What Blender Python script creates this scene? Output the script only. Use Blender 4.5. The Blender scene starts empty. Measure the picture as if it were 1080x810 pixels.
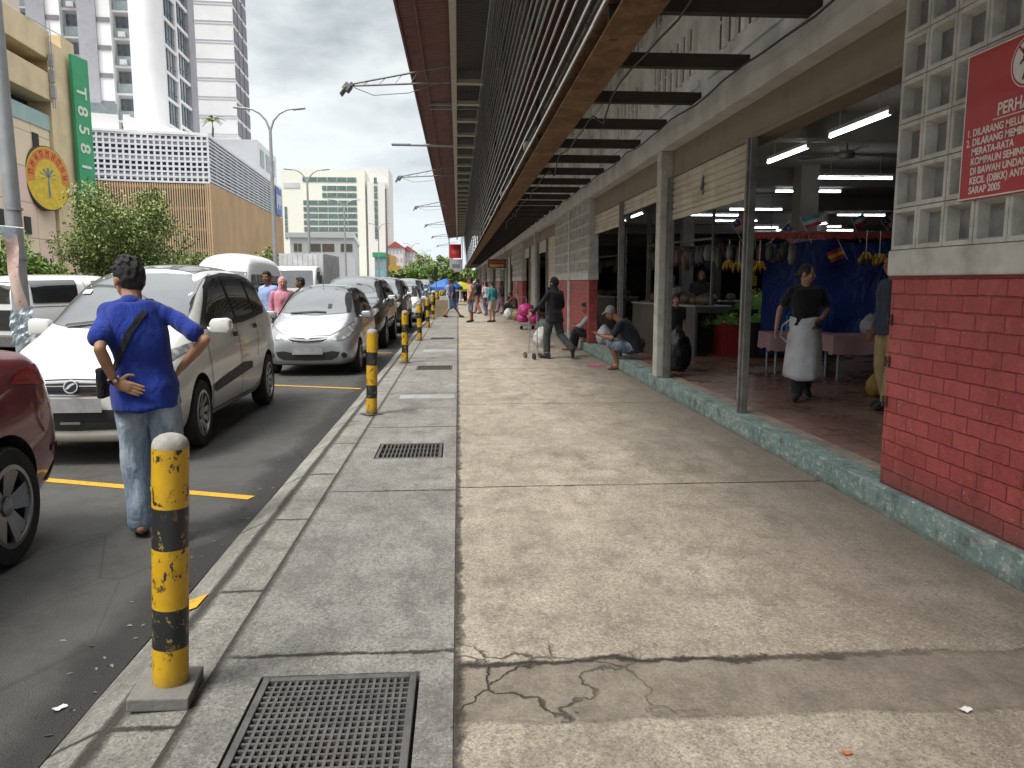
import bpy, bmesh, math, random
from mathutils import Vector, Matrix, noise
from mathutils.bvhtree import BVHTree
from mathutils.geometry import delaunay_2d_cdt
R = math.radians; PI = math.pi
random.seed(7)
SC = bpy.context.scene
COL = SC.collection

# ------------------------------------------------------------------ object helpers
def tag(o, label=None, cat=None, group=None, kind=None):
    if label: o['label'] = label
    if cat: o['category'] = cat
    if group: o['group'] = group
    if kind: o['kind'] = kind
    return o

def empty(name, loc=(0, 0, 0), rz=0, label=None, cat=None, group=None):
    o = bpy.data.objects.new(name, None)
    COL.objects.link(o)
    o.location = loc
    o.rotation_euler = (0, 0, rz)
    o.empty_display_size = .1
    return tag(o, label, cat, group)

def link(name, me, parent=None):
    o = bpy.data.objects.new(name, me)
    COL.objects.link(o)
    if parent: o.parent = parent
    return o

def kids(o): return [c for c in bpy.data.objects if c.parent == o]

def copy_tree(o, parent=None):
    c = o.copy()
    COL.objects.link(c)
    c.parent = parent
    for k in kids(o): copy_tree(k, c)
    return c

class MB:
    """collects shapes, builds one mesh object"""
    def __init__(s): s.v = []; s.f = []; s.m = []
    def add(s, vs, fs, m=0):
        b = len(s.v)
        s.v += [tuple(p) for p in vs]
        s.f += [tuple(i + b for i in f) for f in fs]
        s.m += [m] * len(fs)
    def box(s, c, d, m=0, rz=0, M=None):
        x, y, z = d[0] / 2, d[1] / 2, d[2] / 2
        vs = [Vector((a * x, b * y, e * z)) for e in (-1, 1) for b in (-1, 1) for a in (-1, 1)]
        if M is None: M = Matrix.Rotation(rz, 3, 'Z')
        vs = [M @ p + Vector(c) for p in vs]
        s.add(vs, [(0, 2, 3, 1), (4, 5, 7, 6), (0, 1, 5, 4), (2, 6, 7, 3), (0, 4, 6, 2), (1, 3, 7, 5)], m)
    def bx(s, x0, x1, y0, y1, z0, z1, m=0):
        s.box(((x0 + x1) / 2, (y0 + y1) / 2, (z0 + z1) / 2), (abs(x1 - x0), abs(y1 - y0), abs(z1 - z0)), m)
    def quad(s, a, b, c, d, m=0): s.add([a, b, c, d], [(0, 1, 2, 3)], m)
    def poly(s, pts, m=0): s.add(pts, [tuple(range(len(pts)))], m)
    def ring(s, c, ax, r, n, rx=None):
        ax = Vector(ax).normalized()
        u = ax.cross(Vector((0, 0, 1)))
        if u.length < 1e-3: u = Vector((1, 0, 0))
        u.normalize(); w = ax.cross(u)
        return [Vector(c) + u * math.cos(2 * PI * i / n) * r + w * math.sin(2 * PI * i / n) * (rx or r) for i in range(n)]
    def tube(s, p0, p1, r0, r1=None, n=10, m=0):
        s.path([p0, p1], [r0, r0 if r1 is None else r1], n, m)
    def path(s, ps, rs, n=8, m=0):
        ps = [Vector(p) for p in ps]
        if not isinstance(rs, (list, tuple)): rs = [rs] * len(ps)
        vs = []
        for i, p in enumerate(ps):
            a = ps[min(i + 1, len(ps) - 1)] - ps[max(i - 1, 0)]
            vs += s.ring(p, a, rs[i], n)
        fs = []
        for i in range(len(ps) - 1):
            for j in range(n):
                k = (j + 1) % n
                fs.append((i * n + j, i * n + k, (i + 1) * n + k, (i + 1) * n + j))
        fs.append(tuple(reversed(range(n)))); fs.append(tuple(range((len(ps) - 1) * n, len(ps) * n)))
        s.add(vs, fs, m)
    def lathe(s, prof, c=(0, 0, 0), n=24, m=0, M=None, cap=True):
        vs = []
        for r, z in prof:
            for i in range(n):
                p = Vector((r * math.cos(2 * PI * i / n), r * math.sin(2 * PI * i / n), z))
                if M is not None: p = M @ p
                vs.append(p + Vector(c))
        fs = []
        for k in range(len(prof) - 1):
            for j in range(n):
                q = (j + 1) % n
                fs.append((k * n + j, k * n + q, (k + 1) * n + q, (k + 1) * n + j))
        if cap:
            fs.append(tuple(reversed(range(n)))); fs.append(tuple(range((len(prof) - 1) * n, len(prof) * n)))
        s.add(vs, fs, m)
    def ell(s, c, r, M=None, nu=14, nv=9, m=0):
        vs = []
        for k in range(nv + 1):
            t = PI * k / nv
            for i in range(nu):
                p = Vector((r[0] * math.sin(t) * math.cos(2 * PI * i / nu), r[1] * math.sin(t) * math.sin(2 * PI * i / nu), -r[2] * math.cos(t)))
                if M is not None: p = M @ p
                vs.append(p + Vector(c))
        fs = []
        for k in range(nv):
            for j in range(nu):
                q = (j + 1) % nu
                if k == 0: fs.append((j, nu + q, nu + j))
                elif k == nv - 1: fs.append((k * nu + j, k * nu + q, (k + 1) * nu))
                else: fs.append((k * nu + j, k * nu + q, (k + 1) * nu + q, (k + 1) * nu + j))
        # poles keep unused duplicates; harmless
        s.add(vs, fs, m)
    def prism(s, pts, a, b, m=0):
        """pts: list of 3D points (closed outline), extruded by vector b-a"""
        n = len(pts); d = Vector(b) - Vector(a)
        vs = [Vector(p) for p in pts] + [Vector(p) + d for p in pts]
        fs = [tuple(reversed(range(n))), tuple(range(n, 2 * n))]
        for i in range(n):
            k = (i + 1) % n
            fs.append((i, k, n + k, n + i))
        s.add(vs, fs, m)
    def data(s, name, mats=()):
        me = bpy.data.meshes.new(name)
        me.from_pydata([tuple(p) for p in s.v], [], s.f)
        for m in (mats if isinstance(mats, (list, tuple)) else [mats]): me.materials.append(m)
        if any(s.m): me.polygons.foreach_set('material_index', s.m)
        me.update()
        return me
    def build(s, name, mats, parent=None, smooth=False, bevel=0, fixn=True):
        me = s.data(name, mats)
        if fixn:
            bm = bmesh.new(); bm.from_mesh(me)
            bmesh.ops.recalc_face_normals(bm, faces=bm.faces)
            bm.to_mesh(me); bm.free()
        if smooth:
            me.shade_smooth()
            if smooth == 'a': me.set_sharp_from_angle(angle=R(38))
        o = link(name, me, parent)
        if bevel:
            md = o.modifiers.new('bevel', 'BEVEL'); md.width = bevel; md.segments = 2; md.limit_method = 'ANGLE'
        return o

def evaluated(o):
    dg = bpy.context.evaluated_depsgraph_get(); dg.update()
    return bpy.data.meshes.new_from_object(o.evaluated_get(dg))

def remeshed(mb, voxel, smooth=4, name='tmp', disp=None):
    """union of closed shapes into one continuous skin"""
    me = mb.data(name)
    bm = bmesh.new(); bm.from_mesh(me)
    bmesh.ops.remove_doubles(bm, verts=bm.verts, dist=1e-5)
    bmesh.ops.recalc_face_normals(bm, faces=bm.faces); bm.to_mesh(me); bm.free()
    o = link(name, me)
    md = o.modifiers.new('r', 'REMESH'); md.mode = 'VOXEL'; md.voxel_size = voxel; md.use_smooth_shade = True
    if smooth:
        sm = o.modifiers.new('s', 'SMOOTH'); sm.factor = .5; sm.iterations = smooth
    out = evaluated(o)
    bpy.data.objects.remove(o)
    if disp:
        amp, sc_ = disp[:2]; bias = disp[2] if len(disp) > 2 else 0.
        ns = [v.normal.copy() for v in out.vertices]
        for v, n_ in zip(out.vertices, ns):
            q = v.co * sc_
            v.co += n_ * amp * (noise.noise((q.x, q.y, q.z * .55)) + bias)
    out.shade_smooth()
    return out

# ------------------------------------------------------------------ material helpers
class NT:
    def __init__(s, name):
        s.mat = bpy.data.materials.new(name); s.mat.use_nodes = True
        s.t = s.mat.node_tree; s.t.nodes.clear()
        s.out = s.t.nodes.new('ShaderNodeOutputMaterial')
        s.b = s.n('ShaderNodeBsdfPrincipled')
        s.t.links.new(s.b.outputs[0], s.out.inputs[0])
        s.co = s.n('ShaderNodeTexCoord').outputs['Object']
    def n(s, typ, **kw):
        nd = s.t.nodes.new(typ)
        for k, v in kw.items(): setattr(nd, k, v)
        return nd
    def set(s, sock, val):
        if hasattr(val, 'is_output') or isinstance(val, bpy.types.NodeSocket): s.t.links.new(val, sock)
        else:
            if sock.type == 'RGBA' and len(val) == 3: val = (*val, 1)
            sock.default_value = val
    def P(s, **kw):
        nm = dict(color='Base Color', rough='Roughness', metal='Metallic', spec='Specular IOR Level', normal='Normal', coat='Coat Weight', alpha='Alpha',
                  ecol='Emission Color', estr='Emission Strength', trans='Transmission Weight', croughness='Coat Roughness', sheen='Sheen Weight', sss='Subsurface Weight', ior='IOR')
        for k, v in kw.items(): s.set(s.b.inputs[nm[k]], v)
    def map(s, scale=(1, 1, 1), rot=(0, 0, 0), loc=(0, 0, 0), co=None):
        m = s.n('ShaderNodeMapping')
        s.set(m.inputs[0], co or s.co); m.inputs['Scale'].default_value = scale; m.inputs['Rotation'].default_value = rot; m.inputs['Location'].default_value = loc
        return m.outputs[0]
    def noise(s, scale=5, detail=4, rough=.55, co=None, dist=0):
        x = s.n('ShaderNodeTexNoise'); s.set(x.inputs['Vector'], co or s.co)
        x.inputs['Scale'].default_value = scale; x.inputs['Detail'].default_value = detail; x.inputs['Roughness'].default_value = rough; x.inputs['Distortion'].default_value = dist
        return x.outputs[0]
    def vor(s, scale=5, feature='F1', co=None, rnd=1):
        x = s.n('ShaderNodeTexVoronoi', feature=feature); s.set(x.inputs['Vector'], co or s.co); x.inputs['Scale'].default_value = scale
        x.inputs['Randomness'].default_value = rnd
        return x.outputs['Distance']
    def ramp(s, fac, *stops):
        r = s.n('ShaderNodeValToRGB'); s.set(r.inputs[0], fac)
        e = r.color_ramp.elements
        while len(e) < len(stops): e.new(.5)
        for i, (p, c) in enumerate(stops):
            e[i].position = p
            e[i].color = (c, c, c, 1) if not isinstance(c, (tuple, list)) else (*c, 1)
        return r.outputs[0]
    def mix(s, fac, a, b, mode='MIX'):
        m = s.n('ShaderNodeMix', data_type='RGBA', blend_type=mode)
        s.set(m.inputs[0], fac); s.set(m.inputs[6], a); s.set(m.inputs[7], b)
        return m.outputs[2]
    def m(s, op, a, b=0, c=0):
        x = s.n('ShaderNodeMath', operation=op)
        s.set(x.inputs[0], a); s.set(x.inputs[1], b); s.set(x.inputs[2], c)
        return x.outputs[0]
    def xyz(s, co=None):
        x = s.n('ShaderNodeSeparateXYZ'); s.set(x.inputs[0], co or s.co)
        return x.outputs
    def bump(s, h, st=.3, dist=.01, nrm=None):
        b = s.n('ShaderNodeBump'); s.set(b.inputs['Height'], h); b.inputs['Strength'].default_value = st; b.inputs['Distance'].default_value = dist
        if nrm is not None: s.set(b.inputs['Normal'], nrm)
        return b.outputs[0]

def sh(c, k): return tuple(max(0, min(1, x * k)) for x in c)

def mt(name, col, rough=.6, metal=0, var=.18, vs=3., bump=0, bs=40, dirt=0, dcol=(.05, .045, .04), dsc=2., spec=.5, coat=0, sheen=0, stretch=(1, 1, 1)):
    """general weathered material: base colour broken up by noise, blotches of dirt and a fine bump"""
    t = NT(name)
    co = t.map(stretch)
    c = t.mix(t.ramp(t.noise(vs, 5, co=co), (.3, 0.), (.7, 1.)), sh(col, 1 - var), sh(col, 1 + var))
    if dirt:
        c = t.mix(t.m('MULTIPLY', t.ramp(t.noise(dsc, 8, .65, co=co), (.45, 0.), (.75, 1.)), dirt), c, dcol)
    t.P(color=c, metal=metal, spec=spec, coat=coat, sheen=sheen)
    t.P(rough=t.ramp(t.noise(vs * 2.3, 3, co=co), (.2, max(0, rough - .08)), (.8, min(1, rough + .08))))
    if bump: t.P(normal=t.bump(t.noise(bs, 5, .6, co=co), min(1, bump), .01))
    return t.mat

def emit(name, col, st):
    t = NT(name); t.P(color=(.8, .8, .8), ecol=col, estr=st, rough=.5)
    return t.mat

def carpaint(name, col, metal=0., flake=0.):
    t = NT(name)
    z = t.xyz()[2]
    dust = t.m('MULTIPLY', t.ramp(z, (.1, 1.), (.7, .0)), t.noise(6, 6, .7))
    c = t.mix(t.m('MULTIPLY', dust, .26), col, (.20, .18, .155))
    c = t.mix(t.m('MULTIPLY', t.noise(2.5, 6, .7), .12), c, (.2, .18, .16))
    t.P(color=c, metal=metal, rough=.32, coat=.85, croughness=.06)
    if flake: t.P(rough=t.ramp(t.noise(900, 1), (.3, .26), (.7, .42)))
    return t.mat

def glassmat(name, tint=(.012, .015, .017), rough=.06, spec=.6):
    t = NT(name)
    t.P(color=t.mix(t.ramp(t.noise(1.7, 4), (.35, 0.), (.7, 1.)), tint, sh(tint, 2.2)), spec=spec, coat=.6, croughness=.02)
    t.P(rough=t.ramp(t.noise(7, 4, .7), (.3, rough), (.8, rough + .09)))
    return t.mat

# camera model of the photograph (used to turn picture positions into world points)
F = 811.; HC = 1.55
PIT = math.atan2(108, F); YAW = math.atan(57 / F * math.cos(PIT))
_r = Vector((math.cos(YAW), -math.sin(YAW), 0)); _fh = Vector((math.sin(YAW), math.cos(YAW), 0))
_fw = _fh * math.cos(PIT) + Vector((0, 0, -math.sin(PIT))); _up = _r.cross(_fw)
def ray(px, py): return _r * ((px - 540) / F) + _up * ((405 - py) / F) + _fw
def at(px, py, y):
    d = ray(px, py); return Vector((0, 0, HC)) + d * (y / d.y)
def onz(px, py, z=0.):
    d = ray(px, py); return Vector((0, 0, HC)) + d * ((z - HC) / d.z)
def onx(px, py, x):
    d = ray(px, py); return Vector((0, 0, HC)) + d * (x / d.x)

def text_mesh(name, body, size, mat, parent, M, align='LEFT', depth=.002, bold=0.0, sx=1.):
    cu = bpy.data.curves.new(name, 'FONT'); cu.body = body; cu.size = size; cu.align_x = align; cu.extrude = depth; cu.offset = bold
    o = bpy.data.objects.new(name, cu); COL.objects.link(o)
    me = evaluated(o); bpy.data.objects.remove(o)
    me.transform(M @ Matrix.Diagonal((sx, 1, 1, 1)))
    me.materials.clear(); me.materials.append(mat)
    return link(name, me, parent)
def frame(origin, ux, uy):
    ux = Vector(ux).normalized(); uy = Vector(uy).normalized(); uz = ux.cross(uy)
    M = Matrix((ux, uy, uz)).transposed().to_4x4(); M.translation = Vector(origin)
    return M
# ------------------------------------------------------------------ surface materials
def concrete(name, c1, c2, joints=True, x0=0., x1=2.85, shade_right=False, band=False, yoff=1.7, per=4.0):
    t = NT(name)
    x, y, z = t.xyz()
    n1 = t.noise(.55, 8, .62); n2 = t.noise(3.2, 9, .74); n3 = t.noise(60, 5, .7); n4 = t.noise(20, 8, .80); n5 = t.noise(44, 9, .84, co=t.map(loc=(9, 2, 0)))
    c = t.mix(t.ramp(n1, (.34, 0.), (.66, 1.)), c1, c2)
    c = t.mix(t.ramp(n2, (.34, .7), (.54, 0.)), c, sh(c1, .55))
    c = t.mix(t.ramp(t.noise(1.9, 9, .78, co=t.map((1, .6, 1), loc=(11, 3, 0))), (.50, 0.), (.66, .75)), c, sh(c2, 1.30))
    c = t.mix(t.ramp(n4, (.50, 0.), (.66, .5)), c, sh(c2, 1.28))
    c = t.mix(t.ramp(n5, (.48, 0.), (.61, .8)), c, sh(c1, .46))
    c = t.mix(t.ramp(t.noise(5, 9, .82, co=t.map((1, .4, 1), loc=(1, 8, 0))), (.50, 0.), (.64, .6)), c, sh(c1, .5))
    st = t.noise(1.1, 8, .74, co=t.map((1.6, .55, 1), loc=(3.1, 7.7, 0)))
    c = t.mix(t.ramp(st, (.53, 0.), (.68, .6)), c, sh(c1, .40))
    # exposed aggregate, gum spots, pits
    ag = t.n('ShaderNodeTexVoronoi'); t.set(ag.inputs['Vector'], t.co); ag.inputs['Scale'].default_value = 140
    agc = t.n('ShaderNodeSeparateColor'); t.set(agc.inputs[0], ag.outputs['Color'])
    c = t.mix(t.m('MULTIPLY', t.ramp(agc.outputs[0], (.76, 0.), (.92, .5)), t.ramp(n2, (.4, .2), (.6, 1.))), c, sh(c2, 1.5))
    c = t.mix(t.ramp(agc.outputs[1], (.84, 0.), (.95, .5)), c, sh(c1, .35))
    sp = t.vor(4.2, co=t.map(loc=(.3, .1, 0)))
    c = t.mix(t.ramp(t.m('ADD', sp, t.m('MULTIPLY', t.m('SUBTRACT', n4, .5), .03)), (.035, .6), (.05, 0.)), c, (.05, .045, .04))
    c = t.mix(t.ramp(n3, (.28, .65), (.42, 0.)), c, sh(c1, .36))
    if shade_right:  # paints the roof's shade into the colour towards the right
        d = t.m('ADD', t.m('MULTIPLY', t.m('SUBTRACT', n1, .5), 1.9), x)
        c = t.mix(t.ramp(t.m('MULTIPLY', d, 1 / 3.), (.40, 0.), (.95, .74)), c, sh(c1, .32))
    wob = t.m('MULTIPLY', t.m('SUBTRACT', t.noise(2.2, 9, .76), .5), .26)
    wid = t.m('MULTIPLY', t.m('SUBTRACT', t.noise(17, 9, .85), .5), .07)
    h = t.m('ADD', t.m('MULTIPLY', n3, .6), t.m('ADD', t.m('MULTIPLY', n4, .8), t.m('MULTIPLY', n5, 1.)))
    yy = t.m('ADD', y, wob)
    fr = t.m('PINGPONG', t.m('SUBTRACT', t.m('ADD', y, t.m('MULTIPLY', wob, .22)), yoff), per / 2)
    crack = t.m('MULTIPLY', t.ramp(t.m('ADD', fr, wid), (.003, 1.), (.016, 0.)), t.ramp(t.noise(1.3, 5, .7), (.36, .35), (.5, 1.)))
    if band:
        xs = t.m('MULTIPLY', x, .02)
        e1 = t.m('SUBTRACT', t.m('ADD', yy, xs), 2.97)
        bandm = t.m('MULTIPLY', t.ramp(e1, (.0, 1.), (.012, 0.)), t.ramp(t.m('SUBTRACT', t.m('ADD', t.m('ADD', y, t.m('MULTIPLY', wob, .6)), xs), 2.53), (0., 0.), (.03, 1.)))
        c = t.mix(t.m('MULTIPLY', bandm, .66), c, t.mix(t.ramp(n2, (.35, 0.), (.65, 1.)), sh(c1, .30), sh(c1, .70)))
        c2k = t.m('MULTIPLY', t.ramp(t.m('ABSOLUTE', t.m('ADD', e1, t.m('MULTIPLY', wid, .6))), (.006, 1.), (.026, 0.)), t.ramp(t.m('MULTIPLY', x, .3), (.30, 1.), (.62, .15)))
        crack = t.m('MAXIMUM', crack, c2k)
        nc = t.n('ShaderNodeTexNoise'); nc.inputs['Scale'].default_value = 5; nc.inputs['Detail'].default_value = 8; t.set(nc.inputs['Vector'], t.co)
        vd = t.vor(3.6, 'DISTANCE_TO_EDGE', co=t.mix(.22, t.co, nc.outputs[1]))
        near = t.m('MULTIPLY', t.ramp(t.m('MULTIPLY', t.m('ADD', x, n2), .5), (.36, 1.), (.70, 0.)), t.m('MAXIMUM', bandm, t.ramp(t.m('ABSOLUTE', t.m('SUBTRACT', e1, .05)), (.06, .8), (.16, 0.))))
        crack = t.m('MAXIMUM', crack, t.m('MULTIPLY', t.ramp(t.m('ADD', vd, t.m('MULTIPLY', wid, .7)), (.003, 1.), (.024, 0.)), near))
        h = t.m('SUBTRACT', h, t.m('MULTIPLY', bandm, 1.2))
    ed = t.m('ABSOLUTE', t.m('ADD', t.m('SUBTRACT', x, x0), t.m('MULTIPLY', t.m('SUBTRACT', t.noise(4, 9, .84), .5), .20 if band else .05)))
    crack = t.m('MAXIMUM', crack, t.ramp(t.m('ADD', ed, t.m('MULTIPLY', wid, .5)), (.010, 1.), (.040, 0.)))
    c = t.mix(t.m('MULTIPLY', crack, .88), c, (.040, .035, .030))
    h = t.m('SUBTRACT', h, t.m('MULTIPLY', crack, 3.))
    t.P(color=c, spec=.3, rough=t.ramp(n2, (.3, .74), (.7, .92)), normal=t.bump(h, .8, .014))
    return t.mat

M = {}
M['walk'] = concrete('walkway_concrete', (.385, .33, .262), (.52, .46, .375), True, -.03, shade_right=True, band=True)
M['strip'] = concrete('strip_concrete', (.260, .250, .228), (.350, .340, .315), True, -1.0, yoff=.55, per=2.55)
M['kerb'] = concrete('kerb_concrete', (.27, .26, .23), (.37, .36, .325), True, -1.24, yoff=.2, per=1.2)

def asphalt():
    t = NT('asphalt')
    x, y, z = t.xyz()
    n = t.noise(.5, 7, .65); g = t.noise(140, 3, .7); v = t.vor(170)
    c = t.mix(t.ramp(n, (.35, 0.), (.65, 1.)), (.066, .064, .061), (.108, .105, .099))
    c = t.mix(t.ramp(g, (.5, 0.), (.75, .5)), c, (.20, .195, .185))
    c = t.mix(t.ramp(t.noise(2.5, 8, .75), (.5, 0.), (.7, .6)), c, (.045, .043, .041))
    c = t.mix(t.ramp(t.noise(7, 4, .6), (.62, 0.), (.72, .25)), c, (.15, .145, .13))
    # wet, dirty gutter beside the kerb
    gt = t.m('ADD', t.m('SUBTRACT', x, -1.75), t.m('MULTIPLY', t.m('SUBTRACT', t.noise(1.6, 6, .65), .5), .55))
    wet = t.ramp(gt, (.0, 0.), (.16, .8))
    c = t.mix(wet, c, (.022, .021, .02))
    c = t.mix(t.ramp(t.vor(2.1, 'DISTANCE_TO_EDGE', co=t.map((.6, .25, 1))), (.003, .3), (.008, 0.)), c, (.025, .025, .025))
    t.P(color=c, spec=.35, rough=t.m('SUBTRACT', .92, t.m('MULTIPLY', wet, .3)), normal=t.bump(t.m('ADD', v, t.m('MULTIPLY', g, .8)), .6, .008))
    return t.mat
M['asphalt'] = asphalt()
M['ground'] = mt('earth_ground', (.13, .125, .11), .95, vs=.3, bump=.3, bs=5)

def roadpaint(name, col):
    t = NT(name)
    w = t.m('MAXIMUM', t.ramp(t.noise(16, 8, .75), (.53, 0.), (.66, .75)), t.ramp(t.noise(150, 2, .7), (.60, 0.), (.72, .7)))
    t.P(color=t.mix(w, col, (.06, .058, .05)), rough=.8, spec=.3, normal=t.bump(t.noise(150, 3), .4, .006))
    return t.mat
M['ypaint'] = roadpaint('yellow_road_paint', (.62, .36, .035))
M['wpaint'] = roadpaint('white_road_paint', (.5, .5, .47))

def bollardpaint():
    t = NT('bollard_paint')
    z = t.xyz()[2]
    k = t.m('ADD', z, t.m('MULTIPLY', t.m('SUBTRACT', t.noise(9, 3), .5), .008))
    stripe = t.m('ADD', t.m('MULTIPLY', t.m('GREATER_THAN', k, .195), t.m('LESS_THAN', k, .350)), t.m('MULTIPLY', t.m('GREATER_THAN', k, .580), t.m('LESS_THAN', k, .735)))
    oi = t.n('ShaderNodeObjectInfo'); cj = t.n('ShaderNodeCombineXYZ'); t.set(cj.inputs[0], t.m('MULTIPLY', oi.outputs['Random'], 9.)); av = t.n('ShaderNodeVectorMath'); t.set(av.inputs[0], t.co); t.set(av.inputs[1], cj.outputs[0]); co = t.map((1, 1, .7), co=av.outputs[0])
    chips = t.m('MULTIPLY', t.ramp(t.noise(26, 6, .72, co=co), (.565, 0.), (.580, 1.)), t.ramp(t.noise(5.2, 2, co=t.map((1, 1, 1), loc=(.37, .2, .33), co=av.outputs[0])), (.44, 0.), (.51, 1.)))
    yel = t.mix(t.ramp(t.noise(5, 6, .7), (.35, 0.), (.75, 1.)), (.66, .40, .018), (.50, .275, .012))
    yel = t.mix(t.ramp(t.noise(3, 4, co=t.map((4, 4, .7))), (.56, 0.), (.74, .55)), yel, (.30, .17, .03))
    blk = t.mix(t.noise(6, 4), (.016, .017, .019), (.035, .036, .038))
    c = t.mix(stripe, t.mix(chips, yel, (.03, .028, .026)), t.mix(chips, blk, (.34, .24, .06)))
    c = t.mix(t.ramp(z, (.02, .7), (.10, 0.)), c, (.13, .10, .06))
    t.P(color=c, rough=.42, spec=.45, normal=t.bump(t.m('ADD', t.m('MULTIPLY', t.noise(45, 4), .25), t.m('MULTIPLY', chips, -1.)), .4, .006))
    return t.mat
M['bollard'] = bollardpaint()
M['cap'] = mt('bollard_cap_cement', (.36, .345, .31), .85, vs=20, bump=.5, dirt=.4)
M['cem'] = mt('grey_cement', (.20, .195, .18), .9, vs=6, bump=.5, dirt=.35)
M['iron'] = mt('cast_iron', (.115, .113, .11), .6, .35, vs=9, var=.3, bump=.5, bs=60, dirt=.35, dcol=(.14, .12, .09))
M['blackhole'] = mt('drain_dark', (.012, .011, .01), .9)
_t = NT('teal_kerb_paint'); _c = _t.mix(_t.ramp(_t.noise(3, 7, .7), (.35, 0.), (.7, 1.)), (.125, .195, .180), (.22, .30, .285))
_c = _t.mix(_t.ramp(_t.noise(9, 9, .8, co=_t.map((1, .5, 1.6))), (.52, 0.), (.60, .85)), _c, (.36, .36, .32)); _c = _t.mix(_t.ramp(_t.noise(24, 8, .8), (.56, 0.), (.62, .9)), _c, (.52, .53, .50))
_c = _t.mix(_t.ramp(_t.noise(5, 7, .75, co=_t.map(loc=(5, 5, 5))), (.50, 0.), (.64, .8)), _c, (.085, .095, .085)); _c = _t.mix(_t.ramp(_t.m('ADD', _t.xyz()[2], _t.m('MULTIPLY', _t.noise(8, 5), .07)), (.03, .8), (.09, 0.)), _c, (.10, .095, .08))
_t.P(color=_c, rough=.8, spec=.3, normal=_t.bump(_t.noise(20, 8, .75), .7, .012)); M['teal'] = _t.mat
M['teal2'] = M['teal']

def tiles():
    t = NT('market_floor_tiles')
    co = t.map((3.2, 3.2, 3.2), rot=(0, 0, 0))
    b = t.n('ShaderNodeTexBrick'); t.set(b.inputs['Vector'], co)
    b.offset = 0
    for k, v in (('Scale', 1.), ('Mortar Size', .018), ('Brick Width', 1.), ('Row Height', 1.)): b.inputs[k].default_value = v
    b.inputs['Color1'].default_value = (.20, .108, .083, 1); b.inputs['Color2'].default_value = (.245, .132, .102, 1); b.inputs['Mortar'].default_value = (.055, .045, .04, 1)
    c = t.mix(t.ramp(t.noise(1.2, 6, .65), (.45, 0.), (.7, .5)), b.outputs[0], (.075, .055, .048))
    t.P(color=c, rough=t.ramp(t.noise(2.2, 5, .65), (.35, .18), (.7, .5)), spec=.5, normal=t.bump(b.outputs['Fac'], -.3, .004))
    return t.mat
M['tile'] = tiles()

def redbrick():
    t = NT('red_painted_brick')
    x, y, z = t.xyz()
    cb = t.n('ShaderNodeCombineXYZ'); wv = t.m('MULTIPLY', t.m('SUBTRACT', t.noise(9, 5, .7), .5), .022); t.set(cb.inputs[0], t.m('ADD', t.m('ADD', y, x), wv)); t.set(cb.inputs[1], t.m('ADD', z, t.m('MULTIPLY', t.m('SUBTRACT', t.noise(7, 5, .7, co=t.map(loc=(3, 1, 2))), .5), .020)))
    co = cb.outputs[0]
    b = t.n('ShaderNodeTexBrick'); t.set(b.inputs['Vector'], co)
    for k, v in (('Scale', 1.), ('Mortar Size', .006), ('Mortar Smooth', .8), ('Brick Width', .235), ('Row Height', .098)): b.inputs[k].default_value = v
    b.inputs['Color1'].default_value = (.29, .046, .047, 1); b.inputs['Color2'].default_value = (.365, .070, .066, 1); b.inputs['Mortar'].default_value = (.225, .030, .032, 1)
    c = t.mix(t.ramp(t.noise(2.4, 7, .7), (.42, 0.), (.68, .75)), b.outputs[0], (.24, .040, .038))
    c = t.mix(t.ramp(t.noise(16, 6, .75), (.54, 0.), (.68, .5)), c, (.46, .12, .105))
    c = t.mix(t.ramp(t.noise(3, 7, .7, co=t.map((2, 2, .35))), (.54, 0.), (.72, .5)), c, (.13, .028, .026))
    c = t.mix(t.ramp(t.noise(1.3, 6, .7, co=t.map(loc=(2, 2, 2))), (.50, 0.), (.66, .45)), c, (.40, .10, .095))
    c = t.mix(t.ramp(t.noise(30, 3, .6), (.70, 0.), (.735, .8)), c, (.42, .36, .33))
    c = t.mix(t.ramp(z, (.19, .75), (.40, 0.)), c, (.12, .055, .05))
    t.P(color=c, rough=.55, spec=.4, normal=t.bump(t.m('ADD', t.m('MULTIPLY', b.outputs['Fac'], -1.), t.m('ADD', t.m('MULTIPLY', t.noise(17, 6, .65), .95), t.m('MULTIPLY', t.noise(80, 3), .15))), .85, .016))
    return t.mat
M['brick'] = redbrick()
M['white_wall'] = mt('old_white_paint', (.47, .455, .42), .75, vs=5, var=.12, bump=.4, dirt=.75, dcol=(.20, .18, .15), dsc=4)
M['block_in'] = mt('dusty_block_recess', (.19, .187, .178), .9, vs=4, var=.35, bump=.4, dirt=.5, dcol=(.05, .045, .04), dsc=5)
M['fascia'] = mt('grey_fascia_paint', (.52, .50, .46), .8, vs=2, var=.14, dirt=.5, dcol=(.17, .15, .12), dsc=1.5)
M['hbox'] = mt('shutter_housing_tan', (.22, .175, .125), .7, vs=2, var=.22, bump=.2, bs=8, dirt=.6, dcol=(.06, .05, .04), dsc=2)
M['shut'] = mt('shutter_slats', (.46, .41, .32), .5, .15, vs=2, var=.15, dirt=.45, dcol=(.13, .11, .08), dsc=3)
M['col'] = mt('column_paint', (.47, .45, .40), .75, vs=4, var=.14, bump=.35, dirt=.6, dcol=(.17, .14, .11), dsc=5)
M['post'] = mt('steel_post_grey', (.20, .20, .19), .5, .4, vs=5, var=.25, dirt=.6, dcol=(.10, .06, .035), dsc=7)
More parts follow.
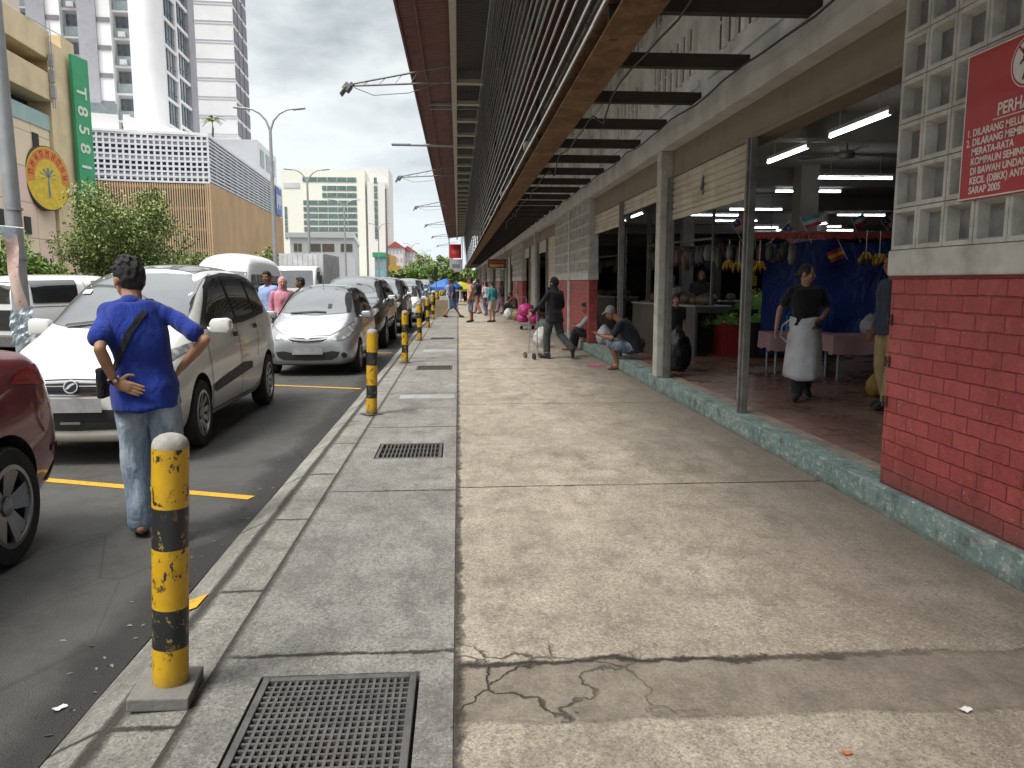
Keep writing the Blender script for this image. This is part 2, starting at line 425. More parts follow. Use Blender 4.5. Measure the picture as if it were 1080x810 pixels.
def rust():
    t = NT('rusty_canopy_beam')
    c = t.mix(t.ramp(t.noise(2.0, 8, .7), (.38, 0.), (.62, 1.)), (.24, .145, .075), (.135, .07, .035))
    c = t.mix(t.ramp(t.noise(9, 8, .75), (.52, 0.), (.68, .85)), c, (.035, .022, .016))
    c = t.mix(t.ramp(t.noise(4, 5, .7, co=t.map(loc=(4, 4, 4))), (.6, 0.), (.72, .5)), c, (.24, .16, .09))
    t.P(color=c, rough=.85, spec=.25, normal=t.bump(t.noise(30, 6, .7), .5, .01))
    return t.mat
M['rust'] = rust()
M['purlin'] = mt('dark_steel_purlin', (.035, .026, .022), .75, .2, vs=4, var=.3, dirt=.4, dcol=(.08, .05, .03))
M['slat'] = mt('louvre_slat_grey', (.74, .74, .73), .42, .1, vs=1.2, var=.15, dirt=.5, dcol=(.16, .14, .12), dsc=1.2)
M['dark'] = mt('painted_gap_shade', (.022, .020, .018), .9)
M['eave'] = mt('maroon_eave_sheet', (.17, .062, .052), .7, vs=2, var=.2, dirt=.5, dcol=(.035, .02, .018), dsc=1.5)
M['roofu'] = mt('dark_roof_sheet', (.075, .06, .055), .7, vs=2, var=.2, dirt=.4)
M['cream_beam'] = mt('cream_roof_beam', (.52, .47, .37), .7, vs=3, var=.1, dirt=.65, dcol=(.22, .16, .10), dsc=3)
M['ventwall'] = mt('upper_vent_wall', (.82, .80, .76), .85, vs=2, var=.15, dirt=.55, dcol=(.15, .13, .11), dsc=1.2)
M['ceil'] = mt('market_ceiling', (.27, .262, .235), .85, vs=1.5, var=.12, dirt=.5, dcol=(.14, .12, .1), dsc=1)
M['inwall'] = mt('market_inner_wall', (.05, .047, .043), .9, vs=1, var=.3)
M['tube'] = emit('tube_light', (.93, .97, 1.), 12.)
M['wht'] = mt('white_enamel', (.7, .7, .68), .4)
M['blk'] = mt('black_plastic', (.014, .014, .015), .5)
M['rub'] = mt('tyre_rubber', (.018, .018, .018), .85, bump=.3, bs=80, dirt=.4, dcol=(.07, .06, .05), dsc=6)
M['galv'] = mt('galvanised_steel', (.36, .37, .38), .5, .35, vs=5, var=.12, dirt=.3, dcol=(.2, .19, .18))

# ------------------------------------------------------------------ ground, road, pavement
YB, YE = -5., 122.
def struct(name, mb, mats, **k):
    o = mb.build(name, mats, **k); o['kind'] = 'structure'; return o
b = MB(); b.quad((-1200, -600, -.125), (1200, -600, -.125), (1200, 2200, -.125), (-1200, 2200, -.125)); struct('ground', b, M['ground'])
b = MB(); b.quad((-26, -40, -.10), (-1.45, -40, -.10), (-1.45, 420, -.10), (-26, 420, -.10)); struct('road', b, M['asphalt'])
b = MB(); b.bx(-.03, 2.84, YB, YE, -.12, 0); struct('walkway', b, M['walk'])
# strip with drain openings: (x0, x1, y0, y1)
HOLES = [(-.79, -.165, 2.22, 2.93), (-.76, -.15, 6.72, 7.36), (-.76, -.12, 13.6, 14.35), (-.76, -.12, 20.9, 21.6)]
b = MB(); y = YB
for x0, x1, y0, y1 in HOLES:
    b.bx(-1.0, -.032, y, y0, -.12, -.002); b.bx(-1.0, x0, y0, y1, -.12, -.002); b.bx(x1, -.032, y0, y1, -.12, -.002); y = y1
b.bx(-1.0, -.032, y, YE, -.12, -.002)
struct('pavement', b, M['strip'])
b = MB(); ys = [YB + i * .5 for i in range(int((YE - YB) / .5) + 1)]
prof = [(-1.002, -.12), (-1.002, -.004), (-1.23, -.004), (-1.265, -.012), (-1.40, -.075), (-1.445, -.10), (-1.45, -.12)]
vs = []
for y in ys:
    w = (noise.noise((y * .9, 0, 0)) * .012)
    vs += [(px + (w if i > 1 else 0), y, pz + (noise.noise((y * 1.7, 3, i)) * .004 if 1 < i < 5 else 0)) for i, (px, pz) in enumerate(prof)]
n = len(prof)
b.add(vs, [(k * n + j, k * n + j + 1, (k + 1) * n + j + 1, (k + 1) * n + j) for k in range(len(ys) - 1) for j in range(n - 1)])
struct('kerb', b, M['kerb'], smooth='a')
b = MB(); b.bx(2.82, 3.02, YB, YE, -.12, .188); struct('step', b, M['teal'], bevel=.008)
b = MB(); b.bx(3.021, 24, YB, YE, -.12, .184); struct('floor', b, M['tile'])
b = MB(); b.bx(3.018, 3.16, 5.0, YE, .17, .1875); struct('floor_edging', b, mt('pale_edge_tiles', (.27, .23, .19), .6, vs=6, var=.3, dirt=.6, dcol=(.09, .06, .05), dsc=4))
for i, (p, q, w) in enumerate(((( -4.6, 6.95), (-1.60, 5.87), .10), ((-4.6, 13.05), (-1.52, 11.95), .09), ((-4.4, 18.6), (-1.55, 18.0), .09), ((-4.4, 24.5), (-1.55, 24.0), .09))):
    b = MB(); d = (Vector(q) - Vector(p)).normalized(); nn = Vector((-d.y, d.x)) * w / 2; p = Vector(p); q = Vector(q)
    b.quad((*(p - nn), -.096), (*(q - nn), -.096), (*(q + nn), -.096), (*(p + nn), -.096)); struct('parking_line', b, M['ypaint'])
b = MB(); b.quad((-1.375, 3.66, -.052), (-1.275, 3.64, -.009), (-1.27, 3.80, -.008), (-1.37, 3.82, -.050)); struct('kerb_marking', b, M['ypaint'])
# drain covers
def grate(name, x0, x1, y0, y1, nx, ny, w, label, rest):
    e = empty(name, ((x0 + x1) / 2, (y0 + y1) / 2, -.002), 0, label, 'drain cover', 'drain covers along the pavement')
    hx, hy = (x1 - x0) / 2 - .012, (y1 - y0) / 2 - .012
    b = MB()
    for s in (-1, 1):
        b.box((s * (hx - .014), 0, -.014), (.028, 2 * hy, .034)); b.box((0, s * (hy - .014), -.0142), (2 * hx - .056, .028, .033))
    b.build('frame', M['iron'], e, bevel=.003)
    b = MB(); ix, iy = hx - .028, hy - .028
    for i in range(1, nx): b.box((-ix + 2 * ix * i / nx, 0, -.0175), (w, 2 * iy, .029))
    for j in range(1, ny): b.box((0, -iy + 2 * iy * j / ny, -.0185), (2 * ix, w, .029))
    b.build('grid_bars', M['iron'], e)
    b = MB(); b.bx(-hx - .012, hx + .012, -hy - .012, hy + .012, -.117, -.11); b.build('pit', M['blackhole'], e)
    return e
grate('drain_grate', *HOLES[0], 20, 17, .011, 'square mesh iron drain cover beside the nearest bollard', 0)
grate('drain_grate', *HOLES[1], 15, 3, .013, 'slotted iron drain cover between the two nearest bollards', 0)
grate('drain_grate', *HOLES[2], 20, 3, .012, 'slotted drain cover beside the third bollard from the near end', 0)
grate('drain_grate', *HOLES[3], 16, 4, .012, 'slotted drain cover far along the pavement near the fourth bollard', 0)
for i, (y0, y1) in enumerate(((10.2, 10.55), (17.1, 17.7))):
    b = MB(); b.bx(-.80, -.06, y0, y1, -.004, .006)
    o = b.build('drain_lid', mt('pale_lid_cement_%d' % i, (.36, .365, .36), .8, vs=8, bump=.4, dirt=.4), bevel=.004)
    o.name = 'cement_slab'; tag(o, ['pale flat concrete drain lid level with the silver hatchback front', 'pale flat concrete drain lid beyond the third bollard'][i], 'drain cover', 'drain covers along the pavement')
# bollards
def bollard(base):
    e = empty('bollard')
    b = MB()
    b.lathe([(.064, 0), (.064, .955)], n=32); b.build('post', M['bollard'], e, smooth='a')
    b = MB(); b.lathe([(.0635, .9552), (.063, .968), (.056, .985), (.038, .999), (.016, 1.006), (.001, 1.007)], n=32); b.build('cap', M['cap'], e, smooth='a')
    if base == 1:
        b = MB(); b.box((-.01, -.015, .026), (.215, .24, .05), rz=R(5)); b.build('base_plate', M['cem'], e, bevel=.006)
    else:
        b = MB(); b.box((0, 0, .006), (.20, .20, .01)); b.build('base_plate', M['iron'], e, bevel=.003)
    return e
BY = [2.83, 9.03, 14.85, 20.6, 26.5, 32.3, 38.1, 44.0, 49.9, 55.8, 61.7, 67.6]
num = ['', 'second', 'third', 'fourth', 'fifth', 'sixth', 'seventh', 'eighth', 'ninth', 'tenth', 'eleventh', 'twelfth']
b2 = None
for i, y in enumerate(BY):
    if i == 0: o = bollard(1)
    elif i == 1: o = b2 = bollard(2)
    else: o = copy_tree(b2)
    o.location = (-1.105 if i == 0 else -1.03, y, 0)
    o.rotation_euler = (R(.3), R(3.3 if i == 0 else 1.6 + .5 * (i % 3)), R(40 * i))
    tag(o, 'yellow and black banded bollard on a square cement base beside the mesh drain cover' if i == 0 else 'yellow and black bollard on the kerb, %s in the row from the near end' % num[i], 'bollard', 'bollards along the kerb')

# litter on the walkway
def litter(p, s, mat, label, rz=0, name='paper_scrap'):
    b = MB(); n = 4; vs = []
    for i in range(n + 1):
        for j in range(n + 1):
            vs.append(((i / n - .5) * s[0], (j / n - .5) * s[1], .004 + .012 * abs(noise.noise((i * .9, j * .9, s[0] * 50))) + .006 * (i == 0)))
    b.add(vs, [(i * (n + 1) + j, (i + 1) * (n + 1) + j, (i + 1) * (n + 1) + j + 1, i * (n + 1) + j + 1) for i in range(n) for j in range(n)])
    o = b.build(name, mat, smooth=True); o.location = p; o.rotation_euler.z = rz
    tag(o, label, 'litter')
wp = mt('paper_white', (.72, .72, .72), .8); pk = mt('pink_plastic', (.62, .06, .26), .35, var=.1)
litter(onz(1018, 750), (.05, .03), wp, 'small white paper scrap lying on the dark patched strip of walkway', .5)
litter(onz(893, 796), (.035, .018), mt('orange_scrap', (.6, .14, .07), .6), 'tiny orange red scrap on the walkway at the near edge', .2)
litter(onz(627, 386), (.30, .26), pk, 'pink plastic bag lying flat on the walkway by the squatting man', .2, 'plastic_bag')
litter(onz(63, 748, -.1) + Vector((0, 0, 0)), (.05, .03), wp, 'white paper scrap in the road gutter left of the nearest bollard', 1.)
# leaf and grit litter gathered in the gutter
random.seed(5); b = MB()
for k in range(260):
    y = random.uniform(2, 16) if k % 3 else random.uniform(16, 30); x = -1.47 - abs(random.gauss(0, .16)); l = random.uniform(.006, .022); a = random.uniform(0, 6.3); c_, s_ = math.cos(a) * l, math.sin(a) * l; h_ = random.uniform(.002, .008)
    b.quad((x - c_, y - s_, -.098), (x + s_ * .4, y - c_ * .4, -.098 + h_), (x + c_, y + s_, -.097), (x - s_ * .4, y + c_ * .4, -.098 + h_ * .5), k % 3)
o = b.build('litter', [mt('dry_leaf', (.16, .10, .05), .8), mt('grit', (.22, .20, .17), .9), mt('grit_dark', (.05, .045, .04), .9)], fixn=False); o['kind'] = 'stuff'
def yz(px, py, z): return ray(px, py).y * (z - HC) / ray(px, py).z
# ------------------------------------------------------------------ the market building
MK = empty('market_building', (2.85, 0, 0), 0, 'long low market hall with red brick panels, block grilles, shutters and tall louvred front', 'building')
def part(name, mb, mats, **k):
    o = mb.build(name, mats, MK, **k); return o
def L(x): return x - 2.85        # world x -> building x
PAN = [2.0 + 17.8 * k for k in range(7)]
P0, P1 = -2.95, 2.95
def brick_panel(yc):
    b = MB(); b.bx(L(2.868), L(3.06), P0, P1, .18, 1.585)
    b.bx(L(2.862), L(3.07), P0, P1, .165, .1885, 0)
    return b
bp = gp = lp = None
pitch = 5.9 / 22
for k, yc in enumerate(PAN):
    if k == 0:
        bp = part('brick_wall', brick_panel(0), M['brick'], bevel=.004)
        b = MB(); b.bx(L(2.835), L(3.08), P0 - .015, P1 + .015, 1.586, 1.752); lp = part('ledge', b, M['white_wall'], bevel=.012)
        b = MB(); rh = (3.338 - 1.7535) / 6
        xf, xb = L(2.845), L(2.922)
        for i in range(22):
            for j in range(6):
                y0 = P0 + i * pitch; y1 = y0 + pitch; z0 = 1.7535 + j * rh; z1 = z0 + rh
                g = .003; a = .024 + .004 * random.random()
                ya, yb, za, zb = y0 + g, y1 - g, z0 + g, z1 - g
                iy0, iy1, iz0, iz1 = ya + a, yb - a, za + a, zb - a
                xk = xb - .02 * random.random(); xo = xf + .004 * random.random()
                o_ = [(xo, ya, za), (xo, yb, za), (xo, yb, zb), (xo, ya, zb)]; i_ = [(xo, iy0, iz0), (xo, iy1, iz0), (xo, iy1, iz1), (xo, iy0, iz1)]
                bk = [(xk, iy0 + .012, iz0 + .012), (xk, iy1 - .012, iz0 + .012), (xk, iy1 - .012, iz1 - .02), (xk, iy0 + .012, iz1 - .02)]
                ob = [(xf + .03, y0, z0), (xf + .03, y1, z0), (xf + .03, y1, z1), (xf + .03, y0, z1)]
                vs = o_ + i_ + bk + ob
                fs = []; ms = []
                for q in range(4):
                    w = (q + 1) % 4
                    b.add([vs[q], vs[w], vs[4 + w], vs[4 + q]], [(0, 1, 2, 3)], 0)
                    b.add([vs[4 + q], vs[4 + w], vs[8 + w], vs[8 + q]], [(0, 1, 2, 3)], 0)
                    b.add([vs[12 + q], vs[12 + w], vs[w], vs[q]], [(0, 1, 2, 3)], 0)
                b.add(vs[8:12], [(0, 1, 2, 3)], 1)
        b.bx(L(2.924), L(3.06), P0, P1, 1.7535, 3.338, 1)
        b.bx(xf + .01, L(3.06), P0 - .02, P0 - .001, 1.7535, 3.338, 0); b.bx(xf + .01, L(3.06), P1 + .001, P1 + .014, 1.7535, 3.338, 0)
        gp = part('block_grille', b, [M['white_wall'], M['block_in']], fixn=False)
        src = (bp, lp, gp)
        for o in src: o.location.y = yc
    else:
        for o in src:
            c = o.copy(); COL.objects.link(c); c.parent = MK; c.location.y = yc
# hinge brackets on the near panel's edge
for z in (.75, 1.02, 1.30):
    b = MB(); b.box((L(2.862), 4.93, z), (.012, .05, .012)); b.tube((L(2.86), 4.955, z - .035), (L(2.86), 4.955, z + .035), .008, n=8); b.box((L(2.861), 4.915, z), (.008, .012, .07))
    part('hinge', b, M['purlin'])
# columns
ci = 0; csrc = None
for k in range(14):
    y = 2.0 + 8.9 * k
    if k == 0: continue
    if csrc is None:
        b = MB(); b.box((L(2.93), 0, 1.765), (.215, .215, 3.15)); csrc = o = part('column', b, M['col'], bevel=.012)
    else: o = csrc.copy(); COL.objects.link(o); o.parent = MK
    o.location.y = y
# fascia beam and header housing
b = MB(); b.bx(L(2.80), L(3.12), YB, YE, 3.34, 3.64); part('fascia_beam', b, M['fascia'], bevel=.01)
OPEN = [(PAN[k] + P1, PAN[k + 1] + P0) for k in range(6)]
hs = {}
def shutter(w, drop, numb=False):
    b = MB(); n = max(1, round(drop / .085)); z = 2.975
    prof = []
    for i in range(n):
        for a, dz in ((0, 0), (.018, -.02), (.02, -.06), (.004, -.078), (0, -.085)): prof.append((a, z + dz))
        z -= .085
    for i in range(len(prof) - 1):
        (a0, z0), (a1, z1) = prof[i], prof[i + 1]
        b.quad((-a0, -w / 2, z0), (-a0, w / 2, z0), (-a1, w / 2, z1), (-a1, -w / 2, z1))
    b.bx(-.02, .02, -w / 2, w / 2, z - .07, z)
    return b
def hd(y0, y1):
    b = MB(); b.bx(L(2.985), L(3.25), y0, y1, 2.99, 3.339); b.bx(L(2.97), L(2.984), y0, y1, 2.975, 3.01); return b
psrc = None
def post(y):
    global psrc
    if psrc is None:
        b = MB(); b.bx(-.035, .035, -.055, .055, .19, 2.974); b.bx(-.06, -.036, -.02, .02, .19, 2.974); psrc = o = part('shutter_post', b, M['post'], bevel=.004)
    else: o = psrc.copy(); COL.objects.link(o); o.parent = MK
    o.location = (L(2.96), y, 0)
DROP = [[0, .53, .20, .36], [1.5, .3, 2.3, .3], [.4, 2.2, .3, .6], [2.6, .3, .4, 2.0], [.4, .4, 1.2, .3], [.4, 1.2, .4, .4]]
for k, (y0, y1) in enumerate(OPEN):
    cy_ = (y0 + y1) / 2
    for q, (a, c_) in enumerate(((y0 + .0, cy_ - .11), (cy_ + .11, y1))):
        part('shutter_housing', hd(a, c_), M['hbox'], bevel=.004)
        mid = (a + c_) / 2 - (.1 if q == 0 else 0)
        post(mid)
        post(c_ - .06 if q == 0 else a + .06); post(a + .06 if not (k == 0 and q == 0) else a + .03)
        for h_, (u, v) in enumerate(((a, mid), (mid, c_))):
            d_ = DROP[k][q * 2 + h_]
            if d_:
                o = part('shutter', shutter(v - u - .1, d_), M['shut'], smooth='a'); o.location = (L(2.99), (u + v) / 2, 0)
                if k == 0 and q == 0 and h_ == 1:
                    Mt = frame((-.024, .10, 2.60), (0, -1, 0), (0, 0, 1))
                    tb = MB(); 
                    text_mesh('number', '4', .30, M['blk'], o, Mt, 'CENTER', bold=.012, sx=.8)
# canopy: rusty edge beam, purlins, wall hooks
b = MB(); b.bx(L(1.23), L(1.58), YB, YE, 3.60, 3.622); b.bx(L(1.385), L(1.425), YB, YE, 3.623, 3.88); b.bx(L(1.28), L(1.53), YB, YE, 3.881, 3.90)
part('canopy_beam', b, M['rust'], bevel=.003)
ps = None
for i in range(62):
    y = 3.2 + 1.53 * i
    if ps is None:
        b = MB(); b.box((L(2.24), 0, 3.70), (1.30, .09, .13)); ps = o = part('purlin', b, M['purlin'])
    else: o = ps.copy(); COL.objects.link(o); o.parent = MK
    o.location.y = y
b = MB(); b.bx(L(1.60), L(2.84), 92, YE, 3.66, 3.72); part('canopy_sheet', b, M['purlin'])
# upper wall with vent blocks, seen up between the purlins
b = MB(); b.bx(L(3.02), L(3.2), YB, YE, 3.642, 8.3)
yy = YB
while yy < 60:
    for j in range(3):
        for i in range(7):
            z0 = 4.15 + j * 1.15; y0 = yy + .2 + i * .30
            b.bx(L(2.985), L(3.019), y0, y0 + .11, z0, z0 + .62); b.bx(L(3.008), L(3.0195), y0 + .115, y0 + .245, z0 + .03, z0 + .30, 1); b.bx(L(3.008), L(3.0195), y0 + .115, y0 + .245, z0 + .34, z0 + .60, 1)
    for j in range(4): b.bx(L(2.985), L(3.0185), yy, yy + 2.6, 3.95 + j * 1.15, 4.02 + j * 1.15)
    yy += 2.95
part('upper_wall', b, [M['ventwall'], mt('vent_slot', (.10, .095, .09), .9)])
# louvred screen: slats on uprights, leaning out over the walkway
X0, Z0, X1, Z1 = 1.18, 3.70, .86, 8.05
b = MB(); n = 22
segs = [YB + i * 5.9 for i in range(int((YE - YB) / 5.9) + 2)]
for i in range(n):
    f = i / (n - 1); x = X0 + (X1 - X0) * f; z = Z0 + (Z1 - Z0) * f
    for y0, y1 in zip(segs[:-1], segs[1:]):
        y1 = min(y1, YE - 6); dx0, dz0 = random.uniform(-.006, .006), random.uniform(-.008, .008)
        if y0 >= y1: continue
        a = Vector((L(x) + dx0, 0, z + dz0)); 
        b.prism([(a.x - .030, y0, a.z), (a.x - .012, y0, a.z + .066), (a.x + .022, y0, a.z + .082), (a.x - .002, y0, a.z + .056), (a.x - .018, y0, a.z + .004)], (0, y0, 0), (0, y1 - .012, 0))
part('louvre_slats', b, M['slat'])
b = MB()
b.prism([(L(X0) + .13, 0, Z0 - .1), (L(X0) + .2, 0, Z0 - .1), (L(X1) + .2, 0, Z1 + .2), (L(X1) + .13, 0, Z1 + .2)], (0, 0, 0), (0, .07, 0)); up = part('louvre_upright', b, M['purlin'])
for y in segs[1:-2]: o = up.copy(); COL.objects.link(o); o.location.y = y
b = MB(); b.quad((L(X0) + .10, YB, Z0 + 1.7), (L(X1) + .22, YB, Z1 + .2), (L(X1) + .22, YE - 6, Z1 + .2), (L(X0) + .10, YE - 6, Z0 + 1.7)); part('louvre_gap_shade', b, M['dark'], fixn=False)  # dark sheet added behind the slats to paint shade into the gaps
b = MB(); b.bx(L(X1) - .03, L(X1) + .12, YB, YE - 6, Z1 + .19, Z1 + .26); part('louvre_top_rail', b, M['slat'])
b = MB()
for y in (6.3, 14.2, 22.0, 30.2): b.bx(L(1.22), L(1.38), y, y + .35, 3.95, 4.05)
part('fixing_plate', b, M['fascia'])
# eave roof: corrugated underside, gutter board, beams
b = MB(); n = int((118 - YB) / .11); 
vs = []; fs = []
for i in range(n + 1):
    y = YB + i * .11; dz = .018 * (i % 2)
    vs += [(L(-1.36), y, 8.02 + dz), (L(.0), y, 8.16 + dz), (L(.95), y, 8.30 + dz)]
for i in range(n): fs += [(3 * i, 3 * i + 1, 3 * i + 4, 3 * i + 3)]
b.add(vs, fs, 0)
fs = [(3 * i + 1, 3 * i + 2, 3 * i + 5, 3 * i + 4) for i in range(n)]
b.add(vs, fs, 1)
part('eave_sheet', b, [M['eave'], M['roofu']], fixn=False)
b = MB(); b.prism([(L(-1.46), YB, 8.12), (L(5), YB, 9.2), (L(24), YB, 9.2), (L(24), YB, 8.35), (L(1.3), YB, 8.35)], (0, YB, 0), (0, 118, 0)); part('roof', b, M['eave'])
b = MB(); b.bx(L(-1.43), L(-1.37), YB, 118, 7.95, 8.12); b.bx(L(-.99), L(-.93), YB, 118, 7.99, 8.05); part('eave_board', b, M['eave'])
b = MB(); b.bx(L(-.155), L(.02), YB, 118, 7.80, 8.08); part('roof_beam', b, M['cream_beam'], bevel=.01)
b = MB()
for y in (18.0, 29.5, 30.2, 18.7):
    b = MB(); b.bx(L(-1.0), L(-.16), y, y + .07, 7.98, 8.05); part('eave_purlin', b, M['galv']); b = MB(); b.bx(L(.03), L(.85), y, y + .07, 8.0, 8.07); part('eave_purlin', b, M['galv'])
rs_ = None
for i in range(28):
    y = yz(490, 88, 7.83) + 2.95 * i
    if rs_ is None:
        b = MB(); b.box((L(.44), 0, 7.87), (.84, .30, .13)); rs_ = o = part('cross_beam', b, M['cream_beam'], bevel=.01)
    else: o = rs_.copy(); COL.objects.link(o); o.parent = MK
    o.location.y = y
# interior: ceiling, beams, columns, back wall
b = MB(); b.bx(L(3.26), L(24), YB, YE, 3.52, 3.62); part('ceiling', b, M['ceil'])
b = MB()
for k in range(14): b.bx(L(3.26), L(24), 4.6 + 4.45 * k, 4.9 + 4.45 * k, 3.22, 3.519)
part('ceiling_beams', b, M['ceil'])
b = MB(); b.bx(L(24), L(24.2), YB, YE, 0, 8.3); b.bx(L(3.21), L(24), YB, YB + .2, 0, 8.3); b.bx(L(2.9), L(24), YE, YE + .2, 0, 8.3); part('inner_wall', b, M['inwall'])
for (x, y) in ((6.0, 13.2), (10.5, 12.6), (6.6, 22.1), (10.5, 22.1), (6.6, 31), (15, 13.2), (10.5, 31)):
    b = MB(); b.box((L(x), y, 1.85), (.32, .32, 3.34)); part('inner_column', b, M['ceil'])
# ------------------------------------------------------------------ fluorescent tubes, fan
tl = None
TUB = [(905, 133, 8.7, 1), (830, 164, 10.8, 1), (902, 188, 13.0, 0), (852, 202, 15.0, 0), (797, 221, 19, 0), (908, 227, 19.5, 0), (862, 237, 21, 1), (866, 239, 24, 0), (775, 233, 22, 0), (800, 240, 26, 0), (753, 227, 20, 0), (672, 227, 17.5, 1), (655, 234, 20.5, 1), (880, 243, 30, 0), (838, 243, 30, 0), (815, 245, 34, 0)]
for i, (px, py, y, along) in enumerate(TUB):
    s = (3.16 - HC) / (at(px, py, 1).z - HC); p = Vector((0, 0, HC)) + (at(px, py, 1) - Vector((0, 0, HC))) * s
    if tl is None:
        e = empty('tube_light')
        b = MB(); b.tube((-.6, 0, 0), (.6, 0, 0), .014, n=10); b.build('tube', M['tube'], e)
        b = MB(); b.box((0, 0, .055), (1.24, .05, .04)); b.box((-.61, 0, .02), (.02, .04, .06)); b.box((.61, 0, .02), (.02, .04, .06))
        b.tube((-.4, 0, .07), (-.4, 0, .36), .006, n=6); b.tube((.4, 0, .07), (.4, 0, .36), .006, n=6); b.build('batten', M['wht'], e)
        tl = o = e
    else: o = copy_tree(tl)
    o.location = p; o.rotation_euler.z = R(90) if along else 0
    lb = {0: 'lit fluorescent tube nearest the block grille, running along the market front', 1: 'lit fluorescent tube above the vegetable stall, running along the market front', 2: 'lit fluorescent tube above the blue tarpaulin', 3: 'lit fluorescent tube left of the one above the tarpaulin'}.get(i, 'white fluorescent tube lit deep inside the dark market hall')
    tag(o, lb, 'light', 'fluorescent tubes under the market ceiling')
fan = empty('ceiling_fan', at(893, 163, 10.4), R(20), 'dark three blade ceiling fan hanging inside the market hall', 'fan')
b = MB(); b.lathe([(.01, .42), (.012, .06), (.09, .05), (.11, 0), (.09, -.05), (.02, -.06)], n=16); b.build('motor', M['post'], fan, smooth='a')
for k in range(3):
    b = MB(); c, s = math.cos(2.094 * k), math.sin(2.094 * k)
    b.prism([(c * .1 - s * .03, s * .1 + c * .03, 0), (c * .62 - s * .075, s * .62 + c * .075, .012), (c * .62 + s * .06, s * .62 - c * .06, -.012), (c * .1 + s * .03, s * .1 - c * .03, 0)], (0, 0, 0), (0, 0, .006)); b.build('blade', M['post'], fan)

# ------------------------------------------------------------------ notice board with lettering
SG = empty('notice_board', (2.824, 3.785, 2.39), 0, 'red notice board with white Malay lettering mounted on the block grille', 'sign')
b = MB(); b.bx(0, .014, -.475, .475, -.395, .392); b.build('panel', mt('sign_red', (.36, .012, .022), .35, vs=3, var=.1, dirt=.2, dcol=(.2, .03, .03), coat=.2), SG, bevel=.003)
sw = mt('sign_white', (.62, .60, .56), .5, vs=12, var=.12)
b = MB()
for y0, y1, z0, z1 in ((-.470, .470, .380, .387), (-.470, .470, -.390, -.383), (-.470, -.463, -.383, .380), (.463, .470, -.383, .380)): b.bx(-.002, -.0003, y0, y1, z0, z1)
b.build('border', sw, SG)
b = MB(); Mx = Matrix.Rotation(R(-90), 3, 'Y')
b.lathe([(.126, .0004), (.126, .0025)], c=(0, .0, .245), n=40, M=Mx)
b.build('emblem', sw, SG)
b = MB()
for q in range(40):
    a0, a1 = 2 * PI * q / 40, 2 * PI * (q + 1) / 40
    b.quad(*[(-.0031, r * math.cos(a), .245 + r * math.sin(a)) for r, a in ((.120, a0), (.120, a1), (.110, a1), (.110, a0))])
def bar(y0, z0, y1, z1, w):
    d = Vector((0, y1 - y0, z1 - z0)).normalized(); nn = Vector((0, -d.z, d.y)) * w / 2; p = Vector((-.0033, y0, .245 + z0)); q = Vector((-.0033, y1, .245 + z1))
    b.quad(p - nn, q - nn, q + nn, p + nn)
bar(.075, .085, -.075, -.085, .012)
b.build('emblem_ring', mt('sign_red2', (.36, .012, .022), .4), SG, fixn=False)
b = MB()
b.lathe([(.020, .0028), (.020, .0036)], c=(0, .03, .245 + .055), n=20, M=Mx)
bar(.03, .035, .012, -.03, .030); bar(.028, .025, .06, -.005, .012); bar(.015, .02, -.03, -.01, .012); bar(.012, -.03, .035, -.085, .013); bar(.012, -.03, -.015, -.085, .013); bar(-.04, -.05, -.04, -.09, .045)
b.build('emblem_figure', M['blk'], SG, fixn=False)
def sgt(nm, s, y, z, size, al='LEFT', sx=.86): text_mesh(nm, s, size, sw, SG, frame((-.0008, y, z), (0, -1, 0), (0, 0, 1)), al, .0006, .0012, sx)
sgt('heading', 'PERHATIAN', 0.0, .022, .090, 'CENTER')
b = MB(); b.bx(-.0016, -.0002, -.235, .235, .004, .0085); b.build('underline', sw, SG)
sgt('line_number', '1.', .435, -.052, .053); sgt('line_number', '2.', .435, -.104, .053)
for i, s in enumerate(('DILARANG MELUDAH', 'DILARANG MEMBUANG SAMPAH', 'MERATA-RATA', 'KOMPAUN SEHINGGA', 'DI BAWAH UNDANG-UNDANG', 'KECIL (DBKK) ANTI', 'SARAP 2005')): sgt('lettering', s, .388, -.052 - i * .0515, .053, 'LEFT', .92)

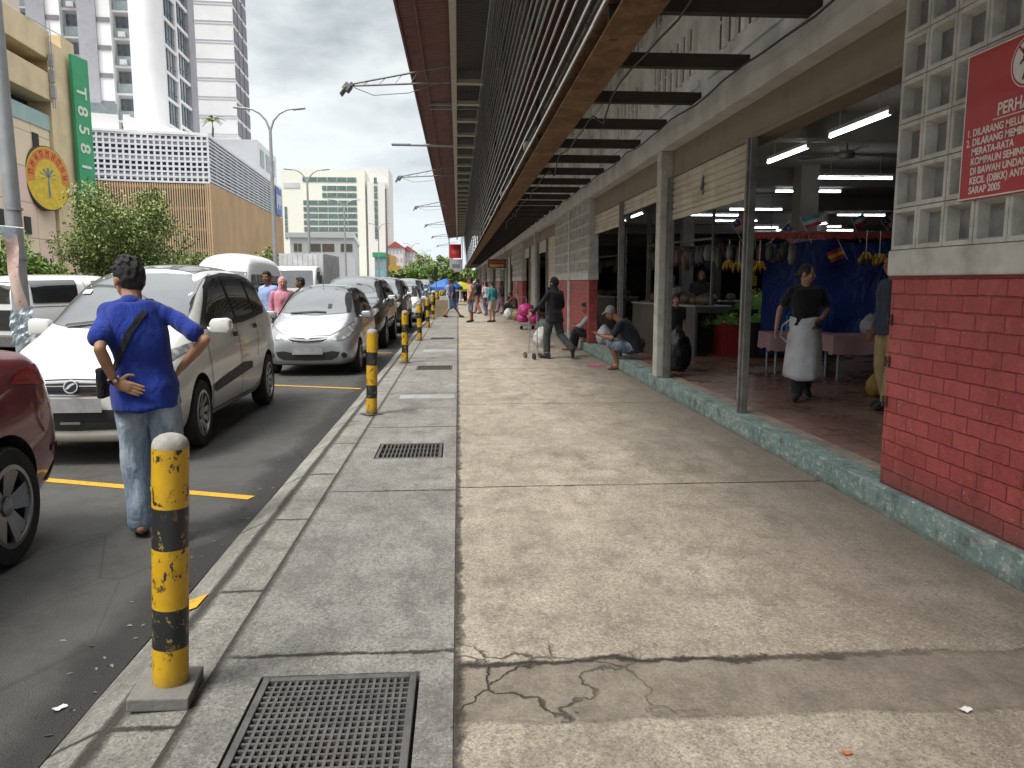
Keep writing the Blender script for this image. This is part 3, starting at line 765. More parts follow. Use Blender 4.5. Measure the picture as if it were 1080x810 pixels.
# ------------------------------------------------------------------ flood lights on arms, hanging things at the building front
fl = None
FY = [(yz(475, 80, 7.4), 0), (yz(476, 155, 7.5), 1), (yz(479, 181, 7.4), 0), (yz(481, 214, 7.4), 0), (yz(481, 234, 7.4), 0), (yz(482, 247, 7.4), 0), (yz(482, 257, 7.4), 0)]
for i, (y, led) in enumerate(FY):
    if led:
        e = empty('street_light_arm', (-.16, y, 7.55), 0, 'slim pale lamp head on a straight arm, second from the near end', 'lamp')
        b = MB(); b.tube((0, 0, 0), (-1.9, 0, .02), .06, n=10); b.build('arm', M['galv'], e)
        b = MB(); b.box((-2.3, 0, .03), (.85, .30, .10)); b.build('lamp_head', M['galv'], e, bevel=.03)
        continue
    if fl is None:
        e = empty('flood_light')
        b = MB(); T = Vector((-2.75, 0, -.32))
        b.tube((0, 0, .28), T + Vector((0, 0, .06)), .028, n=8); b.tube((0, 0, -.18), T, .028, n=8)
        for k in range(6):
            f, g = k / 6, (k + .5) / 6
            b.tube((-2.75 * f, 0, .28 - .54 * f), (-2.75 * g, 0, -.18 - .14 * g), .009, n=6)
        b.path([(-.1, .05, -.1), (-1.2, .05, -.48), (-2.2, .05, -.56), (-2.75, .02, -.36)], .012, 6); b.build('arm', M['post'], e)
        b = MB(); Mr = Matrix.Rotation(R(38), 3, 'Y')
        b.box((-2.93, 0, -.37), (.20, .32, .22), M=Mr); b.box((-3.04, 0, -.47), (.05, .38, .28), M=Mr); b.box((-2.80, 0, -.28), (.12, .14, .10), M=Mr); b.build('lamp_head', M['post'], e, bevel=.02)
        fl = o = e
    else: o = copy_tree(fl)
    o.location = (-.16, y, 7.4)
    tag(o, ['flood light on the nearest long trussed arm reaching out from the eave', '', 'flood light on a trussed arm, just past the slim pale lamp', 'flood light, third trussed arm from the near end', 'flood light, fourth trussed arm from the near end', 'flood light, fifth trussed arm from the near end', 'flood light on the farthest trussed arm'][i], 'lamp', 'flood lights on arms along the eave')
hsg = empty('hanging_sign', at(524, 278, 44), 0, 'small brown hanging sign with red and yellow bars under the far canopy', 'sign')
b = MB(); b.bx(-.52, .52, -.03, .03, -.24, .24); b.build('panel', mt('sign_brown', (.09, .05, .03), .6), hsg)
b = MB(); b.bx(-.44, .44, -.036, -.031, .02, .16); b.build('red_bar', mt('sign_bar_red', (.4, .04, .03), .6), hsg)
b = MB(); b.bx(-.40, .40, -.036, -.031, -.17, -.05); b.build('yellow_bar', mt('sign_bar_yellow', (.45, .3, .05), .6), hsg)
b = MB(); b.tube((-.45, 0, .24), (-.45, 0, 1.2), .01, n=6); b.tube((.45, 0, .24), (.45, 0, 1.2), .01, n=6); b.build('hanger', M['purlin'], hsg)
for px, py, w, h, col, nm, lb in ((480, 265, .9, 1.0, (.55, .02, .03), 'red_banner', 'red banner hanging from the far end of the eave'), (481, 280, .95, .9, (.45, .45, .48), 'pale_banner', 'pale grey printed banner below the red banner at the far eave')):
    p = at(px, py, 114)
    e = empty(nm, p, 0, lb, 'banner')
    b = MB(); b.bx(-w, w, -.02, .02, -h, h); b.build('cloth', mt(nm + '_cloth', col, .7), e)
    b = MB(); b.bx(-w * .6, w * .6, -.03, -.021, -h * .4, h * .2); b.build('print', mt(nm + '_print', (.6, .12, .1) if nm[0] == 'r' else (.2, .2, .24), .7), e)
    b = MB(); b.tube((-w, 0, h), (-w, 0, 9.1 - p.z), .04, n=6); b.tube((w, 0, h), (w, 0, 9.1 - p.z), .04, n=6); b.build('cords', M['galv'], e)
# loose cables under the canopy
for i, (x, z, sg, lb) in enumerate(((2.72, 3.60, .05, 'thin black cable sagging along the wall beam under the canopy'), (1.66, 3.57, .07, 'black cable looped along the rusty canopy beam'))):
    b = MB(); pts = [(x + .015 * math.sin(k * 2.1), 2.5 + k * .5, z - sg * abs(math.sin(k * .62)) - (.16 if i and k % 9 == 4 else 0)) for k in range(50)]
    b.path(pts, .010, 6); tag(b.build('cable', M['blk'], smooth=True), lb, 'cable')
# ------------------------------------------------------------------ vehicles (built nose to -y, nose at y=0, wheels on z=0)
G_DARK = glassmat('tinted_window', (.010, .011, .012), .05)
G_SCREEN = glassmat('windscreen', (.030, .036, .040), .05, .8)
CHR = mt('chrome', (.62, .62, .63), .12, 1., vs=8, var=.05)
RIM = mt('alloy_rim', (.30, .30, .31), .32, .85, vs=6, var=.15, dirt=.5, dcol=(.07, .06, .05), dsc=6)
RIMD = mt('dark_alloy', (.03, .03, .032), .4, .5)
LAMP = NT('headlamp_lens'); LAMP.P(color=LAMP.mix(LAMP.ramp(LAMP.vor(9), (.1, 0.), (.5, 1.)), (.62, .63, .62), (.26, .27, .27)), rough=.1, coat=1., metal=.2); LAMP = LAMP.mat
REDL = mt('tail_lamp_red', (.30, .008, .012), .12, coat=1., var=.3, vs=9)
AMB = mt('amber_lens', (.6, .22, .03), .15, coat=1.)
PLATE = mt('blank_grey_plate', (.30, .30, .31), .6, vs=8, var=.25)
TRIM = mt('black_trim', (.018, .018, .019), .55, vs=5)
UNDER = mt('underbody', (.012, .012, .012), .9)
SEAM = mt('panel_gap', (.02, .02, .02), .8)

def loft_body(st, lvl=2):
    """st rows: y, zb, zbelt, ztop, ws, wm, wb, wr"""
    b = MB(); N = 16
    for y, zb, zt_, zt, ws, wm, wb, wr in st:
        h = zt_ - zb
        half = [(0, zb), (ws * .75, zb), (ws, zb + .03), (wm, zb + h * .38), (wm * .995, zb + h * .72), (wb, zt_), (wr + (wb - wr) * .42, zt_ + (zt - zt_) * .60), (wr, zt - (zt - zt_) * .10), (0, zt)]
        loop = [(x, y, z) for x, z in half] + [(-x, y, z) for x, z in half[-2:0:-1]]
        b.v += loop
    n = len(st)
    for k in range(n - 1):
        for j in range(N):
            q = (j + 1) % N
            b.f.append((k * N + j, k * N + q, (k + 1) * N + q, (k + 1) * N + j))
    b.f.append(tuple(reversed(range(N)))); b.f.append(tuple(range((n - 1) * N, n * N)))
    b.m = [0] * len(b.f)
    return b

def car(name, label, cat, paint, st, wheels, tw, wr_, group, patches, rim='spoke', loc=(0, 0, 0), rz=0, extra=None, rimmat=None, cut=.045, tyrew=.19, zk=1.):
    """wheels: (y_front, y_rear); tw: half track to the outer tyre face; wr_: tyre radius"""
    e = empty(name, loc, rz, label, cat, group)
    me = loft_body(st).data('tmp', [paint, UNDER])
    bm = bmesh.new(); bm.from_mesh(me); bmesh.ops.recalc_face_normals(bm, faces=bm.faces); bm.to_mesh(me); bm.free()
    o = link('tmp', me)
    s = o.modifiers.new('s', 'SUBSURF'); s.levels = s.render_levels = 2
    cb = MB()
    for y in wheels:
        for sx in (-1, 1):
            Mx = Matrix.Rotation(R(90), 3, 'Y')
            cb.lathe([(wr_ + cut, -.18), (wr_ + cut, .18)], c=(sx * (tw - .09), y, wr_ + .01), n=40, M=Mx, m=1)
    co = link('cut', cb.data('cut', [paint, UNDER]))
    bm = bmesh.new(); bm.from_mesh(co.data); bmesh.ops.recalc_face_normals(bm, faces=bm.faces); bm.to_mesh(co.data); bm.free()
    solid = evaluated(o); bv = BVHTree.FromPolygons([v.co.copy() for v in solid.vertices], [tuple(p.vertices) for p in solid.polygons])
    m = o.modifiers.new('b', 'BOOLEAN'); m.operation = 'DIFFERENCE'; m.object = co; m.solver = 'EXACT'
    bme = evaluated(o); bme.shade_smooth(); bme.set_sharp_from_angle(angle=R(50))
    bpy.data.objects.remove(o); bpy.data.objects.remove(co)
    link('body', bme, e)
    # wheels
    w0 = None
    for y in wheels:
        for sx in (-1, 1):
            if w0 is None:
                Mx = Matrix.Rotation(R(90), 3, 'Y'); ri = wr_ * .70; hw = tyrew / 2
                t = MB(); t.lathe([(ri - .02, -hw), (ri, -hw), (wr_ - .02, -hw), (wr_, -hw + .03), (wr_, hw - .03), (wr_ - .02, hw), (ri, hw), (ri - .02, hw - .01), (ri - .03, hw - .07), (.02, hw - .08)], n=48, M=Mx, cap=False)
                w = t.build('wheel', M['rub'], e, smooth='a')
                r = MB(); r.lathe([(ri - .004, hw + .002), (ri - .028, hw + .004), (ri - .034, hw - .03)], n=48, M=Mx, cap=False)
                ns = 10 if rim == 'spoke' else 5
                for k in range(ns):
                    a = 2 * PI * k / ns
                    for da in ((0,) if rim == 'spoke' else (-.22, .22)):
                        wd = .022 if rim == 'spoke' else .030
                        def pt(rad, off, xx, a=a, da=da):
                            aa = a + da * (rad / ri) ** .5; return (xx, rad * math.cos(aa) - off * math.sin(aa), rad * math.sin(aa) + off * math.cos(aa))
                        r.prism([pt(.035, -wd, hw - .035), pt(.035, wd, hw - .035), pt(ri - .02, wd * 1.15, hw - .004), pt(ri - .02, -wd * 1.15, hw - .004)], (0, 0, 0), (-.022, 0, 0))
                r.lathe([(.055, hw - .05), (.052, hw - .022), (.03, hw - .012), (.001, hw - .012)], n=20, M=Mx, cap=False)
                r.build('rim', rimmat or RIM, w, smooth='a')
                d = MB(); d.lathe([(ri - .03, hw - .062), (.001, hw - .062)], n=32, M=Mx, cap=False); d.build('brake_disc', UNDER, w)
                w0 = w
            else: w = copy_tree(w0, e)
            w.location = (sx * (tw - tyrew / 2), y, wr_); w.rotation_euler = (random.random() * 2, 0, 0 if sx > 0 else PI)
    # patches projected onto the skin
    def project(poly, view, mat, nm, off=.005, step=.07, parent=e, thick=0):
        pts = [Vector(p) for p in poly]; bd = []
        for i, p in enumerate(pts):
            q = pts[(i + 1) % len(pts)]; k = max(1, int((q - p).length / (step * .6)))
            bd += [p.lerp(q, j / k) for j in range(k)]
        xs = [p.x for p in bd]; ys = [p.y for p in bd]
        inn = []
        def inside(x, y):
            c = False
            for i in range(len(pts)):
                a, d = pts[i], pts[i - 1]
                if (a.y > y) != (d.y > y) and x < (d.x - a.x) * (y - a.y) / (d.y - a.y) + a.x: c = not c
            return c
        x = min(xs) + step * .5
        while x < max(xs):
            y = min(ys) + step * .5
            while y < max(ys):
                if inside(x, y) and min((p - Vector((x, y))).length for p in bd) > step * .35: inn.append(Vector((x, y)))
                y += step
            x += step
        nb = len(bd)
        vs2, _, fs, *_r2 = delaunay_2d_cdt(bd + inn, [(i, (i + 1) % nb) for i in range(nb)], [], 1, 1e-5)
        vs = []; ok = []
        for p in vs2:
            if view == 'R': og, d = Vector((3, p.x, p.y)), Vector((-1, 0, 0))
            elif view == 'L': og, d = Vector((-3, p.x, p.y)), Vector((1, 0, 0))
            elif view == 'F': og, d = Vector((p.x, -3, p.y)), Vector((0, 1, 0))
            elif view == 'B': og, d = Vector((p.x, 9, p.y)), Vector((0, -1, 0))
            else: og, d = Vector((p.x, p.y, 5)), Vector((0, 0, -1))
            h, nn, *_q = bv.ray_cast(og, d)
            if h is None: vs.append(Vector((0, 0, 0))); ok.append(False)
            else:
                if nn.dot(d) > 0: nn = -nn
                vs.append(h + nn * off - d * off * .3); ok.append(True)
        fs = [f for f in fs if all(ok[i] for i in f)]
        b = MB(); b.add(vs, fs); me = b.data(nm, [mat])
        dirn = {'R': Vector((1, 0, 0)), 'L': Vector((-1, 0, 0)), 'F': Vector((0, -1, 0)), 'B': Vector((0, 1, 0)), 'T': Vector((0, 0, 1))}[view]
        if sum(p.normal.dot(dirn) for p in me.polygons) < 0: me.flip_normals()
        me.shade_smooth()
        return link(nm, me, parent)
    def strip(line, w, view, mat, nm, off=.006, parent=e):
        """thin band along a polyline in the view plane"""
        ps = [Vector(p) for p in line]; lo = []; hi = []
        for i, p in enumerate(ps):
            d = (ps[min(i + 1, len(ps) - 1)] - ps[max(i - 1, 0)]).normalized(); nn = Vector((-d.y, d.x)) * w / 2
            lo.append(p - nn); hi.append(p + nn)
        return project([tuple(p) for p in lo] + [tuple(p) for p in reversed(hi)], view, mat, nm, off, max(.05, w))
    patches(e, project, strip, paint)
    e.scale = (1, 1, zk)
    return e

def mirror_pair(e, paint, x, y, z, s=1., cap=None):
    for sx in (-1, 1):
        b = MB(); q = [(-.085, -.055), (.07, -.062), (.10, -.03), (.098, .045), (.06, .068), (-.07, .060), (-.10, .02)]; b.prism([(sx * (x + .10 * s) + sx * u * s, y - .055 * s, z + v * s) for u, v in q], (0, 0, 0), (0, .11 * s, 0)); b.prism([(sx * (x - .06), y + .0, z - .05), (sx * (x + .06), y - .02, z - .06), (sx * (x + .06), y - .02, z - .03), (sx * (x - .06), y, z)], (0, 0, 0), (0, .045, 0))
        m = b.build('side_mirror', cap or paint, e, smooth=True, bevel=.028 * s)
        g = MB(); g.ell((sx * (x + .10 * s), y + .054 * s, z), (.085 * s, .012 * s, .05 * s)); g.build('mirror_glass', G_DARK, m, smooth=True)

def sides(P, S, glass, wins, seams, handles, mold=None, trimw=None, hm=TRIM, paint=None):
    for v in ('R', 'L'):
        if trimw: P(trimw, v, TRIM, 'window_surround', .009)
        for w in wins: P(w, v, glass, 'window', .015)
        for s_ in seams: S(s_, .012, v, SEAM, 'door_gap', .004)
        for (y, z) in handles: P([(y - .09, z - .022), (y + .09, z - .022), (y + .10, z), (y + .09, z + .022), (y - .09, z + .022)], v, hm, 'door_handle', .022, .04)
        if mold: P(mold, v, TRIM, 'side_moulding', .012, .06)

def oval(cx, cz, rx, rz, n=20): return [(cx + rx * math.cos(2 * PI * i / n), cz + rz * math.sin(2 * PI * i / n)) for i in range(n)]
def sym(pts): return pts + [(-x, z) for x, z in reversed(pts)]

# --- white compact MPV
ST_MPV = [(0.00, .26, .52, .60, .46, .58, .54, .40), (.03, .21, .60, .70, .60, .70, .66, .48), (.14, .17, .68, .79, .70, .785, .74, .54), (.34, .16, .75, .87, .76, .825, .78, .58), (.62, .16, .83, .955, .79, .845, .795, .60), (.92, .16, .89, 1.04, .795, .85, .80, .61),
          (1.12, .16, .92, 1.16, .795, .85, .80, .60), (1.45, .16, .94, 1.37, .795, .85, .80, .585), (1.78, .16, .955, 1.525, .795, .85, .80, .575), (2.1, .16, .965, 1.59, .795, .85, .80, .575), (2.7, .16, .98, 1.615, .795, .85, .80, .575), (3.3, .16, 1.0, 1.605, .795, .85, .80, .57),
          (3.75, .17, 1.02, 1.56, .785, .845, .79, .56), (3.98, .19, 1.03, 1.44, .76, .83, .78, .56), (4.12, .22, 1.0, 1.18, .71, .80, .76, .62), (4.20, .28, .84, .95, .66, .75, .72, .6), (4.23, .34, .72, .8, .58, .66, .64, .5)]
def white_mpv(e, P, S, paint):
    P(sym([(.60, 1.135), (.585, 1.30), (.52, 1.475), (.30, 1.515), (0.0, 1.525)])[:], 'F', TRIM, 'windscreen_surround', .003) if False else None
    P([(-.64, 1.06), (-.40, 1.03), (0, 1.02), (.40, 1.03), (.64, 1.06), (.625, 1.20), (.56, 1.45), (.50, 1.535), (0, 1.555), (-.50, 1.535), (-.56, 1.45), (-.625, 1.20)], 'F', G_SCREEN, 'windscreen', .006)
    P([(-.46, 1.98), (.46, 1.98), (.47, 3.2), (-.47, 3.2)], 'T', mt('roof_reflection_grey', (.10, .11, .12), .12, coat=1.), 'roof_reflection', .004, .12)  # grey patch paints a reflection onto the roof
    S([(-.45, 1.035), (-.2, 1.06), (.1, 1.05)], .02, 'F', TRIM, 'wiper', .02); S([(.0, 1.035), (.25, 1.065), (.5, 1.06)], .02, 'F', TRIM, 'wiper', .02)
    sur = [(1.14, .99), (1.44, 1.17), (1.74, 1.365), (2.02, 1.46), (2.6, 1.50), (3.3, 1.49), (3.68, 1.44), (3.76, 1.36), (3.74, 1.12), (3.66, 1.06), (2.6, 1.0)]
    w1 = [(1.34, 1.03), (1.53, 1.18), (1.80, 1.345), (2.06, 1.43), (2.20, 1.445), (2.26, 1.045)]
    w2 = [(2.35, 1.05), (2.30, 1.46), (2.75, 1.465), (3.03, 1.46), (3.10, 1.085)]
    w3 = [(3.19, 1.09), (3.12, 1.455), (3.40, 1.44), (3.62, 1.40), (3.69, 1.33), (3.67, 1.15), (3.60, 1.11)]
    sides(P, S, G_DARK, [w1, w2, w3], [[(1.22, 1.0), (1.18, .75), (1.22, .38), (1.28, .26)], [(2.30, 1.02), (2.30, .6), (2.33, .27)], [(3.14, 1.05), (3.13, .8), (3.02, .62)], [(1.30, .265), (2.8, .27)]], [(2.10, .90), (2.98, .94)],
          [(1.25, .50), (1.25, .43), (2.72, .52), (2.72, .585), (2.4, .60), (1.5, .53)], sur)
    for sx in (-1, 1):
        P([(sx * .40, .655), (sx * .56, .70), (sx * .72, .775), (sx * .79, .86), (sx * .765, .905), (sx * .66, .855), (sx * .52, .765)], 'F', LAMP, 'headlight', .006, .045)
        P([(sx * .56, .34), (sx * .70, .40), (sx * .74, .50), (sx * .62, .47), (sx * .55, .42)], 'F', TRIM, 'fog_lamp_recess', .005, .04)
        P(oval(sx * .63, .425, .035, .035), 'F', LAMP, 'fog_lamp', .012, .03)
    P(sym([(.0, .555), (.30, .560), (.44, .60), (.46, .645), (.30, .66), (0, .668)]), 'F', CHR, 'grille_frame', .004, .05)
    g = P(sym([(.0, .568), (.29, .573), (.42, .607), (.435, .636), (.29, .647), (0, .655)]), 'F', TRIM, 'grille', .008, .05)
    S([(-.42, .612), (-.2, .605), (0, .602), (.2, .605), (.42, .612)], .012, 'F', RIMD, 'grille_bar', .014); S([(-.43, .632), (0, .630), (.43, .632)], .006, 'F', CHR, 'grille_bar', .014)
    lg = P(oval(0, .625, .062, .048, 28), 'F', CHR, 'emblem', .022, .03)
    P(oval(0, .625, .050, .037, 24), 'F', RIMD, 'emblem_field', .025, .03, lg)
    P([(-.046, .605), (-.015, .61), (.01, .63), (.046, .645), (.02, .648), (-.012, .638), (-.03, .62)], 'F', CHR, 'emblem_mark', .029, .03, lg)
    P(sym([(0, .29), (.42, .30), (.52, .36), (.50, .43), (.36, .45), (0, .45)]), 'F', TRIM, 'lower_grille', .006, .05)
    for z in (.335, .385): S([(-.46, z), (0, z - .008), (.46, z)], .014, 'F', RIMD, 'grille_bar', .014)
    P([(-.26, .435), (.26, .435), (.26, .54), (-.26, .54)], 'F', PLATE, 'number_plate', .03, .06)
    P([(-.10, .345), (.07, .345), (.07, .365), (-.10, .365)], 'F', CHR, 'bumper_badge', .03, .04)
    S([(-.76, .90), (-.55, .79), (-.44, .69), (-.25, .675), (0, .683), (.25, .675), (.44, .69), (.55, .79), (.76, .90)], .008, 'F', SEAM, 'bonnet_gap', .003)
    P([(-.52, 1.30), (-.42, 1.30), (-.42, 1.335), (-.52, 1.335)], 'F', mt('screen_sticker', (.55, .57, .58), .6), 'windscreen_sticker', .012, .04)
    P([(.36, 1.115), (.50, 1.11), (.50, 1.14), (.36, 1.145)], 'F', bpy.data.materials['screen_sticker'], 'windscreen_sticker', .012, .04)
    for sx in (-1, 1): P([(sx * .66, .80), (sx * .75, .82), (sx * .75, 1.05), (sx * .69, 1.08)], 'B', REDL, 'tail_light', .006, .05)
    P([(-.55, 1.06), (.55, 1.06), (.50, 1.40), (-.50, 1.40)], 'B', G_DARK, 'rear_window', .006)
    mirror_pair(e, paint, .80, 1.34, 1.02, 1.08)
PW = carpaint('car_paint_pearl_white', (.76, .76, .73))
car('parked_mpv', 'white compact people carrier with blacked out windows parked behind the man in blue', 'car', PW, ST_MPV, (.86, 3.58), .845, .295, 'cars parked along the kerb', white_mpv, 'spoke', (-3.40, 6.95, -.10), zk=1.165)

# --- silver hatchback
ST_HAT = [(0.00, .26, .48, .56, .46, .58, .54, .40), (.04, .20, .58, .68, .60, .71, .66, .48), (.18, .17, .68, .80, .70, .78, .73, .54), (.45, .16, .78, .91, .76, .82, .77, .58), (.75, .16, .85, .99, .775, .83, .78, .59), (.98, .16, .89, 1.08, .78, .833, .785, .585),
          (1.3, .16, .91, 1.29, .78, .833, .785, .565), (1.62, .16, .925, 1.45, .78, .833, .785, .55), (1.95, .16, .935, 1.53, .78, .833, .785, .55), (2.5, .16, .95, 1.555, .78, .833, .785, .55), (3.0, .16, .97, 1.53, .78, .83, .78, .545), (3.4, .18, .98, 1.42, .76, .82, .77, .54), (3.6, .21, .96, 1.18, .72, .80, .75, .58), (3.7, .27, .82, .92, .66, .75, .71, .58), (3.74, .33, .7, .78, .58, .66, .62, .5)]
def silver_hatch(e, P, S, paint):
    P([(-.63, 1.03), (0, .99), (.63, 1.03), (.60, 1.20), (.53, 1.40), (.47, 1.475), (0, 1.50), (-.47, 1.475), (-.53, 1.40), (-.60, 1.20)], 'F', G_SCREEN, 'windscreen', .006)
    P([(.18, 1.02), (.60, 1.045), (.585, 1.20), (.53, 1.37), (.40, 1.40), (.26, 1.30), (.20, 1.15)], 'F', G_DARK, 'windscreen_reflection_shade', .009) if False else None
    S([(-.45, 1.015), (0, 1.04), (.2, 1.03)], .02, 'F', TRIM, 'wiper', .018)
    w1 = [(1.12, .98), (1.45, 1.21), (1.75, 1.37), (1.98, 1.41), (2.05, 1.0)]; w2 = [(2.13, 1.01), (2.08, 1.42), (2.5, 1.43), (2.82, 1.40), (2.92, 1.04)]; w3 = [(3.0, 1.06), (2.92, 1.38), (3.15, 1.32), (3.3, 1.2), (3.28, 1.1)]
    sides(P, S, G_DARK, [w1, w2, w3], [[(1.06, .95), (1.02, .7), (1.1, .28)], [(2.09, .98), (2.10, .27)], [(2.96, 1.03), (2.9, .75), (2.8, .6)]], [(1.92, .86), (2.78, .89)], None, [(.98, .94), (1.4, 1.22), (1.78, 1.42), (2.1, 1.455), (2.8, 1.44), (3.2, 1.35), (3.38, 1.2), (3.34, 1.05), (2.2, .97)], hm=paint)
    for sx in (-1, 1):
        P([(sx * .40, .60), (sx * .56, .60), (sx * .70, .66), (sx * .765, .80), (sx * .745, .865), (sx * .62, .82), (sx * .48, .70)], 'F', LAMP, 'headlight', .006, .045)
        P(oval(sx * .62, .36, .05, .045), 'F', TRIM, 'fog_lamp', .006, .03)
    P(sym([(0, .555), (.26, .565), (.36, .62), (.37, .665), (.2, .665), (0, .65)]), 'F', CHR, 'grille_frame', .004, .05)
    P(sym([(0, .568), (.25, .577), (.335, .622), (.345, .65), (.2, .65), (0, .635)]), 'F', TRIM, 'grille', .009, .05)
    S([(-.33, .632), (-.12, .612), (0, .602), (.12, .612), (.33, .632)], .024, 'F', paint, 'grille_bar', .016)
    P(oval(0, .645, .05, .03), 'F', CHR, 'emblem', .022, .03)
    P(sym([(0, .27), (.40, .28), (.50, .32), (.55, .41), (.42, .43), (.25, .40), (0, .40)]), 'F', TRIM, 'lower_grille', .006, .05)
    P([(-.26, .375), (.26, .375), (.26, .49), (-.26, .49)], 'F', PLATE, 'number_plate', .03, .06)
    S([(-.72, .88), (-.5, .74), (-.38, .68), (0, .675), (.38, .68), (.5, .74), (.72, .88)], .009, 'F', SEAM, 'bonnet_gap', .003)
    P([(.20, 1.10), (.27, 1.10), (.27, 1.17), (.20, 1.17)], 'F', M['blk'], 'windscreen_sticker', .012, .03)
    mirror_pair(e, paint, .785, 1.22, .985, 1.)
    b = MB(); b.tube((0, 1.75, 1.475), (0, 1.82, 1.60), .006, n=6); b.build('aerial', TRIM, e)
PS = carpaint('car_paint_silver', (.42, .44, .46), .55, 1)
car('parked_hatchback', 'silver hatchback parked nose first behind the white people carrier', 'car', PS, ST_HAT, (.70, 3.14), .83, .285, 'cars parked along the kerb', silver_hatch, 'spoke', (-2.62, 13.55, -.10), zk=1.05)

# --- dark red sedan, only its tail in view
ST_SED = [(0, .26, .5, .58, .46, .58, .54, .40), (.04, .20, .60, .68, .60, .71, .66, .48), (.2, .17, .68, .78, .70, .80, .75, .55), (.55, .16, .78, .89, .77, .845, .79, .6), (1.0, .16, .86, .985, .79, .85, .795, .62), (1.25, .16, .89, 1.09, .79, .85, .795, .60), (1.6, .16, .91, 1.28, .79, .85, .795, .565), (1.95, .16, .92, 1.42, .79, .85, .795, .55), (2.4, .16, .935, 1.475, .79, .85, .795, .545), (2.9, .16, .95, 1.455, .79, .85, .795, .54),
          (3.3, .16, .97, 1.36, .79, .85, .795, .53), (3.62, .17, 1.0, 1.19, .785, .848, .79, .56), (3.80, .18, 1.02, 1.115, .775, .845, .785, .62), (4.0, .20, 1.03, 1.10, .755, .835, .775, .63), (4.10, .22, .99, 1.075, .73, .815, .755, .62), (4.18, .26, .82, .92, .70, .785, .74, .6), (4.24, .32, .60, .72, .62, .70, .66, .5)]
def red_sedan(e, P, S, paint):
    P([(-.58, 1.06), (0, 1.03), (.58, 1.06), (.55, 1.2), (.50, 1.38), (0, 1.43), (-.50, 1.38), (-.55, 1.2)], 'F', G_SCREEN, 'windscreen', .006)
    P([(-.48, 1.15), (0, 1.14), (.48, 1.15), (.47, 1.34), (.42, 1.38), (0, 1.41), (-.42, 1.38), (-.47, 1.34)], 'B', G_DARK, 'rear_window', .006)
    w1 = [(1.30, 1.0), (1.66, 1.2), (2.0, 1.32), (2.2, 1.345), (2.25, 1.01)]; w2 = [(2.33, 1.01), (2.29, 1.35), (2.7, 1.34), (3.05, 1.28), (3.42, 1.09), (3.4, 1.04)]
    sides(P, S, G_DARK, [w1, w2], [[(1.2, .95), (1.18, .3)], [(2.29, .99), (2.3, .27)], [(3.3, 1.0), (3.2, .8), (3.06, .55)]], [(2.1, .86), (3.05, .90)], None, [(1.2, .97), (1.65, 1.22), (2.0, 1.345), (2.4, 1.37), (2.8, 1.36), (3.2, 1.27), (3.58, 1.07), (3.5, 1.02)], hm=CHR)
    for v in ('R', 'L'):
        P([(3.66, .93), (3.80, .99), (4.02, 1.005), (4.12, .985), (4.17, .93), (4.13, .88), (3.92, .90)], v, REDL, 'tail_light', .006, .04)
        P([(3.98, .34), (4.06, .33), (4.20, .36), (4.21, .43), (4.12, .42)], v, TRIM, 'bumper_trim', .006, .04)
        P([(4.03, .50), (4.17, .50), (4.17, .55), (4.03, .54)], v, REDL, 'reflector', .007, .04)
        S([(3.90, .90), (3.86, .72), (3.93, .63)], .010, v, SEAM, 'bumper_gap', .004)
        P(oval(3.45, .84, .075, .075), v, paint, 'fuel_flap', .003, .05)
    P([(-.72, .86), (-.42, .88), (-.42, .99), (-.70, .99)], 'B', REDL, 'tail_light', .006, .04); P([(.72, .86), (.42, .88), (.42, .99), (.70, .99)], 'B', REDL, 'tail_light', .006, .04)
    for v in ('R', 'L'): P([(3.15, .18), (4.18, .28), (4.20, .33), (3.98, .30), (3.6, .225), (3.15, .23)], v, TRIM, 'lower_skirt', .006, .06) if False else None
    mirror_pair(e, paint, .79, 1.42, 1.0, 1.)
PR = carpaint('car_paint_dark_red', (.19, .012, .024), .3, 1)
car('parked_sedan', 'dark red sedan with two tone alloy wheel, only its rear end in view', 'car', PR, ST_SED, (.82, 3.50), .85, .315, 'cars parked along the kerb', red_sedan, 'twin', (-3.44, 1.02, -.10), rimmat=RIM, zk=1.13)

# --- tall black off-roader, generic for the cars behind
def scale_st(st, sl, sw, sz, zs=0): return [(a * sl, b * sz + zs, c * sz + zs * .5, d * sz, e_ * sw, f * sw, g * sw, h * sw) for a, b, c, d, e_, f, g, h in st]
ST_SUV = [(0, .42, .74, .86, .55, .68, .64, .5), (.05, .36, .86, .98, .68, .80, .76, .58), (.22, .32, .98, 1.10, .78, .88, .84, .66), (.8, .32, 1.07, 1.18, .84, .925, .87, .70), (1.22, .32, 1.12, 1.24, .85, .93, .88, .70), (1.45, .32, 1.14, 1.40, .85, .93, .88, .68), (1.75, .32, 1.15, 1.62, .85, .93, .88, .655), (2.05, .32, 1.16, 1.79, .85, .93, .88, .65), (2.6, .32, 1.17, 1.84, .85, .93, .88, .65), (3.6, .32, 1.18, 1.83, .85, .93, .88, .645), (4.3, .34, 1.19, 1.76, .84, .92, .87, .64), (4.55, .38, 1.15, 1.5, .8, .9, .85, .66), (4.68, .44, 1.0, 1.12, .74, .84, .80, .66), (4.72, .5, .85, .95, .66, .74, .7, .58)]
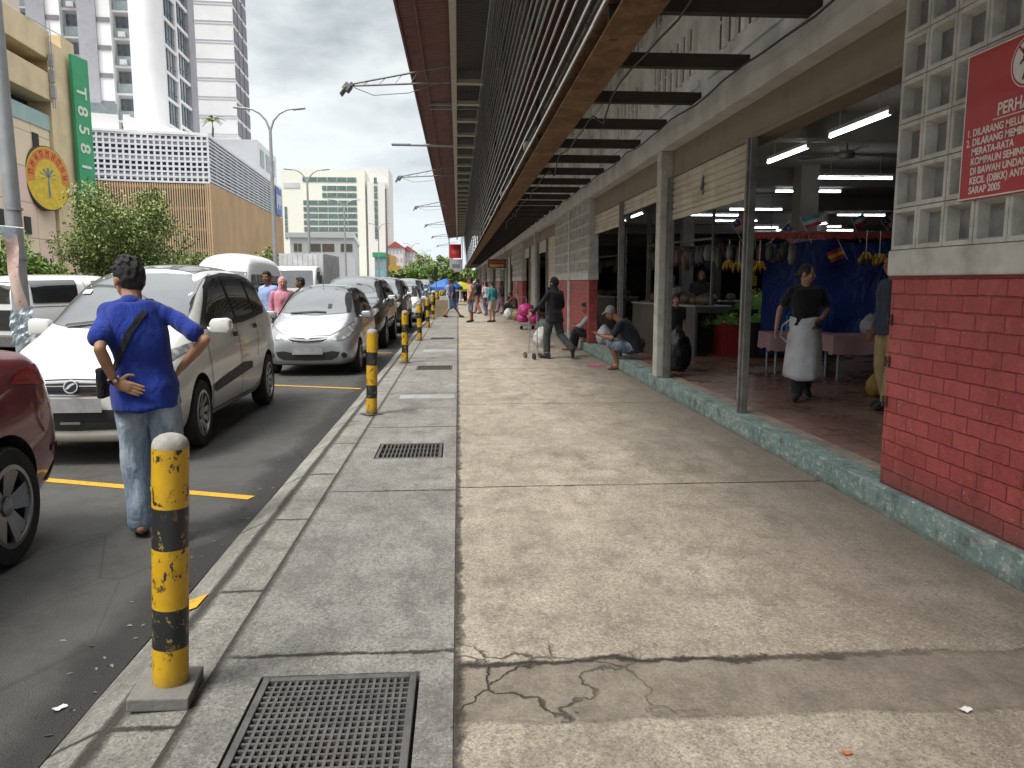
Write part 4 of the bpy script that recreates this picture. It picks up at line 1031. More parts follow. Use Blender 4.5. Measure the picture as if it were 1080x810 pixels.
def suv(e, P, S, paint):
    P([(-.72, 1.25), (0, 1.22), (.72, 1.25), (.66, 1.55), (.60, 1.72), (0, 1.755), (-.60, 1.72), (-.66, 1.55)], 'F', G_SCREEN, 'windscreen', .006)
    w1 = [(1.62, 1.22), (1.9, 1.52), (2.1, 1.67), (2.4, 1.69), (2.42, 1.23)]; w2 = [(2.52, 1.23), (2.5, 1.70), (3.3, 1.70), (3.35, 1.24)]; w3 = [(3.45, 1.25), (3.42, 1.69), (4.1, 1.65), (4.25, 1.5), (4.25, 1.27)]
    sides(P, S, G_DARK, [w1, w2, w3], [[(1.5, 1.18), (1.45, .45)], [(2.47, 1.2), (2.47, .42)], [(3.4, 1.2), (3.3, .9), (3.2, .7)]], [(2.28, 1.05), (3.2, 1.07)], [(1.5, .62), (3.1, .64), (3.1, .72), (1.5, .70)], None, hm=CHR)
    for sx in (-1, 1):
        P([(sx * .46, .80), (sx * .70, .84), (sx * .80, .95), (sx * .76, 1.02), (sx * .48, .96)], 'F', LAMP, 'headlight', .006, .05); P(oval(sx * .62, .55, .06, .05), 'F', LAMP, 'fog_lamp', .006, .04)
    P(sym([(0, .68), (.40, .70), (.44, .95), (0, .97)]), 'F', CHR, 'grille_frame', .004, .06); g = P(sym([(0, .71), (.37, .725), (.40, .925), (0, .94)]), 'F', TRIM, 'grille', .009, .06)
    for z in (.77, .86): S([(-.38, z), (.38, z)], .025, 'F', CHR, 'grille_bar', .016)
    P([(-.26, .55), (.26, .55), (.26, .66), (-.26, .66)], 'F', PLATE, 'number_plate', .03, .06)
    mirror_pair(e, paint, .88, 1.68, 1.22, 1.25, CHR)
PB = carpaint('car_paint_black_green', (.010, .014, .013))
PB2 = carpaint('car_paint_black', (.012, .012, .013))
car('parked_suv', 'tall black off-roader parked right behind the silver hatchback', 'car', PB, ST_SUV, (.95, 3.72), .92, .37, 'cars parked along the kerb', suv, 'twin', (-2.72, 18.7, -.10))
car('parked_suv', 'second black off-roader parked behind the first black one', 'car', PB2, ST_SUV, (.95, 3.72), .92, .37, 'cars parked along the kerb', suv, 'twin', (-2.62, 24.6, -.10))
PW2 = carpaint('car_paint_plain_white', (.76, .76, .75))
PS2 = carpaint('car_paint_silver_grey', (.40, .41, .42), .5, 1)
PG = carpaint('car_paint_grey', (.10, .105, .11), .4, 1)
car('parked_hatchback', 'white hatchback parked beyond the two black off-roaders', 'car', PW2, ST_HAT, (.70, 3.14), .83, .285, 'cars parked along the kerb', silver_hatch, 'spoke', (-2.32, 31.4, -.10))
car('parked_suv', 'silver off-roader parked behind the white hatchback', 'car', PS2, ST_SUV, (.95, 3.72), .92, .37, 'cars parked along the kerb', suv, 'twin', (-2.55, 36.6, -.10))
n_ = 0
for y, st, p_, nm, fn, w, tw, rr in ((43.0, ST_HAT, PG, 'parked_hatchback', silver_hatch, (.70, 3.14), .83, .285), (48.5, ST_MPV, PW2, 'parked_mpv', white_mpv, (.86, 3.58), .845, .305), (54.6, ST_SUV, PB2, 'parked_suv', suv, (.95, 3.72), .92, .37), (61, ST_HAT, PS2, 'parked_hatchback', silver_hatch, (.70, 3.14), .83, .285), (67, ST_MPV, PG, 'parked_mpv', white_mpv, (.86, 3.58), .845, .305)):
    lb = ['dark grey hatchback in the far part of the parked row', 'white people carrier in the far part of the parked row', 'black off-roader far along the parked row', 'silver hatchback near the far end of the parked row', 'grey people carrier at the far end of the parked row'][n_]; n_ += 1
    car(nm, lb, 'car', p_, st, w, tw, rr, 'cars parked along the kerb', fn, 'spoke', (-2.5, y, -.10))
# second line of traffic / double parked cars to the left, farther off
car('passing_sedan', 'grey sedan standing in the lane left of the parked silver off-roader', 'car', PG, ST_SED, (.82, 3.50), .85, .315, 'cars in the traffic lane', red_sedan, 'spoke', (-4.9, 33.5, -.10))
car('passing_hatchback', 'white hatchback in the traffic lane far behind the grey sedan', 'car', PW2, ST_HAT, (.70, 3.14), .83, .285, 'cars in the traffic lane', silver_hatch, 'spoke', (-5.2, 52, -.10))

# --- high roof white minibus
ST_VAN = [(0, .34, .85, .95, .62, .76, .72, .6), (.05, .28, 1.0, 1.12, .72, .86, .82, .66), (.2, .26, 1.18, 1.40, .80, .92, .87, .72), (.5, .26, 1.28, 1.74, .83, .93, .89, .73), (.85, .26, 1.3, 2.12, .83, .935, .90, .72), (1.15, .26, 1.3, 2.40, .83, .935, .90, .70), (1.5, .26, 1.3, 2.52, .83, .935, .90, .70), (2.5, .26, 1.3, 2.57, .83, .935, .90, .70), (4.4, .26, 1.3, 2.54, .83, .935, .90, .70), (4.95, .28, 1.3, 2.40, .82, .93, .89, .70), (5.1, .34, 1.25, 1.9, .78, .9, .86, .72), (5.14, .4, 1.1, 1.5, .7, .8, .76, .64)]
def van(e, P, S, paint):
    P([(-.78, 1.30), (0, 1.24), (.78, 1.30), (.76, 1.70), (.72, 1.93), (0, 1.97), (-.72, 1.93), (-.76, 1.70)], 'F', G_SCREEN, 'windscreen', .006)
    w1 = [(.62, 1.30), (.85, 1.66), (1.0, 1.85), (1.35, 1.86), (1.35, 1.3)]; w2 = [(1.5, .55), (1.5, 1.86), (2.6, 1.86), (2.6, .55)]; w3 = [(2.75, 1.32), (2.75, 1.84), (3.7, 1.84), (3.7, 1.32)]; w4 = [(3.82, 1.33), (3.82, 1.83), (4.75, 1.82), (4.8, 1.33)]
    sides(P, S, G_DARK, [w1, w2, w3, w4], [[(.55, 1.25), (.6, .4)], [(1.42, 1.9), (1.42, .4)]], [(1.25, 1.1)], None, None)
    for sx in (-1, 1): P([(sx * .50, .86), (sx * .76, .90), (sx * .80, 1.1), (sx * .66, 1.08), (sx * .52, 1.0)], 'F', LAMP, 'headlight', .006, .05)
    P(sym([(0, .84), (.46, .87), (.46, .97), (0, .97)]), 'F', TRIM, 'grille', .006, .06); P(sym([(0, .45), (.5, .46), (.5, .6), (0, .6)]), 'F', TRIM, 'lower_grille', .006, .06)
    P([(-.26, .62), (.26, .62), (.26, .73), (-.26, .73)], 'F', PLATE, 'number_plate', .03, .06)
    mirror_pair(e, paint, .90, .72, 1.45, 1.3, TRIM)
car('minibus', 'white high roof minibus with its side door open standing beyond the white people carrier', 'van', PW2, ST_VAN, (.85, 3.9), .93, .33, None, van, 'spoke', (-6.78, 22.0, -.10), tyrew=.2)
# --- box lorry
TR = empty('box_lorry', (-7.45, 36.0, -.10), 0, 'white box lorry facing the camera with a ribbed cargo box', 'lorry')
b = MB()
b.prism([(-.95, 0, .55), (-.95, -.02, 1.35), (-.95, .35, 2.25), (-.95, .55, 2.36), (-.95, 1.6, 2.38), (-.95, 1.6, .55)], (0, 0, 0), (1.9, 0, 0)); b.build('cab', PW2, TR, bevel=.08, smooth='a')
b = MB(); b.prism([(-.84, -.025, 1.40), (.84, -.025, 1.40), (.78, .30, 2.16), (-.78, .30, 2.16)], (0, 0, 0), (0, -.012, .005)); b.build('windscreen', G_SCREEN, TR)
for sx in (-1, 1):
    b = MB(); b.prism([(sx * .952, .30, 1.40), (sx * .952, .50, 2.1), (sx * .952, 1.25, 2.1), (sx * .952, 1.25, 1.40)], (0, 0, 0), (sx * .01, 0, 0)); b.build('window', G_DARK, TR)
    b = MB(); b.box((sx * .70, -.02, .95), (.32, .05, .2)); b.build('headlight', LAMP, TR, bevel=.02)
    b = MB(); b.box((sx * 1.14, .15, 1.75), (.17, .08, .38)); b.tube((sx * .93, .2, 1.9), (sx * 1.1, .15, 1.85), .015, n=6); b.build('side_mirror', TRIM, TR, bevel=.02)
b = MB(); b.box((0, -.03, .95), (.9, .04, .22)); b.build('grille', TRIM, TR); b = MB(); b.box((0, -.06, .62), (1.86, .12, .24)); b.build('bumper', TRIM, TR, bevel=.03)
b = MB(); b.bx(-1.05, 1.05, 1.75, 6.6, .95, 2.98)
for i in range(22): b.bx(-1.075, 1.075, 1.85 + i * .215, 1.95 + i * .215, 1.0, 2.93)
for i in range(9): b.bx(-1.0 + i * .24, -.90 + i * .24, 1.725, 1.749, 1.0, 2.93)
b.build('cargo_box', mt('box_panel_white', (.52, .53, .53), .5, var=.08, dirt=.3), TR)
b = MB(); b.bx(-.4, .4, .3, 6.5, .55, .94); b.build('chassis', UNDER, TR)
for y in (.75, 5.2):
    for sx in (-1, 1):
        b = MB(); b.lathe([(.05, -.11), (.38, -.11), (.4, -.08), (.4, .08), (.38, .11), (.05, .11)], c=(sx * .82, y, .4), n=28, M=Matrix.Rotation(R(90), 3, 'Y')); w = b.build('wheel', M['rub'], TR, smooth='a')
        b = MB(); b.lathe([(.22, -.115), (.22, .115)], c=(sx * .82, y, .4), n=20, M=Matrix.Rotation(R(90), 3, 'Y')); b.build('rim', RIM, w)
# --- white pick-up seen from its rear corner
ST_PU = [(0, .45, .78, .9, .55, .68, .64, .5), (.05, .4, .9, 1.0, .68, .80, .76, .58), (.25, .36, 1.0, 1.1, .78, .88, .84, .66), (.9, .36, 1.07, 1.17, .84, .91, .87, .70), (1.3, .36, 1.10, 1.22, .85, .92, .87, .70), (1.55, .36, 1.12, 1.40, .85, .92, .87, .66), (1.85, .36, 1.13, 1.63, .85, .92, .87, .64), (2.15, .36, 1.14, 1.78, .85, .92, .87, .63), (2.7, .36, 1.15, 1.82, .85, .92, .87, .63), (3.4, .38, 1.15, 1.82, .85, .92, .87, .63), (4.9, .42, 1.15, 1.80, .85, .92, .87, .63), (5.15, .46, 1.12, 1.62, .83, .91, .86, .66), (5.2, .52, 1.0, 1.3, .8, .88, .84, .66)]
def pickup(e, P, S, paint):
    P([(-.66, 1.28), (.66, 1.28), (.60, 1.68), (-.60, 1.68)], 'F', G_SCREEN, 'windscreen', .006)
    w1 = [(1.7, 1.2), (2.0, 1.5), (2.2, 1.66), (2.5, 1.68), (2.5, 1.2)]; w2 = [(2.58, 1.2), (2.58, 1.68), (3.2, 1.66), (3.3, 1.2)]; w3 = [(3.75, 1.24), (3.62, 1.68), (4.75, 1.66), (4.85, 1.24)]
    sides(P, S, G_DARK, [w1, w2, w3], [[(2.54, 1.15), (2.54, .5)], [(3.42, 1.75), (3.42, .45)], [(3.45, 1.17), (5.1, 1.17)]], [(2.4, 1.04), (3.2, 1.04)], None, None, hm=paint)
    P([(-.66, 1.24), (.66, 1.24), (.60, 1.64), (-.60, 1.64)], 'B', G_DARK, 'rear_window', .006); P([(-.74, .74), (.74, .74), (.74, 1.12), (-.74, 1.12)], 'B', TRIM, 'tailgate', .006)
    for sx in (-1, 1): P([(sx * .77, .80), (sx * .84, .80), (sx * .84, 1.14), (sx * .77, 1.14)], 'B', REDL, 'tail_light', .007, .05)
    b = MB(); b.bx(-.85, .85, 5.17, 5.34, .44, .66); b.build('rear_bumper', CHR, e, bevel=.03)
    mirror_pair(e, paint, .87, 1.75, 1.2, 1.2)
h_ = Vector((.30, .954, 0)); r_ = Vector((.954, -.30, 0)); p0 = at(20, 320, 14.9); p0.z = -.10
nose = p0 - r_ * .87 + h_ * 5.2
car('pickup_truck', 'white pick-up with dark canopy windows standing across the road on the left', 'pickup', PW2, ST_PU, (.95, 4.0), .92, .375, None, pickup, 'twin', nose, rz=R(162.5))
# ------------------------------------------------------------------ people
def skinmat(name, col):
    t = NT(name)
    c = t.mix(t.ramp(t.noise(9, 5), (.35, 0.), (.7, 1.)), col, sh(col, .78))
    t.P(color=c, rough=.52, spec=.35, sss=.06, normal=t.bump(t.noise(160, 3), .12, .003))
    return t.mat
SK = [skinmat('skin_tan', (.30, .145, .078)), skinmat('skin_light_brown', (.40, .215, .13)), skinmat('skin_brown', (.20, .092, .05))]
def hairmat(n, c):
    t = NT(n); t.P(color=t.mix(t.noise(30, 5, co=t.map((6, 6, .8))), c, sh(c, 2.2)), rough=.45, spec=.4, normal=t.bump(t.noise(70, 5, .7, co=t.map((5, 5, .7))), .8, .01)); return t.mat
HAIR = hairmat('black_hair', (.010, .009, .009))
_cl = {}
def cloth(col, pat=None, rough=.85):
    k = (col, pat)
    if k in _cl: return _cl[k]
    t = NT('cloth_%d' % len(_cl))
    c = t.mix(t.ramp(t.noise(7, 5, .65), (.3, 0.), (.7, 1.)), sh(col, .80), sh(col, 1.12))
    if pat == 'denim':
        c = t.mix(t.ramp(t.noise(6, 6, .7, co=t.map((1, 1, .45))), (.46, 0.), (.60, .9)), c, sh((.46, .54, .62), .95)); c = t.mix(t.ramp(t.noise(4, 6, .7, co=t.map((1, 1, .5), loc=(4, 2, 1))), (.50, 0.), (.66, .7)), c, sh(col, .5))
        c = t.mix(t.ramp(t.noise(300, 2, co=t.map((1, 1, .2))), (.4, 0.), (.7, .3)), c, (.5, .55, .62))
    elif pat == 'flower':
        c = t.mix(t.ramp(t.vor(22), (.16, 1.), (.24, 0.)), c, (.75, .62, .60))
    elif pat == 'stripe':
        w = t.n('ShaderNodeTexWave'); t.set(w.inputs[0], t.co); w.inputs['Scale'].default_value = 9; w.bands_direction = 'Z'
        c = t.mix(t.ramp(w.outputs[1], (.5, 0.), (.6, 1.)), c, (.55, .55, .55))
    fold = t.noise(7, 5, .6, co=t.map((1, 1, .45), rot=(0, .4, 0)), dist=.8)
    t.P(color=c, rough=rough, spec=.2, sheen=.15, normal=t.bump(t.m('ADD', fold, t.m('MULTIPLY', t.noise(400, 2), .04)), .9, .05))
    _cl[k] = t.mat
    return t.mat

def cap_(b, p, q, r0, r1, nseg=12):
    """closed tapered capsule"""
    p, q = Vector(p), Vector(q); a = q - p; Lg = max(a.length, 1e-4); a.normalize()
    ps = []; rs = []
    for k in range(4):
        t = PI / 2 * (1 - k / 4); ps.append(p - a * r0 * math.sin(t)); rs.append(max(r0 * math.cos(t), .002))
    for f in (0, .33, .67, 1.): ps.append(p.lerp(q, f)); rs.append(r0 + (r1 - r0) * f)
    for k in range(1, 5):
        t = PI / 2 * k / 4; ps.append(q + a * r1 * math.sin(t)); rs.append(max(r1 * math.cos(t), .002))
    # avoid path() tangent flips: build rings directly
    vs = []; n = nseg
    for c_, r_ in zip(ps, rs): vs += b.ring(c_, a, r_, n)
    fs = []
    for i in range(len(ps) - 1):
        for j in range(n):
            k = (j + 1) % n; fs.append((i * n + j, i * n + k, (i + 1) * n + k, (i + 1) * n + j))
    fs.append(tuple(reversed(range(n)))); fs.append(tuple(range((len(ps) - 1) * n, len(ps) * n)))
    b.add(vs, fs)

def spine_frames(pel, mid, chest, neck, side):
    """points along the trunk with a frame (right, forward, up) each"""
    ctrl = [Vector(pel), Vector(mid), Vector(chest), Vector(neck)]; out = []
    for i in range(25):
        t = i / 24 * 3; k = min(int(t), 2); f = t - k
        p0, p1, p2, p3 = ctrl[max(k - 1, 0)], ctrl[k], ctrl[k + 1], ctrl[min(k + 2, 3)]
        p = .5 * ((2 * p1) + (p2 - p0) * f + (2 * p0 - 5 * p1 + 4 * p2 - p3) * f * f + (3 * p1 - p0 - 3 * p2 + p3) * f ** 3)
        out.append(p)
    fr = []
    for i, p in enumerate(out):
        u = (out[min(i + 1, 24)] - out[max(i - 1, 0)]).normalized()
        r = (Vector(side[0]).lerp(Vector(side[1]), i / 24)); r = (r - u * r.dot(u)).normalized(); f = u.cross(r)
        fr.append((p, Matrix((r, f, u)).transposed()))
    return fr

STAND = dict(head=(0, .03, 1.585), neck=(0, -.005, 1.43), chest=(0, -.005, 1.27), mid=(0, .01, 1.08), pel=(0, 0, .93),
             shR=(.176, -.01, 1.372), elR=(.235, -.045, 1.11), wrR=(.24, .03, .865), shL=(-.176, -.01, 1.372), elL=(-.235, -.045, 1.11), wrL=(-.24, .03, .865),
             hiR=(.09, 0, .90), knR=(.10, .02, .49), anR=(.105, -.02, .085), toR=(.125, .14, .03), hiL=(-.09, 0, .90), knL=(-.10, .02, .49), anL=(-.105, -.02, .085), toL=(-.125, .14, .03),
             look=0., tilt=0., hroll=0.)
TW = [.150, .158, .152, .146, .142, .143, .150, .160, .170, .172, .160, .120, .062]
def tw(i): k = min(int(i / 2), 11); return TW[k] + (TW[k + 1] - TW[k]) * (i / 2 - k)
def td(i): k = min(int(i / 2), 11); return TD[k] + (TD[k + 1] - TD[k]) * (i / 2 - k)
def torso(b, fr, s, kw, kd, wk=1., belly=1., i0=0, i1=24, down=.05, flare=0., n=22):
    rows = []
    p, Mx = fr[i0]; u = Mx.col[2]
    for q in range(4, 0, -1): rows.append((p - u * down * s * q / 4, Mx, tw(i0) * wk * s + kw * (1.55 + flare * q / 4 if flare else 1), td(i0) * s + kd * (1.55 + flare * q / 4 if flare else 1)))
    for i in range(i0, i1 + 1):
        p, Mx = fr[i]; f = 1 + (.55 * max(0, 1 - i / 6) if flare else 0)
        rows.append((p, Mx, tw(i) * wk * s + kw * f, td(i) * s * (1 + (belly - 1) * max(0, 1 - abs(i - 8) / 6)) + kd * f))
    vs = []
    for p, Mx, a, c in rows:
        for j in range(n):
            t = 2 * PI * j / n; cx_, sx_ = math.cos(t), math.sin(t); vs.append(p + Mx @ Vector((a * abs(cx_) ** .85 * (1 if cx_ > 0 else -1), c * abs(sx_) ** .85 * (1 if sx_ > 0 else -1), 0)))
    m_ = len(rows)
    b.add(vs, [(k * n + j, k * n + (j + 1) % n, (k + 1) * n + (j + 1) % n, (k + 1) * n + j) for k in range(m_ - 1) for j in range(n)] + [tuple(reversed(range(n))), tuple(range((m_ - 1) * n, m_ * n))])
TD = [.108, .112, .106, .100, .098, .100, .106, .112, .114, .108, .094, .075, .055]

def add_hand(b, el, wr, curl=.45, flat=None, side=1, s=1., palm=None, fdir=None):
    """palm, four fingers of different lengths and a thumb; fdir: finger direction, palm: palm-facing direction"""
    el, wr = Vector(el), Vector(wr)
    d = Vector(fdir).normalized() if fdir is not None else (wr - el).normalized()
    pn = Vector(palm) if palm is not None else Vector((-side, .25, 0))
    pn = (pn - d * pn.dot(d)).normalized(); w = d.cross(pn) * 1.0
    # w points towards the thumb side for this hand
    if fdir is None and w.dot(Vector((0, 1, .2))) < 0: w = -w
    elif fdir is not None and w.z < 0: w = -w
    Mx = Matrix((w, pn, d)).transposed()
    b.ell(wr + d * .045 * s, (.040 * s, .017 * s, .052 * s), Mx, 12, 8)
    b.ell(wr + d * .075 * s, (.041 * s, .014 * s, .024 * s), Mx, 12, 8)
    for i, (off, ln) in enumerate(((.030, .072), (.010, .080), (-.011, .074), (-.030, .058))):
        p = wr + d * .085 * s + w * off * s; dd = d.copy(); r = .0088 * s
        for j, fr in enumerate((.45, .30, .25)):
            ang = curl * (.5 + j * .35); q = p + (dd * math.cos(ang * .6) + pn * math.sin(ang * .6)).normalized() * ln * fr * s
            dd = (q - p).normalized(); cap_(b, p, q, r, r * .92, 8); p = q; r *= .92
    p = wr + d * .025 * s + w * .032 * s
    q = p + (d * .55 + w * .75 + pn * .2).normalized() * .042 * s; cap_(b, p, q, .0125 * s, .0105 * s, 8)
    cap_(b, q, q + (d * .9 + w * .2 + pn * .35).normalized() * .032 * s, .0105 * s, .0085 * s, 8)

def person(label, loc, rz, J=None, H=1.7, skin=0, shirt=None, sleeve=.45, spat=None, pants=None, plen=1., ppat=None, shoes=(.02, .02, .02), hair='short', hcol=None, group=None,
           vox=.013, female=False, hands=None, belly=1., sandals=False, hem=0., long_coat=0., fold=.010, skirt=None, slim=1.):
    P_ = dict(STAND); P_.update(J or {})
    s = H / 1.7
    V = {k: (Vector(v) * s if isinstance(v, tuple) else v) for k, v in P_.items()}
    e = empty('person', loc, rz, label, 'person', group)
    hands = hands or {}
    sr = (V['shR'] - V['shL']); hr = (V['hiR'] - V['hiL'])
    fr = spine_frames(V['pel'], V['mid'], V['chest'], V['neck'], (hr, sr))
    hd = V['head']; Mh = Matrix.Rotation(V['look'], 3, 'Z') @ Matrix.Rotation(V['hroll'], 3, 'Y') @ Matrix.Rotation(V['tilt'], 3, 'X')
    wk = .93 if female else slim
    # body
    b = MB()
    torso(b, fr, s, -.012 * s, -.010 * s, wk, belly)
    cap_(b, V['neck'] - (V['neck'] - V['chest']) * .15, hd - Mh @ Vector((0, .02, .03)) * s, .060 * s, .054 * s)
    # head
    def hp(x, y, z): return hd + Mh @ Vector((x, y, z)) * s
    b.ell(hp(0, -.008, .022), (.076 * s, .094 * s, .098 * s), Mh, 20, 14)
    b.ell(hp(0, .022, -.045), (.060 * s, .068 * s, .066 * s), Mh, 16, 12)
    b.ell(hp(0, .055, -.088), (.027 * s, .024 * s, .022 * s), Mh)
    cap_(b, hp(0, .088, .008), hp(0, .101, -.028), .009 * s, .0125 * s, 8)
    b.ell(hp(0, .084, -.066), (.025 * s, .012 * s, .011 * s), Mh, 10, 6)
    for sx in (-1, 1):
        b.ell(hp(sx * .036, .070, -.026), (.024 * s, .020 * s, .024 * s), Mh, 10, 6)
        b.ell(hp(sx * .030, .078, .030), (.026 * s, .012 * s, .010 * s), Mh, 10, 6)
        b.ell(hp(sx * .078, -.005, -.008), (.010 * s, .021 * s, .033 * s), Mh, 10, 8)
    for q, sx in (('R', 1), ('L', -1)):
        sh_, el, wr = V['sh' + q], V['el' + q], V['wr' + q]
        b.ell(sh_, (.046 * s * wk, .046 * s, .046 * s)); cap_(b, sh_, el, .044 * s * wk, .038 * s * wk); md = el.lerp(wr, .3); cap_(b, el, md, .039 * s * wk, .041 * s * wk); cap_(b, md, wr, .041 * s * wk, .026 * s * wk)
        add_hand(b, el, wr, side=sx, s=s * 1.0, **hands.get(q, {}))
        hi, kn, an, to = V['hi' + q], V['kn' + q], V['an' + q], V['to' + q]
        cap_(b, hi, kn, .083 * s, .055 * s); bk = -((kn + an) / 2 - (V['to' + q])).normalized() * -1
        cf = kn.lerp(an, .32) - Vector((to.x - an.x, to.y - an.y, 0)).normalized() * .016 * s
        cap_(b, kn, cf, .053 * s, .055 * s); cap_(b, cf, an, .054 * s, .036 * s)
        hl = an - Vector((to.x - an.x, to.y - an.y, to.z - an.z)).normalized() * .035 * s - (an - kn).normalized() * -.035 * s
        cap_(b, hl, to, .035 * s, .028 * s); cap_(b, an, to, .036 * s, .027 * s)
    me = remeshed(b, vox * .62 if vox < .012 else vox * .8, 2, 'body'); me.materials.append(SK[skin]); body = link('body', me, e)
    # eyes, brows, mouth
    if vox < .012:
        for sx in (-1, 1):
            b = MB(); b.ell(hp(sx * .030, .083, .012), (.0115 * s, .006 * s, .0062 * s), Mh, 12, 8); ew = b.build('eye', mt('eye_white', (.5, .48, .45), .3) if 'eye_white' not in bpy.data.materials else bpy.data.materials['eye_white'], e, smooth=True)
            b = MB(); b.ell(hp(sx * .030, .0872, .012), (.0055 * s, .003 * s, .0055 * s), Mh, 10, 6); b.build('iris', M['blk'], ew, smooth=True)
            b = MB(); cap_(b, hp(sx * .016, .093, .030), hp(sx * .046, .082, .031), .004 * s, .0025 * s, 8); b.build('eyebrow', HAIR, e, smooth=True)
        b = MB(); b.ell(hp(0, .0925, -.064), (.021 * s, .005 * s, .0055 * s), Mh, 12, 6); b.build('lips', mt('lip_tone', (.28, .09, .07), .5) if 'lip_tone' not in bpy.data.materials else bpy.data.materials['lip_tone'], e, smooth=True)
    # trousers
    if pants is not None:
        b = MB(); k = .017 * s
        torso(b, fr, s, k * .45, k * .45, wk, 1., 0, 6, .05)
        for q in 'RL':
            hi, kn, an = V['hi' + q], V['kn' + q], V['an' + q]
            b.ell(hi - fr[0][1].col[1] * .035 * s, (.088 * s, .090 * s, .10 * s))
            if plen <= .55:
                en = hi.lerp(kn, plen / .55); cap_(b, hi, en, .092 * s + k, .072 * s + k * 1.6)
            else:
                cap_(b, hi, kn, .088 * s + k, .064 * s + k); f = min((plen - .55) / .45, 1.) * .97
                cf = kn.lerp(an, .35 * f) ; cap_(b, kn, kn.lerp(an, f * .5), .064 * s + k, .062 * s + k); cap_(b, kn.lerp(an, f * .5), kn.lerp(an, f), .062 * s + k, .050 * s + k * 1.2)
        if skirt:
            p0 = fr[1][0]; zz = skirt * s
            b.lathe([(.14 * s, p0.z), (.18 * s, p0.z - .2 * s), (.23 * s, zz), (.2 * s, zz + .005)], c=(p0.x, p0.y, 0), n=24)
        me = remeshed(b, vox, 4, 'trousers', (fold * s * .9, 9., .15)); me.materials.append(cloth(pants, ppat)); link('trousers' if not skirt else 'skirt', me, e)
    if shirt is not None:
        b = MB(); k = .022 * s
        torso(b, fr, s, k * 1.35, k * 1.5, wk, belly, 0, 22, hem + .035, .35); p, Mx = fr[0]
        if long_coat: b.lathe([(.15 * s, p.z + .05), (.19 * s, p.z - .15 * s), (.215 * s, long_coat * s), (.19 * s, long_coat * s + .004)], c=(p.x, p.y, 0), n=24)
        for q in 'RL':
            sh_, el, wr = V['sh' + q], V['el' + q], V['wr' + q]
            b.ell(sh_ - Vector((0, 0, .010 * s)), (.064 * s * wk, .062 * s, .060 * s))
            if sleeve <= .5: cap_(b, sh_, sh_.lerp(el, sleeve * 2 * .80), .056 * s * wk, .060 * s * wk)
            else:
                cap_(b, sh_, el, .066 * s * wk, .054 * s * wk); cap_(b, el, el.lerp(wr, (sleeve - .5) * 2 * .95), .050 * s * wk, .042 * s * wk)
        cap_(b, fr[20][0], V['neck'] - (V['neck'] - V['chest']) * .19, .085 * s * wk, .062 * s)
        for q in 'RL': cap_(b, V['neck'] - (V['neck'] - V['chest']) * .22, V['sh' + q], .052 * s, .058 * s * wk)
        me = remeshed(b, vox, 4, 'shirt', (fold * s * 1.6, 7., .28)); me.materials.append(cloth(shirt, spat)); link('shirt', me, e)
    # shoes
    for q in 'RL':
        an, to, kn = V['an' + q], V['to' + q], V['kn' + q]
        f = (to - an); f.z = 0; f = f.normalized() if f.length > .02 else Vector((0, 1, 0))
        ft = (to - an).normalized(); up = (kn - an).normalized(); up = (up - ft * up.dot(ft)).normalized()
        b = MB()
        if sandals:
            Mx = Matrix((ft.cross(up), ft, up)).transposed()
            # thin sole under the real foot line
            a0 = an - ft * .045 * s - up * .048 * s; a1 = to + ft * .03 * s - up * .022 * s
            c_ = (a0 + a1) / 2; dd = (a1 - a0).normalized(); u2 = (up - dd * up.dot(dd)).normalized(); Mx = Matrix((dd.cross(u2), dd, u2)).transposed()
            b.ell(c_ - u2 * .006, (.050 * s, (a1 - a0).length / 2 + .02, .016 * s), Mx, 16, 8)
            cap_(b, an.lerp(to, .62) + up * .022 * s - Mx.col[0] * .04 * s, an.lerp(to, .62) + up * .030 * s + Mx.col[0] * .04 * s, .012 * s, .012 * s, 8)
        else:
            cap_(b, an - ft * .02 * s - up * .03 * s, to, .047 * s, .036 * s); cap_(b, an, to, .045 * s, .034 * s)
        me = remeshed(b, .010 if vox < .012 else .014, 2, 'shoe'); me.materials.append(cloth(shoes, None, .6)); link('shoe', me, e)
    # hair / head cover
    if hair == 'short':
        b = MB()
        b.ell(hp(0, -.018, .040), (.084 * s, .094 * s, .091 * s), Mh, 24, 16); b.ell(hp(0, -.052, -.006), (.075 * s, .058 * s, .076 * s), Mh, 18, 12)
        b.ell(hp(0, .012, .088), (.066 * s, .072 * s, .044 * s), Mh, 18, 12)
        for k in range(110 if vox < .012 else 0):
            a = random.uniform(-PI, PI); zz = random.uniform(.0, 1.); rr = math.sqrt(max(0, 1 - zz * zz))
            c_ = hp(.074 * rr * math.cos(a), -.012 + .080 * rr * math.sin(a), .050 + .080 * zz); o_ = (c_ - hp(0, 0, .03)).normalized()
            if a > .5 and a < 2.6 and zz < .55: continue
            cap_(b, c_, c_ + (o_ + Vector((random.uniform(-.5, .5), random.uniform(-.5, .5), .1))).normalized() * .026 * s, .009 * s, .0035 * s, 6)
        me = remeshed(b, .008 if vox < .012 else .012, 1, 'hair', (.011 * s, 46.)); me.materials.append(HAIR); link('hair', me, e)
    elif hair == 'tied':
        b = MB(); b.ell(hp(0, -.018, .036), (.082 * s, .092 * s, .090 * s), Mh, 24, 16); b.ell(hp(0, -.06, -.0), (.068 * s, .05 * s, .06 * s), Mh); b.ell(hp(0, -.118, -.01), (.034 * s, .034 * s, .040 * s), Mh)
        for sx in (-1, 1): b.ell(hp(sx * .070, .018, .028), (.014 * s, .036 * s, .045 * s), Mh)
        me = remeshed(b, .008 if vox < .012 else .012, 2, 'hair', (.004 * s, 30.)); me.materials.append(HAIR); link('hair', me, e)
    elif hair == 'long':
